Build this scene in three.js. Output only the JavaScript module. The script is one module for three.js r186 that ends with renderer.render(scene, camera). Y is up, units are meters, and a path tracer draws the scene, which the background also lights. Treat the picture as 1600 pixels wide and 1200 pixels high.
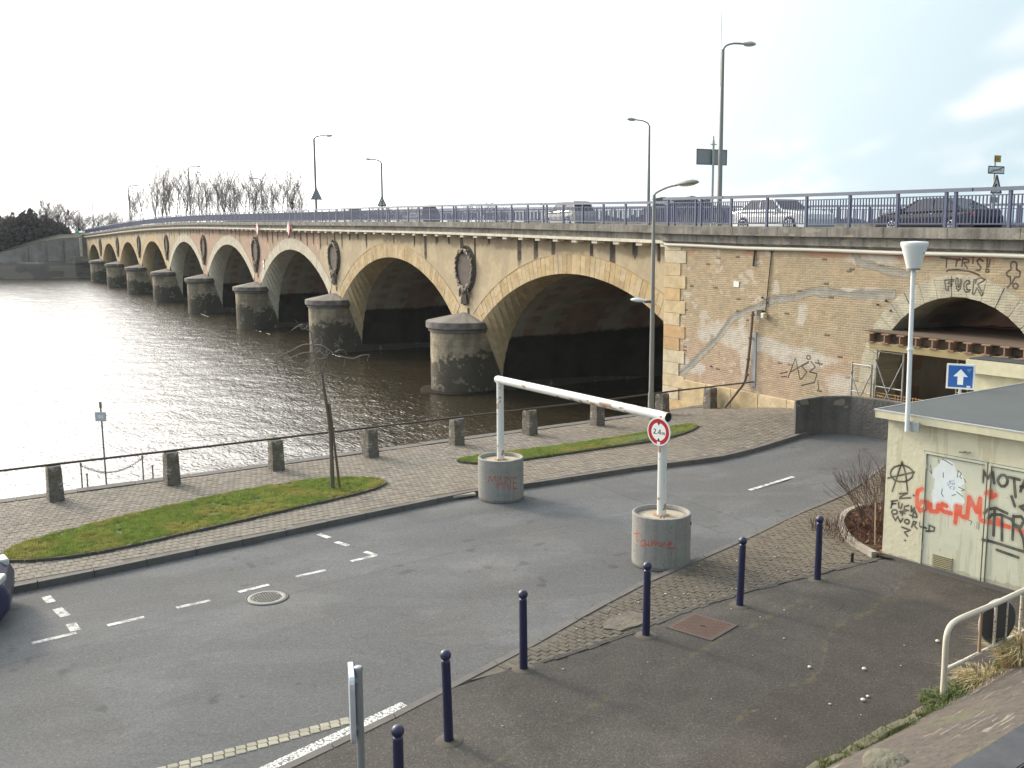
import * as THREE from 'three';
import { mergeGeometries } from 'three/addons/utils/BufferGeometryUtils.js';
import { RoundedBoxGeometry } from 'three/addons/geometries/RoundedBoxGeometry.js';

// ---------------------------------------------------------------- camera, sky, sun, exposure
// axes: x runs along the bridge (bridge goes off to -x), z = 0 is the bridge face, +z is the bank we stand on, y = 0 is the quay paving
const scene = new THREE.Scene();
const V = (x, y, z) => new THREE.Vector3(x, y, z);
const HEAD = 0.5047, PITCH = 0.149, ROLL = 0.0063;
const camera = new THREE.PerspectiveCamera(2 * Math.atan(600 / 1579.4) * 180 / Math.PI, 4 / 3, 0.1, 3000);
camera.position.set(0, 6.4, 24.8);
{
  const f = V(-Math.cos(HEAD) * Math.cos(PITCH), -Math.sin(PITCH), -Math.sin(HEAD) * Math.cos(PITCH));
  const r = f.clone().cross(V(0, 1, 0)).normalize(), u = r.clone().cross(f);
  camera.up.copy(u.multiplyScalar(Math.cos(ROLL)).addScaledVector(r, Math.sin(ROLL)));
  camera.lookAt(camera.position.clone().add(f));
}
const renderer = new THREE.WebGLRenderer({ antialias: true });
renderer.toneMapping = THREE.LinearToneMapping;
renderer.toneMappingExposure = 1.02;
renderer.shadowMap.enabled = true;
const SUN = V(-0.85, 0.44, 0.30).normalize();
const sun = new THREE.DirectionalLight(new THREE.Color(1.0, 0.83, 0.58), 2.6);
sun.position.copy(SUN).multiplyScalar(120).add(V(-40, 0, 0));
sun.target.position.set(-40, 0, 0);
sun.castShadow = true; sun.shadow.radius = 16; sun.shadow.mapSize.set(4096, 4096);
Object.assign(sun.shadow.camera, { left: -140, right: 140, top: 90, bottom: -90, near: 1, far: 400 });
scene.add(sun, sun.target);

// ---------------------------------------------------------------- random numbers and noise
function rng(seed) { let a = seed >>> 0; return () => { a = (a + 0x6D2B79F5) | 0; let t = Math.imul(a ^ (a >>> 15), 1 | a); t = (t + Math.imul(t ^ (t >>> 7), 61 | t)) ^ t; return ((t ^ (t >>> 14)) >>> 0) / 4294967296; }; }
const h2 = (x, y, s) => { let h = Math.imul(x, 374761393) ^ Math.imul(y, 668265263) ^ Math.imul(s, 2147483647 ^ 0x5bd1e995); h = Math.imul(h ^ (h >>> 13), 1274126177); return ((h ^ (h >>> 16)) >>> 0) / 4294967296; };
const mod = (a, n) => ((a % n) + n) % n;
function vn(x, y, s, p = 0, q = p) {                                  // value noise, period p by q when given
  const xi = Math.floor(x), yi = Math.floor(y); let fx = x - xi, fy = y - yi;
  fx = fx * fx * (3 - 2 * fx); fy = fy * fy * (3 - 2 * fy);
  const x0 = p ? mod(xi, p) : xi, x1 = p ? mod(xi + 1, p) : xi + 1, y0 = q ? mod(yi, q) : yi, y1 = q ? mod(yi + 1, q) : yi + 1;
  const a = h2(x0, y0, s), b = h2(x1, y0, s), c = h2(x0, y1, s), d = h2(x1, y1, s);
  return a + (b - a) * fx + (c - a) * fy + (a - b - c + d) * fx * fy;
}
function fbm(x, y, s, o = 4, p = 0, q = p) { let v = 0, w = 0.5, t = 0; for (let i = 0; i < o; i++) { v += w * vn(x, y, s + i * 17, p, q); t += w; w *= 0.5; x *= 2; y *= 2; p *= 2; q *= 2; } return v / t; }
const clamp = (x, a = 0, b = 1) => Math.min(b, Math.max(a, x));
const sst = (a, b, x) => { const t = clamp((x - a) / (b - a)); return t * t * (3 - 2 * t); };
const mix = (a, b, t) => a + (b - a) * t;
const mix3 = (a, b, t) => [mix(a[0], b[0], t), mix(a[1], b[1], t), mix(a[2], b[2], t)];
const enc = (c) => Math.round(255 * clamp(c <= 0.0031308 ? 12.92 * c : 1.055 * Math.pow(c, 1 / 2.4) - 0.055));
const ENC = new Uint8Array(4096); for (let i = 0; i < 4096; i++) ENC[i] = enc(i / 4095);

// sky: bright thin cloud round a veiled sun on the left, pale blue with streaks away from it
{
  const W = 1024, Hh = 512, d = new Float32Array(W * Hh * 4);
  for (let j = 0; j < Hh; j++) for (let i = 0; i < W; i++) {
    const el = ((j + 0.5) / Hh - 0.5) * Math.PI, az = ((i + 0.5) / W - 0.5) * 2 * Math.PI;
    const x = Math.cos(el) * Math.cos(az), y = Math.sin(el), z = Math.cos(el) * Math.sin(az);
    const ang = Math.acos(clamp(x * SUN.x + y * SUN.y + z * SUN.z, -1, 1));
    let c;
    if (el < 0) c = [0.30, 0.29, 0.27];
    else {
      const up = sst(0, 0.9, el);
      const blue = mix3([0.57, 0.78, 0.88], [0.46, 0.70, 0.88], up);
      const veil = [1.0, 0.985, 0.96];
      // cirrus streaks on a flat layer
      const k = 1 / (y + 0.12), px = x * k, pz = z * k;
      let st = fbm(px * 0.9 + pz * 0.5 + 7, (pz * 0.9 - px * 0.5) * 3.2 + 3, 5, 5);
      st = sst(0.42, 0.74, st + 0.12 * (fbm(px * 2.1, pz * 2.1, 9, 3) - 0.5));
      const glow = 4.9 * Math.exp(-ang * ang / (2 * 0.46 * 0.46)) + 5 * Math.exp(-ang * ang / (2 * 0.2 * 0.2));
      const cover = clamp(0.02 + 0.60 * st + 1.3 * Math.exp(-ang * ang / (2 * 0.60 * 0.60)));
      c = mix3(blue, veil, cover).map((v, n) => v * (0.92 + 0.12 * st) + glow * [1, 0.97, 0.92][n]);
    }
    const o = (j * W + i) * 4; d[o] = c[0]; d[o + 1] = c[1]; d[o + 2] = c[2]; d[o + 3] = 1;
  }
  const t = new THREE.DataTexture(d, W, Hh, THREE.RGBAFormat, THREE.FloatType);
  t.mapping = THREE.EquirectangularReflectionMapping; t.magFilter = THREE.LinearFilter; t.minFilter = THREE.LinearFilter; t.wrapS = THREE.RepeatWrapping; t.needsUpdate = true;
  scene.background = t; scene.environment = t;
}

// ---------------------------------------------------------------- textures
// f(u, v) gives a linear colour (or one number for relief); region = [x0, y0, width, height] of the uv, in metres, that the picture covers
function tex(W, H, region, f, { srgb = true } = {}) {
  const [x0, y0, w, h] = region, d = new Uint8Array(W * H * 4);
  for (let j = 0; j < H; j++) for (let i = 0; i < W; i++) {
    const c = f(x0 + (i + 0.5) / W * w, y0 + (j + 0.5) / H * h, i, j), o = (j * W + i) * 4;
    if (typeof c === 'number') d[o] = d[o + 1] = d[o + 2] = clamp(c) * 255;
    else for (let k = 0; k < 3; k++) d[o + k] = srgb ? ENC[Math.round(clamp(c[k]) * 4095)] : clamp(c[k]) * 255;
    d[o + 3] = 255;
  }
  const t = new THREE.DataTexture(d, W, H, THREE.RGBAFormat);
  t.magFilter = THREE.LinearFilter; t.minFilter = THREE.LinearMipmapLinearFilter; t.generateMipmaps = true;
  t.wrapS = t.wrapT = THREE.RepeatWrapping; t.repeat.set(1 / w, 1 / h); t.offset.set(-x0 / w, -y0 / h);
  if (srgb) t.colorSpace = THREE.SRGBColorSpace;
  t.needsUpdate = true;
  return t;
}
const tile = (t, s) => { const c = t.clone(); c.repeat.set(1 / s, 1 / s); c.needsUpdate = true; return c; };
// marks drawn on a canvas as masks: returns m(u, v) -> [r, g, b, a], 0..1
function marks(W, H, region, draw) {
  const cv = document.createElement('canvas'); cv.width = W; cv.height = H;
  const g = cv.getContext('2d'), [x0, y0, w, h] = region;
  g.setTransform(W / w, 0, 0, -H / h, -x0 * W / w, H + y0 * H / h);
  g.lineCap = 'round'; g.lineJoin = 'round';
  draw(g);
  const d = g.getImageData(0, 0, W, H).data;
  return (u, v) => { const i = clamp(Math.floor((u - x0) / w * W), 0, W - 1), j = clamp(Math.floor((1 - (v - y0) / h) * H), 0, H - 1), o = (j * W + i) * 4; return [d[o] / 255, d[o + 1] / 255, d[o + 2] / 255, d[o + 3] / 255]; };
}
function stroke(g, lines, color, width) { g.strokeStyle = color; g.lineWidth = width; for (const l of lines) { g.beginPath(); l.forEach((p, i) => (i ? g.lineTo(p[0], p[1]) : g.moveTo(p[0], p[1]))); g.stroke(); } }
const plain = (c, r = 0.7, o = {}) => new THREE.MeshStandardMaterial({ color: new THREE.Color().setRGB(...c), roughness: r, ...o });
const phys = (c, r, o = {}) => new THREE.MeshPhysicalMaterial({ color: new THREE.Color().setRGB(...c), roughness: r, ...o });

// ---------------------------------------------------------------- shapes
function prep(g) { g = g.index ? g.toNonIndexed() : g; for (const k of Object.keys(g.attributes)) if (!['position', 'normal', 'uv'].includes(k)) g.deleteAttribute(k); if (!g.attributes.uv) g.setAttribute('uv', new THREE.BufferAttribute(new Float32Array(g.attributes.position.count * 2), 2)); g.morphAttributes = {}; return g; }
const merge = (l) => (l.length === 1 ? prep(l[0]) : mergeGeometries(l.map(prep)));
function muv(g) {                                                    // uv in metres across the face's main direction
  g = prep(g); const p = g.attributes.position, n = g.attributes.normal, uv = g.attributes.uv;
  for (let i = 0; i < p.count; i++) {
    const t = i - i % 3, ax = Math.abs(n.getX(t)), ay = Math.abs(n.getY(t)), az = Math.abs(n.getZ(t));
    if (ay >= ax && ay >= az) uv.setXY(i, p.getX(i), p.getZ(i)); else if (ax > az) uv.setXY(i, p.getZ(i), p.getY(i)); else uv.setXY(i, p.getX(i), p.getY(i));
  }
  return g;
}
function turn(g, x, y, z, ry = 0, rx = 0, rz = 0) { if (rx) g.rotateX(rx); if (rz) g.rotateZ(rz); if (ry) g.rotateY(ry); g.translate(x, y, z); return g; }
const box = (w, h, d, x = 0, y = 0, z = 0, ry = 0, rx = 0, rz = 0) => turn(new THREE.BoxGeometry(w, h, d), x, y, z, ry, rx, rz);
const rbox = (w, h, d, r, x = 0, y = 0, z = 0, ry = 0, rx = 0, rz = 0) => turn(new RoundedBoxGeometry(w, h, d, 2, r), x, y, z, ry, rx, rz);
function rod(a, b, r0, r1 = r0, seg = 8, open = false) {
  const d = b.clone().sub(a), g = new THREE.CylinderGeometry(r1, r0, d.length(), seg, 1, open);
  g.applyQuaternion(new THREE.Quaternion().setFromUnitVectors(V(0, 1, 0), d.normalize()));
  return g.translate((a.x + b.x) / 2, (a.y + b.y) / 2, (a.z + b.z) / 2);
}
const pipe = (pts, r, n = 24, seg = 8) => new THREE.TubeGeometry(new THREE.CatmullRomCurve3(pts, false, 'centripetal'), n, r, seg);
const lathe = (pts, seg = 32) => new THREE.LatheGeometry(pts.map((p) => new THREE.Vector2(p[0], p[1])), seg);
function quads(list) {                                               // list of [a, b, c, d] corner points, counter-clockwise
  const p = [], uv = [];
  for (const q of list) for (const k of [0, 1, 2, 0, 2, 3]) p.push(q[k].x, q[k].y, q[k].z);
  const g = new THREE.BufferGeometry(); g.setAttribute('position', new THREE.Float32BufferAttribute(p, 3)); g.setAttribute('uv', new THREE.Float32BufferAttribute(new Float32Array(p.length / 3 * 2), 2));
  g.computeVertexNormals(); return muv(g);
}
// eight corners: back ring a b c d and front ring e f g h, each counter-clockwise seen from the front
const hexa = (a, b, c, d, e, f, g, h) => quads([[e, f, g, h], [b, a, d, c], [a, b, f, e], [d, h, g, c], [a, e, h, d], [b, c, g, f]]);
function sheet(rows, uvOf, smooth = true) {                          // rows of points -> surface
  const n = rows[0].length, p = [], uv = [], ix = [];
  rows.forEach((r, i) => r.forEach((q, j) => { p.push(q.x, q.y, q.z); const t = uvOf ? uvOf(q, i, j) : [q.x, q.z]; uv.push(t[0], t[1]); }));
  for (let i = 0; i + 1 < rows.length; i++) for (let j = 0; j + 1 < n; j++) { const a = i * n + j, b = a + 1, c = a + n, e = c + 1; ix.push(a, c, b, b, c, e); }
  const g = new THREE.BufferGeometry(); g.setAttribute('position', new THREE.Float32BufferAttribute(p, 3)); g.setAttribute('uv', new THREE.Float32BufferAttribute(uv, 2)); g.setIndex(ix); g.computeVertexNormals();
  return smooth ? g : prep(g);
}
function extrude(pts, depth, bevel = 0, holes = []) {
  const s = new THREE.Shape(pts.map((p) => new THREE.Vector2(p[0], p[1])));
  for (const h of holes) s.holes.push(new THREE.Path(h.map((p) => new THREE.Vector2(p[0], p[1]))));
  return new THREE.ExtrudeGeometry(s, { depth, bevelEnabled: bevel > 0, bevelSize: bevel, bevelThickness: bevel, bevelSegments: 2, curveSegments: 16 });
}

// ---------------------------------------------------------------- objects
const used = new Map();
function numbered(n) { const k = used.get(n) || 0; used.set(n, k + 1); return k ? `${n}_${String(k).padStart(3, '0')}` : n; }
function tag(o, label, category, group) { o.userData = { label, category }; if (group) o.userData.group = group; return o; }
function thing(name, label, category, [x, y, z] = [0, 0, 0], ry = 0, group) { const o = new THREE.Group(); o.name = numbered(name); o.position.set(x, y, z); o.rotation.y = ry; scene.add(o); return tag(o, label, category, group); }
function part(name, g, m, parent, label) { const o = new THREE.Mesh(g.isBufferGeometry ? g : merge(g), m); o.name = name; o.castShadow = o.receiveShadow = true; if (label) o.userData.label = label; parent.add(o); return o; }
function hub(name, parent, x = 0, y = 0, z = 0) { const o = new THREE.Group(); o.name = name; o.position.set(x, y, z); parent.add(o); return o; }
const stuff = (o) => { o.userData.kind = 'stuff'; return o; };
function ground(name, g, m, parent = scene) { const o = part(parent === scene ? numbered(name) : name, g, m, parent); if (parent === scene) o.userData.kind = 'structure'; return o; }
function copies(name, g, m, list, parent) {                          // list of matrices (and colours)
  const o = new THREE.InstancedMesh(g, m, list.length); o.name = name; o.castShadow = o.receiveShadow = true;
  list.forEach((e, i) => { o.setMatrixAt(i, e.m || e); if (e.c) o.setColorAt(i, e.c); });
  parent.add(o); return stuff(o);
}
function again(src, name, label, [x, y, z], ry, scale) { const c = src.clone(); c.name = numbered(name); scene.add(c); c.position.set(x, y, z); if (ry !== undefined) c.rotation.y = ry; if (scale) c.scale.set(...scale); c.userData = { ...src.userData, label }; return c; }
const at = (x, y, z, ry = 0, s = 1, rx = 0, rz = 0) => new THREE.Matrix4().compose(V(x, y, z), new THREE.Quaternion().setFromEuler(new THREE.Euler(rx, ry, rz, 'YXZ')), Array.isArray(s) ? V(...s) : V(s, s, s));
const lerpTable = (t) => (x) => { if (x <= t[0][0]) return t[0][1]; for (let i = 1; i < t.length; i++) if (x <= t[i][0]) return mix(t[i - 1][1], t[i][1], (x - t[i - 1][0]) / (t[i][0] - t[i - 1][0])); return t[t.length - 1][1]; };
const gray = (v, r = 1, g = 1, b = 1) => [v * r, v * g, v * b];

// ================================================================ the setting: river, road, quay, forecourt, bank
const rise = (x, z) => 0.62 * sst(6.4, 1.2, z) * sst(-29, -23.5, x);
const quayEdge = (z) => -27.1 - 0.078 * (24 - z);
const kerbX = lerpTable([[-3, -21.3], [-0.4, -21.4], [3.4, -21.6], [6.4, -21.95], [8.5, -22.1], [11.7, -22.02], [13.9, -22.0], [16.35, -21.55], [18.8, -21.06], [20.9, -20.66], [22.8, -20.3], [24.4, -20.05], [30, -19.2], [36, -18.2]]);
const nearX = lerpTable([[-3, -20], [2.8, -18.4], [5.8, -17.4], [8.44, -16.6], [10.6, -15.78], [12.3, -15.22], [14.2, -14.6], [15.9, -13.86], [17.1, -13.3], [18.7, -12.65], [19.8, -12.18], [21.2, -11.67], [22, -11.4], [26, -9.6], [36, -5]]);
const foreX = lerpTable([[-3, -13.2], [8.9, -13.42], [10.6, -13.37], [12.7, -13.3], [14.3, -13.1], [15.4, -12.82], [16.6, -12.62], [17.6, -12.5], [18.2, -12.55], [18.7, -12.5], [19.8, -12.03], [21.2, -11.52], [22, -11.25], [26, -9.45], [36, -4.85]]);
const ROAD_Y = -0.13, FORE_Y = -0.05;
const zs = (a, b, s) => { const n = Math.max(1, Math.round(Math.abs(b - a) / s)); return Array.from({ length: n + 1 }, (_, i) => a + (b - a) * i / n); };
const ruled = (x0, x1, y, z0, z1, step, n) => sheet(zs(z0, z1, step).map((z) => Array.from({ length: n + 1 }, (_, j) => { const x = mix(x0(z), x1(z), j / n); return V(x, y + rise(x, z), z); })));

// asphalt: aggregate grain everywhere, worn and repaired patches on top
const grainBump = tex(512, 512, [0, 0, 1.6, 1.6], (x, y, i, j) => 0.45 + 0.35 * (fbm(x * 40, y * 40, 31, 3, 64) - 0.5) + 0.4 * (h2(i, j, 5) - 0.5), { srgb: false });
const roadMap = tex(1024, 2048, [-23.5, -3, 16, 38], (x, z, i, j) => {
  const along = x + 0.11 * (z - 12) + 0.0;
  let v = 0.091 + 0.018 * (fbm(x * 0.55, z * 0.22, 41, 5) - 0.5) + 0.022 * (fbm(x * 1.9 + 9, z * 0.55, 42, 4) - 0.5);
  const patch = fbm(x * 0.35 + 4, z * 0.16, 47, 5); v *= 1 - 0.10 * sst(0.52, 0.60, patch);                    // darker relaid strips
  const dust = fbm(x * 1.1, z * 0.7, 43, 5); v += 0.016 * sst(0.5, 0.66, dust) * (0.5 + fbm(x * 6, z * 5, 44, 3));
  const oil = vn(x * 1.6, z * 1.6, 45) * vn(x * 5, z * 5, 46); v *= 1 - 0.35 * sst(0.62, 0.8, oil);
  const cr = Math.abs(fbm(x * 0.5, z * 0.45, 49, 4) - 0.5); if (cr < 0.0016 && vn(x * 0.4, z * 0.4, 50) > 0.66) v *= 0.78;
  const lane = x - kerbX(z), sm = Math.abs(lane - 3.35 + 0.05 * (fbm(z * 0.8, 3, 52, 3) - 0.5)); if (sm < 0.022 && fbm(z * 1.7, 1, 53, 3) > 0.40) v *= 0.80;            // paving seam
  const cut = z > 9.4 && z < 10.5 && lane > 0.2 && lane < 5.6; if (cut) { v *= 0.90 + 0.08 * fbm(x * 3, z * 3, 54, 3); if (z < 9.44 || z > 10.46) v *= 0.8; }      // trench repair
  const scuff = fbm(x * 0.9 + 0.5 * z, z * 0.35, 55, 4); if (scuff > 0.64) v *= 1.10;
  v *= 0.72 + 0.56 * h2(i, j, 6);
  if (h2(i, j, 7) > 0.985) v += 0.06;
  const w = 0.5 + fbm(x * 0.6, z * 0.5, 48, 3) - 0.5;
  return [v * (0.93 + 0.08 * w), v * 0.985, v * (1.06 - 0.09 * w)];
});
const roadMat = new THREE.MeshStandardMaterial({ map: roadMap, bumpMap: grainBump, bumpScale: 0.006, roughness: 0.88 });
const road = ground('road', ruled((z) => kerbX(z) - 0.02, nearX, ROAD_Y, -3, 36, 0.75, 10), roadMat);

// road paint: thin worn sheets 4 mm above the asphalt
const paintMat = new THREE.MeshStandardMaterial({ roughness: 0.8, alphaMap: tex(512, 512, [0, 0, 2.3, 2.3], (x, y, i, j) => { const n = fbm(x * 9, y * 9, 61, 4); return n + 0.55 * (h2(i, j, 62) - 0.5) > 0.36 ? 1 : 0.12; }, { srgb: false }), map: tex(256, 256, [0, 0, 1, 1], (x, y, i, j) => gray(0.50 + 0.14 * h2(i, j, 63), 1, 0.99, 0.95)), transparent: true });
function painted(corners) { return quads([corners.map(([x, z]) => V(x, ROAD_Y + 0.005 + rise(x, z), z))]); }
function dash(x0, z0, x1, z1, w) { const dx = x1 - x0, dz = z1 - z0, l = Math.hypot(dx, dz), nx = -dz / l * w / 2, nz = dx / l * w / 2; return painted([[x0 + nx, z0 + nz], [x1 + nx, z1 + nz], [x1 - nx, z1 - nz], [x0 - nx, z0 - nz]]); }
{
  const g = hub('road_marking', scene); g.name = numbered('road_marking'); g.userData.kind = 'structure';
  for (const d of [[-17.38, 24.1, -17.5, 23.42, 0.11], [-17.58, 22.93, -17.66, 22.32, 0.11], [-17.84, 21.75, -17.91, 21.15, 0.11], [-18.08, 20.6, -18.2, 20.0, 0.11], [-18.37, 19.42, -18.47, 18.8, 0.11], [-18.72, 18.18, -18.83, 17.6, 0.11], [-18.83, 17.6, -19.17, 17.72, 0.12],
    [-19.62, 23.72, -19.24, 23.66, 0.16], [-18.86, 23.6, -18.38, 23.5, 0.17], [-17.98, 23.46, -17.6, 23.42, 0.17], [-20.86, 18.16, -20.46, 18.04, 0.13], [-20.12, 18.02, -19.74, 17.88, 0.13], [-19.0, 7.42, -19.36, 5.55, 0.12]]) part('painted_dash', dash(...d), paintMat, g);
}

// quay: paving blocks on a dark bed, kerb stones, capping along the water
const blockGrain = tex(256, 256, [0, 0, 0.5, 0.5], (x, y, i, j) => { const n = 0.82 + 0.5 * (fbm(x * 20, y * 20, 71, 4, 10) - 0.5) + 0.25 * (h2(i, j, 72) - 0.5); return [n, n * 0.985, n * 0.955]; });
const BLOCK = [[0.215, 0.189, 0.158], [0.200, 0.178, 0.151], [0.228, 0.202, 0.170], [0.190, 0.170, 0.146]];
const blockMats = BLOCK.map((c) => plain(c, 0.9, { map: blockGrain }));
const bedMat = plain([0.135, 0.120, 0.100], 0.95, { map: blockGrain });
const blockGeo = (w, d) => { const g = rbox(w, 0.06, d, 0.008, 0, -0.03, 0); return muv(g); };
const inPoly = (x, z, P) => { let r = false; for (let i = 0, j = P.length - 1; i < P.length; j = i++) if ((P[i][1] > z) !== (P[j][1] > z) && x < (P[j][0] - P[i][0]) * (z - P[i][1]) / (P[j][1] - P[i][1]) + P[i][0]) r = !r; return r; };
const roundEnds = (L) => new THREE.CatmullRomCurve3(L.map(([x, z]) => V(x, 0, z)), true, 'catmullrom', 0.6).getPoints(90).map((p) => [p.x, p.z]);
const lawn1 = roundEnds([[-21.62, 24.05], [-21.40, 22.7], [-21.92, 20.6], [-22.6, 18.3], [-23.15, 16.45], [-23.6, 15.6], [-24.1, 15.35], [-24.62, 15.75], [-25.02, 16.8], [-24.95, 18.3], [-24.45, 20.2], [-23.65, 22.3], [-22.95, 23.7], [-22.2, 24.3]]);
const lawn2 = roundEnds([[-25.35, 12.5], [-24.75, 12.45], [-24.4, 11.6], [-24.42, 9.8], [-24.52, 7.9], [-24.62, 5.7], [-24.8, 4.5], [-25.3, 4.2], [-25.72, 5.0], [-25.6, 6.6], [-25.42, 8.8], [-25.42, 11.0]]);
const quay = hub('quay_pavement', scene); quay.name = numbered('quay_pavement'); quay.userData.kind = 'structure';
part('paving_bed', ruled((z) => quayEdge(z) + 0.2, (z) => kerbX(z) - 0.13, -0.009, -0.2, 36, 0.7, 8), bedMat, quay);
{
  const R = rng(11), a = 0.078, ux = -Math.sin(a), uz = -Math.cos(a), vx = Math.cos(a), vz = -Math.sin(a);
  const blocks = [], W = 0.205, D = 0.148;
  for (let i = -8; i < 250; i++) for (let j = 0; j < 46; j++) {
    const s = i * D + (j % 2 ? D / 2 : 0), t = 0.34 + j * W, x = -26.0 + ux * s + vx * t - 0.9, z = 36 + uz * s + vz * t;
    if (z < 0.75 || z > 35.5 || x < quayEdge(z) + 0.3 || x > kerbX(z) - 0.23 || inPoly(x, z, lawn1) || inPoly(x, z, lawn2)) continue;
    blocks.push({ x, z, d: Math.hypot(x, z - 24.8) + (z > 24.6 ? 50 : 0), y: rise(x, z) + (R() - 0.5) * 0.008, ry: a + (R() - 0.5) * 0.03, tx: (R() - 0.5) * 0.014, tz: (R() - 0.5) * 0.014, k: Math.floor(R() * 4), c: 0.86 + 0.28 * R() });
  }
  blocks.sort((p, q) => p.d - q.d);
  const geo = blockGeo(W - 0.014, D - 0.014);
  blocks.slice(0, 280).forEach((b) => { const o = part('paving_block', geo, blockMats[b.k], quay); o.position.set(b.x, b.y, b.z); o.rotation.set(b.tx, b.ry, b.tz, 'YXZ'); });
  copies('paving_block_field', geo, blockMats[0], blocks.slice(280).map((b) => { const f = b.c * BLOCK[b.k][0] / BLOCK[0][0]; const pink = vn(b.x * 0.5, b.z * 0.4, 77); return { m: at(b.x, b.y, b.z, b.ry, 1, b.tx, b.tz), c: new THREE.Color().setRGB(f, f * (1.02 - 0.06 * pink), f * (1.03 - 0.10 * pink)) }; }), quay);
}
const kerbMat = new THREE.MeshStandardMaterial({ roughness: 0.9, map: tex(512, 256, [0, 0, 2, 1], (x, y, i, j) => { const n = 0.115 + 0.06 * (fbm(x * 5, y * 5, 81, 5, 10, 5) - 0.5) + 0.04 * (h2(i, j, 82) - 0.5); return [n, n * 0.92, n * 0.85]; }), bumpMap: grainBump, bumpScale: 0.004 });
{
  const R = rng(12);
  for (let z = 35.8; z > -1.2; z -= 1.0) {                          // kerb stones along the road, top 13 cm above the asphalt
    const z1 = z - 0.985, x = kerbX(z), x1 = kerbX(z1), y = rise(x, z) + (R() - 0.5) * 0.008, y1 = rise(x1, z1), b = -0.35;
    part('kerb_stone', hexa(V(x1 - 0.14, b, z1), V(x1, b, z1), V(x1 - 0.012, y1, z1), V(x1 - 0.14, y1, z1), V(x - 0.14, b, z), V(x, b, z), V(x - 0.012, y, z), V(x - 0.14, y, z)), kerbMat, quay);
  }
  for (let z = 35; z > 0.6; z -= 1.4) {                             // capping stones at the water's edge
    const z1 = z - 1.385, x = quayEdge(z), x1 = quayEdge(z1), y = 0.02 + (R() - 0.5) * 0.02, w = 0.3;
    part('edge_stone', hexa(V(x1 - 0.06, -0.4, z1), V(x1 + w, -0.4, z1), V(x1 + w, y, z1), V(x1 - 0.06, y, z1), V(x - 0.06, -0.4, z), V(x + w, -0.4, z), V(x + w, y, z), V(x - 0.06, y, z)), kerbMat, quay);
  }
}
const damp = new THREE.MeshStandardMaterial({ roughness: 0.85, map: tex(512, 256, [0, -3, 6, 3], (x, y, i, j) => { const n = 0.16 + 0.14 * (fbm(x * 2, y * 3, 91, 5) - 0.5), s = sst(-1.0, -1.25, y + 0.5 * (fbm(x * 1.5, y, 92, 4) - 0.5)); return mix3([n, n * 0.95, n * 0.84], [0.03, 0.032, 0.024], s); }) });
{ // grit and dead leaves lying along the kerb and the foot of the forecourt paving
  const R = rng(161), l = []; for (let i = 0; i < 1500; i++) { const z = mix(0, 25, R()), far = R() < 0.6, d = 0.02 + 0.35 * R() * R() * R(), x = far ? kerbX(z) + d : nearX(z) - d, k = 0.004 + 0.010 * R() * R(), e = 0.5 + 0.6 * R(); l.push({ m: at(x, ROAD_Y + 0.004 + rise(x, z), z, R() * 6, [k * (1 + R()), k * 0.6, k]), c: new THREE.Color().setRGB(e * 1.05, e * 0.92, e * 0.75) }); }
  const o = copies('grit', new THREE.IcosahedronGeometry(1, 0), plain([0.17, 0.14, 0.105], 0.95), l, scene); o.name = numbered('grit'); Object.assign(o.userData, { label: 'grit and leaf crumbs lying along both edges of the road', category: 'grit' }); }
ground('quay_wall', sheet(zs(36, -0.2, 1).map((z) => [V(quayEdge(z) + 0.02, 0, z), V(quayEdge(z) - 0.25, -3, z)]), (q) => [q.z, q.y]), damp);

// the two lawns in the paving: soil, edging strip, grass
const soilMat = plain([0.085, 0.115, 0.028], 0.95, { map: tex(256, 256, [0, 0, 1.2, 1.2], (x, y, i, j) => { const n = 0.5 + 0.9 * (fbm(x * 10, y * 10, 101, 4, 12) - 0.2); return [n, n, n * 0.9]; }) });
const edgeMat = plain([0.10, 0.092, 0.080], 0.9, { map: blockGrain });
function bladeTuft(seed, n, hgt, rad) {
  const R = rng(seed), p = [];
  for (let i = 0; i < n; i++) { const a = R() * 6.283, r = R() * rad, x = Math.cos(a) * r, z = Math.sin(a) * r, b = R() * 6.283, w = 0.004 + 0.003 * R(), l = hgt * (0.6 + 0.7 * R()), lx = (R() - 0.5) * 0.8 * l, lz = (R() - 0.5) * 0.8 * l; p.push(x - Math.cos(b) * w, 0, z - Math.sin(b) * w, x + Math.cos(b) * w, 0, z + Math.sin(b) * w, x + lx, l, z + lz); }
  const g = new THREE.BufferGeometry(); g.setAttribute('position', new THREE.Float32BufferAttribute(p, 3)); g.computeVertexNormals(); return prep(g);
}
const bladeMat = phys([0.36, 0.40, 0.095], 0.75, { transmission: 0.25, thickness: 0, side: THREE.DoubleSide });
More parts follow.
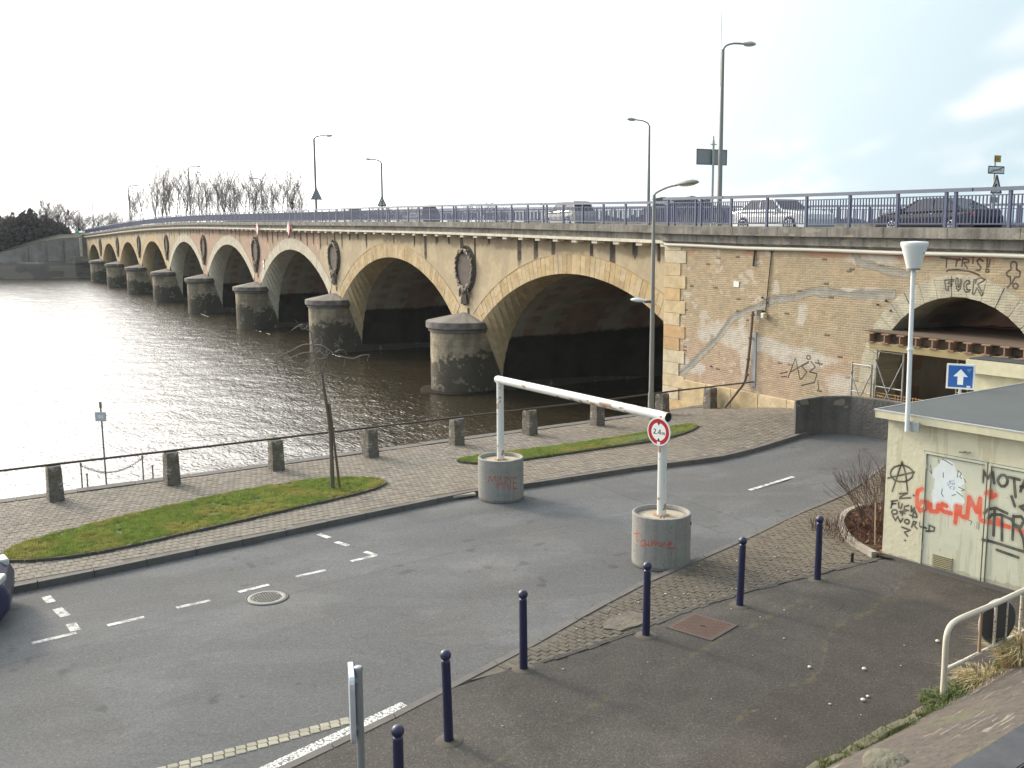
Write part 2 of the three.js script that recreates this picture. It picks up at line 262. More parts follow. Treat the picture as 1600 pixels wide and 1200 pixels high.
function lawn(P, label, seed) {
  const g = thing('grass_bed', label, 'lawn'); const R = rng(seed);
  const s = new THREE.ShapeGeometry(new THREE.Shape(P.map(([x, z]) => new THREE.Vector2(x, -z)))); s.rotateX(-Math.PI / 2);
  const pos = s.attributes.position; for (let i = 0; i < pos.count; i++) pos.setY(i, 0.035 + rise(pos.getX(i), pos.getZ(i)));
  part('soil', muv(s), soilMat, g);
  const e = []; for (let i = 0; i < P.length; i++) { const a = P[i], b = P[(i + 1) % P.length], q = V(a[0], rise(a[0], a[1]), a[1]), r = V(b[0], rise(b[0], b[1]), b[1]), d = r.clone().sub(q), n = V(-d.z, 0, d.x).normalize().multiplyScalar(0.035), up = V(0, 0.055, 0), dn = V(0, -0.08, 0);
    if (d.length() < 1e-4) continue;
    e.push(hexa(r.clone().sub(n).add(dn), r.clone().add(n).add(dn), r.clone().add(n).add(up), r.clone().sub(n).add(up), q.clone().sub(n).add(dn), q.clone().add(n).add(dn), q.clone().add(n).add(up), q.clone().sub(n).add(up))); }
  part('edging', merge(e), edgeMat, g);
  let x0 = 1e9, x1 = -1e9, z0 = 1e9, z1 = -1e9; for (const [x, z] of P) { x0 = Math.min(x0, x); x1 = Math.max(x1, x); z0 = Math.min(z0, z); z1 = Math.max(z1, z); }
  const l = []; while (l.length < 13000) { const x = mix(x0, x1, R()), z = mix(z0, z1, R()); if (!inPoly(x, z, P)) continue; const n = fbm(x * 1.3, z * 1.3, 111, 4), m = vn(x * 7, z * 7, 112), f = 0.5 + 0.9 * R(); if (m < 0.20) continue;
    const dry = sst(0.45, 0.65, n) * 0.8 + 0.3 * R(); l.push({ m: at(x, 0.03 + rise(x, z), z, R() * 6.28, 0.6 + 0.7 * m + 0.25 * R()), c: new THREE.Color().setRGB(f * (0.78 + 0.45 * dry), f * (0.92 + 0.10 * dry), f * (0.85 + 0.5 * dry)) }); }
  copies('grass', bladeTuft(seed + 3, 12, 0.060, 0.045), bladeMat, l, g);
  return g;
}
lawn(lawn1, 'long rounded strip of short green grass with the young staked tree on it', 21);
lawn(lawn2, 'narrow strip of green grass behind the height gauge, without a tree', 22);

// near side: block paving between the road and the forecourt, a flush kerb, the asphalt forecourt
const nearPave = hub('near_pavement', scene); nearPave.name = numbered('near_pavement'); nearPave.userData.kind = 'structure';
part('paving_bed', ruled((z) => nearX(z) + 0.1, foreX, FORE_Y - 0.010, -1, 18.6, 0.6, 6), bedMat, nearPave);
{
  const R = rng(31), a = 0.30, ux = -Math.sin(a), uz = -Math.cos(a), vx = Math.cos(a), vz = -Math.sin(a), W = 0.2, D = 0.11, blocks = [];
  for (let i = -20; i < 170; i++) for (let j = -14; j < 60; j++) {
    const s = i * D, t = j * W + (i % 2 ? W / 2 : 0), x = -12.2 + ux * s + vx * (t - 5), z = 18.4 + uz * s + vz * (t - 5);
    if (z < 1 || z > 18.2 || x < nearX(z) + 0.24 || x > foreX(z) - 0.1 || (x > -15.9 && inPoly(x, z, [[-16.2, 6.4], [-15.95, 7.3], [-15.2, 8.3], [-14.3, 8.95], [-13.2, 9.15], [-13.2, 3], [-16.4, 3]]))) continue;
    blocks.push({ x, z, d: Math.hypot(x, z - 24.8), y: FORE_Y + rise(x, z) + (R() - 0.5) * 0.01, ry: a + (R() - 0.5) * 0.03, tx: (R() - 0.5) * 0.012, tz: (R() - 0.5) * 0.012, k: Math.floor(R() * 4), c: 0.80 + 0.3 * R() });
  }
  blocks.sort((p, q) => p.d - q.d);
  const geo = blockGeo(W - 0.008, D - 0.008), mats = BLOCK.map((c) => plain([c[0] * 0.52, c[1] * 0.50, c[2] * 0.47], 0.92, { map: blockGrain }));
  blocks.slice(0, 220).forEach((b) => { const o = part('paving_block', geo, mats[b.k], nearPave); o.position.set(b.x, b.y, b.z); o.rotation.set(b.tx, b.ry, b.tz, 'YXZ'); });
  copies('paving_block_field', geo, mats[0], blocks.slice(220).map((b) => { const n = sst(13.5, 9, b.z + 1.5 * (fbm(b.x, b.z, 33, 3) - 0.5)), f = b.c * (1 + 0.35 * n); return { m: at(b.x, b.y, b.z, b.ry, 1, b.tx, b.tz), c: new THREE.Color().setRGB(f, f * 0.99, f * 0.96) }; }), nearPave);
  for (let z = 24; z > 0; z -= 1.0) {                                // flush kerb, a few centimetres above the road
    const z1 = z - 0.985, x = nearX(z), x1 = nearX(z1), y = FORE_Y + 0.006 + rise(x, z) + (R() - 0.5) * 0.01, b = -0.3;
    part('kerb_stone', hexa(V(x1, b, z1), V(x1 + 0.15, b, z1), V(x1 + 0.15, y + rise(x1, z1) - rise(x, z), z1), V(x1 + 0.015, y + rise(x1, z1) - rise(x, z), z1), V(x, b, z), V(x + 0.15, b, z), V(x + 0.15, y, z), V(x + 0.015, y, z)), kerbMat, nearPave);
  }
}
const foreMap = tex(1536, 1536, [-14, 3, 17, 23], (x, z, i, j) => {
  let v = 0.047 + 0.022 * (fbm(x * 0.7, z * 0.7, 121, 5) - 0.5) + 0.022 * (fbm(x * 3, z * 3, 122, 4) - 0.5);
  v *= 0.55 + 0.9 * h2(i, j, 123); if (h2(i, j, 124) > 0.965) v += 0.13 * h2(i, j, 125);
  const zone = sst(-0.06, 0.06, x + 10.2 - 0.42 * (z - 14.5) + 0.7 * (fbm(z * 0.7, 4, 127, 3) - 0.5)), bl = fbm(x * 0.45 + 3, z * 0.45, 138, 5);
  v *= mix(1.04, 0.90, zone) * (1 + 0.34 * (sst(0.42, 0.58, bl) - 0.5)); const ck = Math.abs(fbm(x * 0.55, z * 0.55, 139, 4) - 0.5); if (ck < 0.0022 && vn(x * 0.5, z * 0.5, 140) > 0.45) v *= 0.6;
  let c = [v * mix(1.10, 1.17, zone), v * 0.98, v * mix(0.87, 0.82, zone)];
  const s1 = Math.abs(x + 12.0 - 0.30 * (z - 14) + 0.5 * (fbm(z * 0.8, 1, 126, 3) - 0.5)), s2 = Math.abs(x + 10.2 - 0.42 * (z - 14.5) + 0.7 * (fbm(z * 0.7, 4, 127, 3) - 0.5));
  const m = fbm(x * 2.2, z * 2.2, 128, 4), moss = sst(0.47, 0.55, fbm(x * 13, z * 13, 136, 3)) * Math.max(sst(0.14, 0.02, s1) * sst(0.44, 0.56, m), sst(0.16, 0.02, s2) * sst(0.46, 0.58, m));
  c = mix3(c, [0.085 + 0.03 * h2(i, j, 129), 0.082, 0.028], 0.38 * moss);
  const seam = sst(0.46, 0.56, fbm(x * 9, z * 9, 137, 3)) * Math.max(sst(0.05, 0.01, s1), sst(0.045, 0.01, s2)); c = mix3(c, gray(0.12, 1, 0.97, 0.88), 0.2 * seam * sst(0.3, 0.5, m));
  const lich = vn(x * 4.1, z * 4.1, 130) * vn(x * 11, z * 11, 131); if (lich > 0.82) c = mix3(c, [0.14, 0.125, 0.07], 0.5);
  return c;
});
const foreMat = new THREE.MeshStandardMaterial({ map: foreMap, bumpMap: grainBump, bumpScale: 0.012, roughness: 0.95 });
ground('forecourt', ruled(foreX, () => 6, FORE_Y, 2, 36, 1, 12), foreMat);
{                                                                    // the seam where the old surfacing ends: a low ragged lip of asphalt
  const R = rng(35), g = [];
  for (let z = 17.4; z > 9.1; z -= 0.22) { const x = foreX(z), x1 = foreX(z - 0.22), w = 0.05 + 0.05 * R(), y = FORE_Y + 0.006 + 0.012 * R(); g.push(hexa(V(x1 - 0.02, FORE_Y - 0.05, z - 0.22), V(x1 + w, FORE_Y - 0.05, z - 0.22), V(x1 + w, y, z - 0.22), V(x1 - 0.02, y, z - 0.22), V(x - 0.02, FORE_Y - 0.05, z), V(x + w, FORE_Y - 0.05, z), V(x + w, y, z), V(x - 0.02, y, z))); }
  ground('asphalt_edge', merge(g), foreMat);
}

// river: displaced long waves, fine ripples as relief, muddy water under a clear skin
const WATER_Y = -2.2;
const ripple = tex(1024, 1024, [0, 0, 24, 24], (x, y) => { const wx = x + 0.5 * (fbm(x * 0.5, y * 0.5, 141, 3, 12) - 0.5), a = fbm(wx * 1.5, y * 3.0, 142, 4, 36, 72), b = 1 - Math.abs(2 * fbm(wx * 3, y * 6, 143, 3, 72, 144) - 1); return 0.55 * a + 0.45 * b; }, { srgb: false });
const waterMat = phys([0.034, 0.027, 0.016], 0.20, { bumpMap: ripple, bumpScale: 0.078, ior: 1.7, specularIntensity: 1 });
{
  const line = (a, b, n) => Array.from({ length: n + 1 }, (_, i) => a + (b - a) * i / n);
  const xs = [-900, -500, -300, ...line(-232, -26.4, 640)], zz = [-700, -300, -150, ...line(-64, 34, 330), 60, 120, 300];
  const rows = zz.map((z) => xs.map((x) => V(x, WATER_Y + (x > -231 && z > -63 && z < 33 ? 0.09 * (fbm(x * 0.35 + z * 0.06, z * 0.5, 145, 3) - 0.5) + 0.075 * (fbm(x * 1.05, z * 1.25, 149, 2) - 0.5) : 0), z)));
  ground('river', sheet(rows), waterMat);
  const R = rng(151), fm = plain([0.62, 0.60, 0.55], 0.9), q = [];          // thin foam lines trailing from the piers
  for (let k = 1; k < 4; k++) { const px = -39.2 - 21.64 * k - 10.82; for (let n = 0; n < 1; n++) { let x = px + (n < 2 ? 2.4 : -2.6) + R(), z = 1.2 + 1.3 * n + 0.8 * R(); const L = 5 + Math.floor(5 * R()); for (let i = 0; i < L; i++) { const l = 0.3 + 0.5 * R(), w = 0.03 + 0.06 * R(), dz = 0.12 * (R() - 0.4); if (R() < 0.8) q.push([V(x, WATER_Y + 0.07, z - w), V(x + l, WATER_Y + 0.07, z + dz - w * 0.6), V(x + l, WATER_Y + 0.07, z + dz + w * 0.6), V(x, WATER_Y + 0.07, z + w)]); x += l * 1.05; z += dz; } } }
  const f = stuff(part(numbered('foam'), quads(q), fm, scene)); Object.assign(f.userData, { label: 'thin white lines of foam on the river beside the piers', category: 'foam' });
}

// ================================================================ the stone bridge
const stringTab = lerpTable([[-230, 5.75], [-207, 6.05], [-190, 6.32], [-176, 6.54], [-160, 6.8], [-152, 6.91], [-142, 7.03], [-133, 7.1], [-125, 7.13], [-116, 7.13], [-110, 7.1], [-103.4, 7.06], [-94, 6.95], [-84.3, 6.84], [-76, 6.74], [-67.8, 6.65], [-56, 6.52], [-48, 6.41], [-40.6, 6.28], [-30, 6.07], [-25, 5.97], [-15, 5.87], [0, 5.7]]);
const stringY = (x) => { const o = x / 1.09; return 6.4 + 1.09 * ((stringTab(o - 3) + 2 * stringTab(o) + stringTab(o + 3)) / 4 - 6.4); };
const SPAN = 21.64, HALF = SPAN / 2, crownX = (k) => -39.2 - SPAN * k, pierX = (k) => crownX(k) - HALF, RIN = 15.5, ROUT = 16.38, SPLAY = 1.3, BACK = -13.4;
const crownY = (k) => stringY(crownX(k)) - 1.66, XE = -31.2, XW = -223.5;

// stone and render surfaces
const corbelX = (i) => -31.9 - 1.62 * i;
const facadeMap = (x0, w, W) => tex(W, 512, [x0, -1, w, 9], (x, y, i, j) => {
  const top = stringY(x), d = top - y;
  const n = fbm(x * 0.9, y * 0.9, 201, 5), f = fbm(x * 5, y * 5, 202, 4);
  let c = mix3([0.495, 0.40, 0.258], [0.43, 0.345, 0.228], sst(0.4, 0.62, n)); const g = 0.90 + 0.22 * (f - 0.5) + 0.05 * (h2(i, j, 203) - 0.5); c = c.map((v) => v * g);
  // salmon render on the middle spans
  const pinkEdge = 0.25 * (fbm(y * 2, 3, 204, 3) - 0.5);
  if (x + pinkEdge < -74.3 && x - pinkEdge > -122.5) { c = mix3([0.435, 0.295, 0.21], [0.40, 0.28, 0.20], sst(0.4, 0.6, n)).map((v) => v * g); if (vn(x * 3.1, y * 3.1, 205) > 0.82 && d < 2.4) c = mix3(c, [0.5, 0.4, 0.3], 0.6); }
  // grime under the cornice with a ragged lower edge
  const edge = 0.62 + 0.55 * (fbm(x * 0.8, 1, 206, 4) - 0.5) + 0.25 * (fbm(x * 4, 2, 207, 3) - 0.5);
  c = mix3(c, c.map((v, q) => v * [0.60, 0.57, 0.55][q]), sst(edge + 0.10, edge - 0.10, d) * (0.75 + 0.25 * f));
  // black drips from the drains between the corbels
  const q = (x + 31.9) / -1.62 - 0.5, ci = Math.round(q), off = Math.abs(q - ci) * 1.62 + 0.05 * (fbm(y * 3, ci * 7.3, 208, 3) - 0.5);
  const r = h2(ci, 3, 209), len = r < 0.18 ? 0 : 0.5 + 1.3 * h2(ci, 5, 210) * h2(ci, 9, 211) + (r > 0.7 ? 0.8 : 0.15), wd = 0.12 + 0.16 * h2(ci, 6, 212);
  if (d < len) c = mix3(c, [0.040, 0.030, 0.026], 1.15 * sst(wd, wd * 0.6, off) * sst(len, len * 0.7, d + 0.3 * (vn(x * 9, y * 3, 213) - 0.5)) * (0.75 + 0.35 * (f - 0.3)));
  return c;
});
const bumpFine = tex(512, 512, [0, 0, 2, 2], (x, y) => fbm(x * 16, y * 16, 221, 4, 32), { srgb: false });
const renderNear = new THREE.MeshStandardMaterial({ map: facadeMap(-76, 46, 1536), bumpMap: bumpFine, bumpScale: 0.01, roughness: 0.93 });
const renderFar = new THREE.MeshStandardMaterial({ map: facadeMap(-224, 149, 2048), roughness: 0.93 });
const stoneMap = tex(512, 512, [0, 0, 3, 3], (x, y, i, j) => { const n = 0.86 + 0.5 * (fbm(x * 4, y * 4, 231, 5, 12) - 0.5) + 0.22 * (fbm(x * 21.33, y * 21.33, 232, 3, 64) - 0.5) + 0.06 * (h2(i, j, 233) - 0.5); const w = fbm(x * 2, y * 2, 234, 3, 6); return [n, n * (1.0 - 0.05 * w), n * (1.02 - 0.16 * w)]; });
const stone = (c, r = 0.92) => plain(c, r, { map: stoneMap, bumpMap: bumpFine, bumpScale: 0.008 });
const ringMats = [[0.53, 0.405, 0.235], [0.50, 0.375, 0.205], [0.56, 0.44, 0.275], [0.46, 0.345, 0.195], [0.52, 0.42, 0.27]].map((c) => stone(c));
const paleMats = [[0.56, 0.515, 0.42], [0.52, 0.48, 0.395], [0.58, 0.54, 0.45]].map((c) => stone(c));
const mortarMat = stone([0.57, 0.49, 0.35]);
const bandMat = stone([0.66, 0.62, 0.54]);
const copingMat = new THREE.MeshStandardMaterial({ roughness: 0.92, bumpMap: bumpFine, bumpScale: 0.012, map: tex(1024, 256, [0, 0, 16, 4], (x, y, i, j) => { const n = fbm(x * 1.5, y * 3, 241, 5, 24, 12), s = fbm(x * 7, y * 0.5, 242, 4, 112, 2), k = vn(x * 3, y * 5, 243, 48, 20); let v = 0.165 + 0.14 * (n - 0.5) + 0.15 * (s - 0.5) + 0.03 * (h2(i, j, 244) - 0.5); let c = [v * 1.06, v * 0.98, v * 0.86]; if (k > 0.8) c = mix3(c, [0.30, 0.27, 0.21], 0.6); return c; }) });
const barrelMap = tex(512, 1024, [0, 0, 13.4, 26], (z, s, i, j) => {      // s runs round the vault from water to water
  const e = Math.min(s, 26 - s), n = fbm(z * 1.2, s * 1.2, 251, 4), row = Math.floor(s / 0.55), brick = h2(Math.floor(z / 0.45 + (row % 2) * 0.5), row, 252);
  let c = mix3([0.27, 0.175, 0.135], [0.31, 0.21, 0.165], brick);
  const toothed = Math.abs((z + 0.5 * (row % 2)) % 4.4 - 2.2) < 0.8 || z < 0.7 + 0.4 * (row % 2) || (e > 6 && e < 6.5) || (e > 9 && e < 9.5);
  if (toothed) c = mix3([0.34, 0.295, 0.23], [0.30, 0.26, 0.205], brick);
  c = c.map((v) => v * (0.75 + 0.6 * (n - 0.2)));
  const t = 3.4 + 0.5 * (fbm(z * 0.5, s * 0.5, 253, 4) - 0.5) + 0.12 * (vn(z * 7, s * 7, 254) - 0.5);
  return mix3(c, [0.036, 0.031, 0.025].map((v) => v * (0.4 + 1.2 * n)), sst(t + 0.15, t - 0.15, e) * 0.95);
});
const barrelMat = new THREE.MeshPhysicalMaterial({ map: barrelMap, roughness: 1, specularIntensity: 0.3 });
const pierMap = tex(1024, 512, [0, -3, 12, 4.8], (u, y, i, j) => {
  const n = fbm(u * 1.1, y * 1.1, 261, 5), f = fbm(u * 6, y * 6, 262, 4), st = fbm(u * 5, y * 0.4, 263, 4), row = Math.floor((y + 3) / 0.42), jt = Math.abs((y + 3) / 0.42 - row - 0.5);
  let c = mix3([0.36, 0.295, 0.205], [0.22, 0.175, 0.125], sst(0.35, 0.65, n + 0.35 * (st - 0.5)));
  c = c.map((v) => v * (0.82 + 0.5 * (f - 0.3))); if (jt > 0.47) c = c.map((v) => v * 0.72);
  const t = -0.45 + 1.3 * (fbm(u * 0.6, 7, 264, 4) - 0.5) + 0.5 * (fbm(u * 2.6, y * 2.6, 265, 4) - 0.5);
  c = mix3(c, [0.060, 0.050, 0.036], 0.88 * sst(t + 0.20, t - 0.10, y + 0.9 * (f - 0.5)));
  if (f > 0.62 && y < 0.2 && vn(u * 2, y * 2, 266) > 0.55) c = mix3(c, [0.30, 0.28, 0.23], 0.5);
  return c;
});
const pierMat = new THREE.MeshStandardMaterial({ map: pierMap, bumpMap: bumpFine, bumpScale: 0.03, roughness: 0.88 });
const capMat = new THREE.MeshStandardMaterial({ map: tex(512, 256, [0, 0, 4, 2], (x, y, i, j) => { const n = fbm(x * 3, y * 3, 271, 5, 12, 6), v = 0.17 + 0.20 * (n - 0.5) + 0.04 * (h2(i, j, 272) - 0.5); return [v * 1.08, v * 0.96, v * 0.86]; }), bumpMap: bumpFine, bumpScale: 0.02, roughness: 0.93 });

const bridge = thing('stone_bridge', 'long stone road bridge with nine arches and rounded piers across the river', 'bridge');
const along = (x0, x1, a0, a1, z0, z1) => { const y = (x, o) => stringY(x) + o; return hexa(V(x0, y(x0, a0), z0), V(x1, y(x1, a0), z0), V(x1, y(x1, a1), z0), V(x0, y(x0, a1), z0), V(x0, y(x0, a0), z1), V(x1, y(x1, a0), z1), V(x1, y(x1, a1), z1), V(x0, y(x0, a1), z1)); };
const Rb = rng(51);
const ELL_A = 9.16, SPRING = 0.655;                                  // half angle of the face arc
const faceIn = (k, a, r = RIN) => [crownX(k) + r * Math.sin(a), crownY(k) - RIN + r * Math.cos(a)];
const inner = (k, t) => [crownX(k) + ELL_A * Math.sin(t), WATER_Y + (crownY(k) - WATER_Y) * Math.cos(t)];
for (let k = 0; k < 9; k++) {
  const cx = crownX(k), cy = crownY(k) - RIN;
  // spandrel: between the ring's back and the string course
  const up = [], n = 72;
  for (let i = 0; i <= n; i++) { const x = cx - HALF + SPAN * i / n, dx = x - cx, low = Math.abs(dx) < 9.86 ? cy + Math.sqrt(16.3 * 16.3 - dx * dx) : 1.2; up.push([V(x, low, 0), V(x, stringY(x) + 0.02, 0)]); }
  part('spandrel_wall', sheet(up.filter((r) => r[0].x < XE + 0.4), (q) => [q.x, q.y]), k < 2 && true ? renderNear : renderFar, bridge);
  // ring of voussoirs
  const N = k < 2 ? 54 : 40, mats = k < 2 || k > 4 ? ringMats : paleMats, joined = [];
  const ringHex = (a0, a1, r0, r1, z) => { const p = (a, r, zz) => { const [x, y] = faceIn(k, a, r); return V(x, y, zz); }; return hexa(p(a0, r0, -0.35), p(a1, r0, -0.35), p(a1, r1, -0.35), p(a0, r1, -0.35), p(a0, r0, z), p(a1, r0, z), p(a1, r1, z), p(a0, r1, z)); };
  for (let i = 0; i < N; i++) {
    const w = 2 * SPRING / N, a0 = -SPRING + i * w + 0.0007, a1 = a0 + w - 0.0014;
    if (faceIn(k, a0)[0] > XE + 0.6) continue;
    const cuts = k < 2 && Math.abs(i - N / 2) > 6 && Rb() < 0.72 ? [RIN + 0.28 + 0.32 * Rb()] : [];
    let r = RIN;
    for (const c of [...cuts, ROUT]) { const g = ringHex(a0, a1, r, c - (c < ROUT ? 0.018 : 0), 0.014 + 0.014 * Rb()); if (k < 2) part('voussoir', g, mats[Math.floor(Rb() * mats.length)], bridge); else joined.push(g); r = c; }
  }
  if (k >= 2) stuff(part('arch_ring', merge(joined), k > 4 ? ringMats[0] : paleMats[0], bridge));
  { const b = []; for (let i = 0; i <= 40; i++) { const a = -SPRING + 2 * SPRING * i / 40, p = faceIn(k, a, RIN + 0.01), q = faceIn(k, a, ROUT - 0.01); if (p[0] < XE + 0.6) b.push([V(p[0], p[1], 0.006), V(q[0], q[1], 0.006)]); }
    part('ring_mortar', sheet(b), mortarMat, bridge);
    const hood = []; for (let i = 0; i < 60; i++) { const a0 = -SPRING + 2 * SPRING * i / 60, a1 = a0 + 2 * SPRING / 60; if (faceIn(k, a0, ROUT)[0] < XE + 0.6) hood.push(ringHex(a0, a1, ROUT, ROUT + 0.035, 0.035)); }
    part('hood_mould', merge(hood), k > 1 && k < 5 ? paleMats[1] : ringMats[3], bridge); }
  // splayed reveal from the flat face arc to the deeper vault edge, built of long stones
  const M = 30, sp = [];
  for (let i = 0; i < M; i++) {
    const t0 = -1 + 2 * i / M, t1 = -1 + 2 * (i + 1) / M - 0.0012, F = (t) => { const q = faceIn(k, t * SPRING); return V(q[0], q[1], 0.012); }, E = (t) => { const q = inner(k, t * Math.PI / 2); return V(q[0], q[1], -SPLAY); };
    if (F(t0).x > XE + 0.6) continue;
    const o = V(0, 0.003 + 0.004 * Rb(), 0), q = quads([[F(t0).add(o), F(t1).add(o), E(t1).add(o), E(t0).add(o)]]);
    if (k < 2) part('splay_stone', q, ringMats[Math.floor(Rb() * 5)], bridge); else sp.push(q);
  }
  if (k >= 2) stuff(part('splay', merge(sp), k > 4 ? ringMats[0] : paleMats[0], bridge));
  { const b = []; let s = 0, last = null; for (let i = 0; i <= 64; i++) { const t = -Math.PI / 2 + Math.PI * i / 64, q = inner(k, t), p = V(q[0], q[1], 0); if (last) s += p.distanceTo(last); last = p; b.push([[p, s, -SPLAY + 0.02], [p, s, BACK]]); }
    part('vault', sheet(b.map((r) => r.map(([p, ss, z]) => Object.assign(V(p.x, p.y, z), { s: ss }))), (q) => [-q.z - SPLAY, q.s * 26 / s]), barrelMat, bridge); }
}
// piers with rounded cutwaters, moulded caps and low cones
for (let k = 0; k < 8; k++) {
  const x = pierX(k), p = hub('pier', bridge, x, 0, 0);
  const out = [], R0 = 1.84; out.push([-1.62, BACK], [-1.66, -SPLAY]); for (let i = 0; i <= 24; i++) { const a = Math.PI - Math.PI * i / 24; out.push([R0 * Math.cos(a), 0.2 + R0 * Math.sin(a)]); } out.push([1.66, -SPLAY], [1.62, BACK]);
  let s = 0; const rows = out.map((q, i) => { if (i) s += Math.hypot(q[0] - out[i - 1][0], q[1] - out[i - 1][1]); return [-3, -1.4, 0, 1.3].map((y) => Object.assign(V(q[0] * (1 + 0.006 * (1.3 - y)), y, q[1]), { s: s + k * 1.7 })); });
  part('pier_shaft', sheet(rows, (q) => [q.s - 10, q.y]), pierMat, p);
  const cap = lathe([[1.80, 1.06], [1.95, 1.10], [1.95, 1.20], [2.06, 1.26], [2.08, 1.30], [2.08, 1.60], [2.04, 1.64], [0.02, 2.06]], 56); cap.translate(0, 0, 0.2);
  const u = cap.attributes.uv; for (let i = 0; i < u.count; i++) u.setXY(i, u.getX(i) * 12, u.getY(i) * 3);
  part('pier_cap', (() => { const g = prep(cap); g.computeVertexNormals(); return g; })(), capMat, p);
  if (k < 1) { const f = lathe([[1.7, -2.6], [2.5, -2.5], [2.45, -2.17], [2.35, -2.14], [1.7, -2.13]], 36); f.translate(0.0, 0, 0.2); part('pier_footing', f, phys([0.026, 0.022, 0.017], 0.95, { specularIntensity: 0.15 }), p); }
}
// oval wreaths over the piers
const wreathMats = [stone([0.125, 0.105, 0.095]), stone([0.095, 0.078, 0.068]), stone([0.33, 0.285, 0.23])];
{
  const R = rng(61), leaves = [], berries = [], ring = [];
  for (let i = 0; i < 84; i++) { const a = i / 84 * 6.283, e = 0.13 * (R() - 0.5), r = 1 + e, x = 0.98 * r * Math.sin(a), y = 1.06 * r * Math.cos(a), d = (Math.sin(a) > 0 ? 1 : -1); const g = new THREE.ConeGeometry(0.085, 0.34, 5); g.scale(1, 1, 0.6); g.rotateZ(-a + Math.PI / 2 * -d + (R() - 0.5) * 0.9 + Math.PI); g.rotateX((R() - 0.5) * 0.5); g.translate(x, y, 0.12 + 0.12 * R()); leaves.push(g); }
  const tor = new THREE.TorusGeometry(1, 0.17, 8, 40); tor.scale(1.0, 1.06, 0.9);
  const frame = new THREE.TorusGeometry(1.16, 0.07, 6, 40); frame.scale(1.0, 1.06, 1);
  const plaque = new THREE.CylinderGeometry(0.86, 0.9, 0.09, 36); plaque.rotateX(Math.PI / 2); plaque.scale(1, 1.08, 1); plaque.translate(0, 0, 0.05);
  const knot = []; for (let i = 0; i < 9; i++) { const a = -0.42 + 0.84 * i / 8; knot.push(rod(V(0.05 * (i - 4), -1.22, 0.14), V(0.05 * (i - 4) + 0.3 * Math.sin(a), -2.0 + 0.12 * Math.abs(a) + 0.1 * R(), 0.14), 0.045, 0.07, 6)); } knot.push(rbox(0.34, 0.2, 0.24, 0.05, 0, -1.22, 0.14));
  for (let i = 0; i < 6; i++) { const s = i % 2 ? 1 : -1; knot.push(pipe([V(0.1 * s, -1.2, 0.14), V(s * (0.3 + 0.05 * i), -1.1, 0.17), V(s * (0.42 + 0.04 * i), -1.32 - 0.05 * i, 0.12)], 0.045, 8, 5)); }
  for (let i = 0; i < 5; i++) knot.push(turn(new THREE.ConeGeometry(0.09, 0.3, 5), (i - 2) * 0.16, 1.2 - 0.05 * Math.abs(i - 2), 0.14, 0, 0, -(i - 2) * 0.3));
  const G = { l: merge(leaves), t: merge([tor, frame]), p: plaque, k: merge(knot) };
  for (let k = 0; k < 8; k++) { const x = pierX(k) + 0.0, m = hub('medallion', bridge, x, 4.42 + (stringY(x) - stringY(pierX(0))) * 0.8, 0); part('wreath', muv(G.t.clone()), wreathMats[1], m); part('wreath_leaves', muv(G.l.clone()), wreathMats[2], m); part('plaque', muv(G.p.clone()), wreathMats[0], m); part('ribbon_knot', muv(G.k.clone()), wreathMats[0], m);
    if (k < 3) part('drain_hole', box(0.2, 0.3, 0.06, 0.25, -2.28, 0.0), plain([0.012, 0.011, 0.01], 0.9), m); }
}
// cornice: corbels, string course, frieze blocks, coping stones
for (let i = 0; i < 118; i++) { const x = corbelX(i); if (x < XW) break; const c = hub('corbel', bridge, x, stringY(x) - 0.155, 0); part('corbel_block', muv(box(0.42, 0.12, 0.40, 0, 0, 0.2)), bandMat, c); }
for (let x = XE, i = 0; x > XW; x -= 2.16, i++) {
  const x1 = Math.max(XW, x - 2.15);
  part('string_course', along(x1 - 0.01, x, -0.09, 0.03, -0.2, 0.46), bandMat, bridge);
  part('frieze_block', along(x1, x, 0.03, 0.31, -0.2, 0.22 + 0.012 * Rb()), copingMat, bridge);
  part('coping_stone', along(x1, x, 0.31, 0.60, -0.5, 0.40 + 0.015 * Rb()), copingMat, bridge);
}
{
  const pave = plain([0.22, 0.21, 0.19], 0.9), rows = [], far = [], walk = [], walk2 = [];
  for (let x = -6; x >= XW - 60; x -= 3) { const y = stringY(x); rows.push([V(x, y + 0.30, 0.2), V(x, y + 0.30, BACK)]); walk.push([V(x, y + 0.44, -0.3), V(x, y + 0.44, -1.7)]); walk2.push([V(x, y + 0.44, -11.6), V(x, y + 0.44, -12.9)]); }
  part('bridge_roadway', sheet(rows), roadMat, bridge); part('walkway', sheet(walk), pave, bridge); part('walkway', sheet(walk2), pave, bridge);
  for (let x = XE; x > XW; x -= 10.8) part('far_parapet', along(Math.max(XW, x - 10.79), x, -1.0, 0.60, BACK, BACK + 0.45), copingMat, bridge);
  part('far_face', sheet(zs(XW, XE, 4).map((x) => [V(x, stringY(x) - 1.5, BACK), V(x, stringY(x) + 0.2, BACK)])), renderFar, bridge);
}

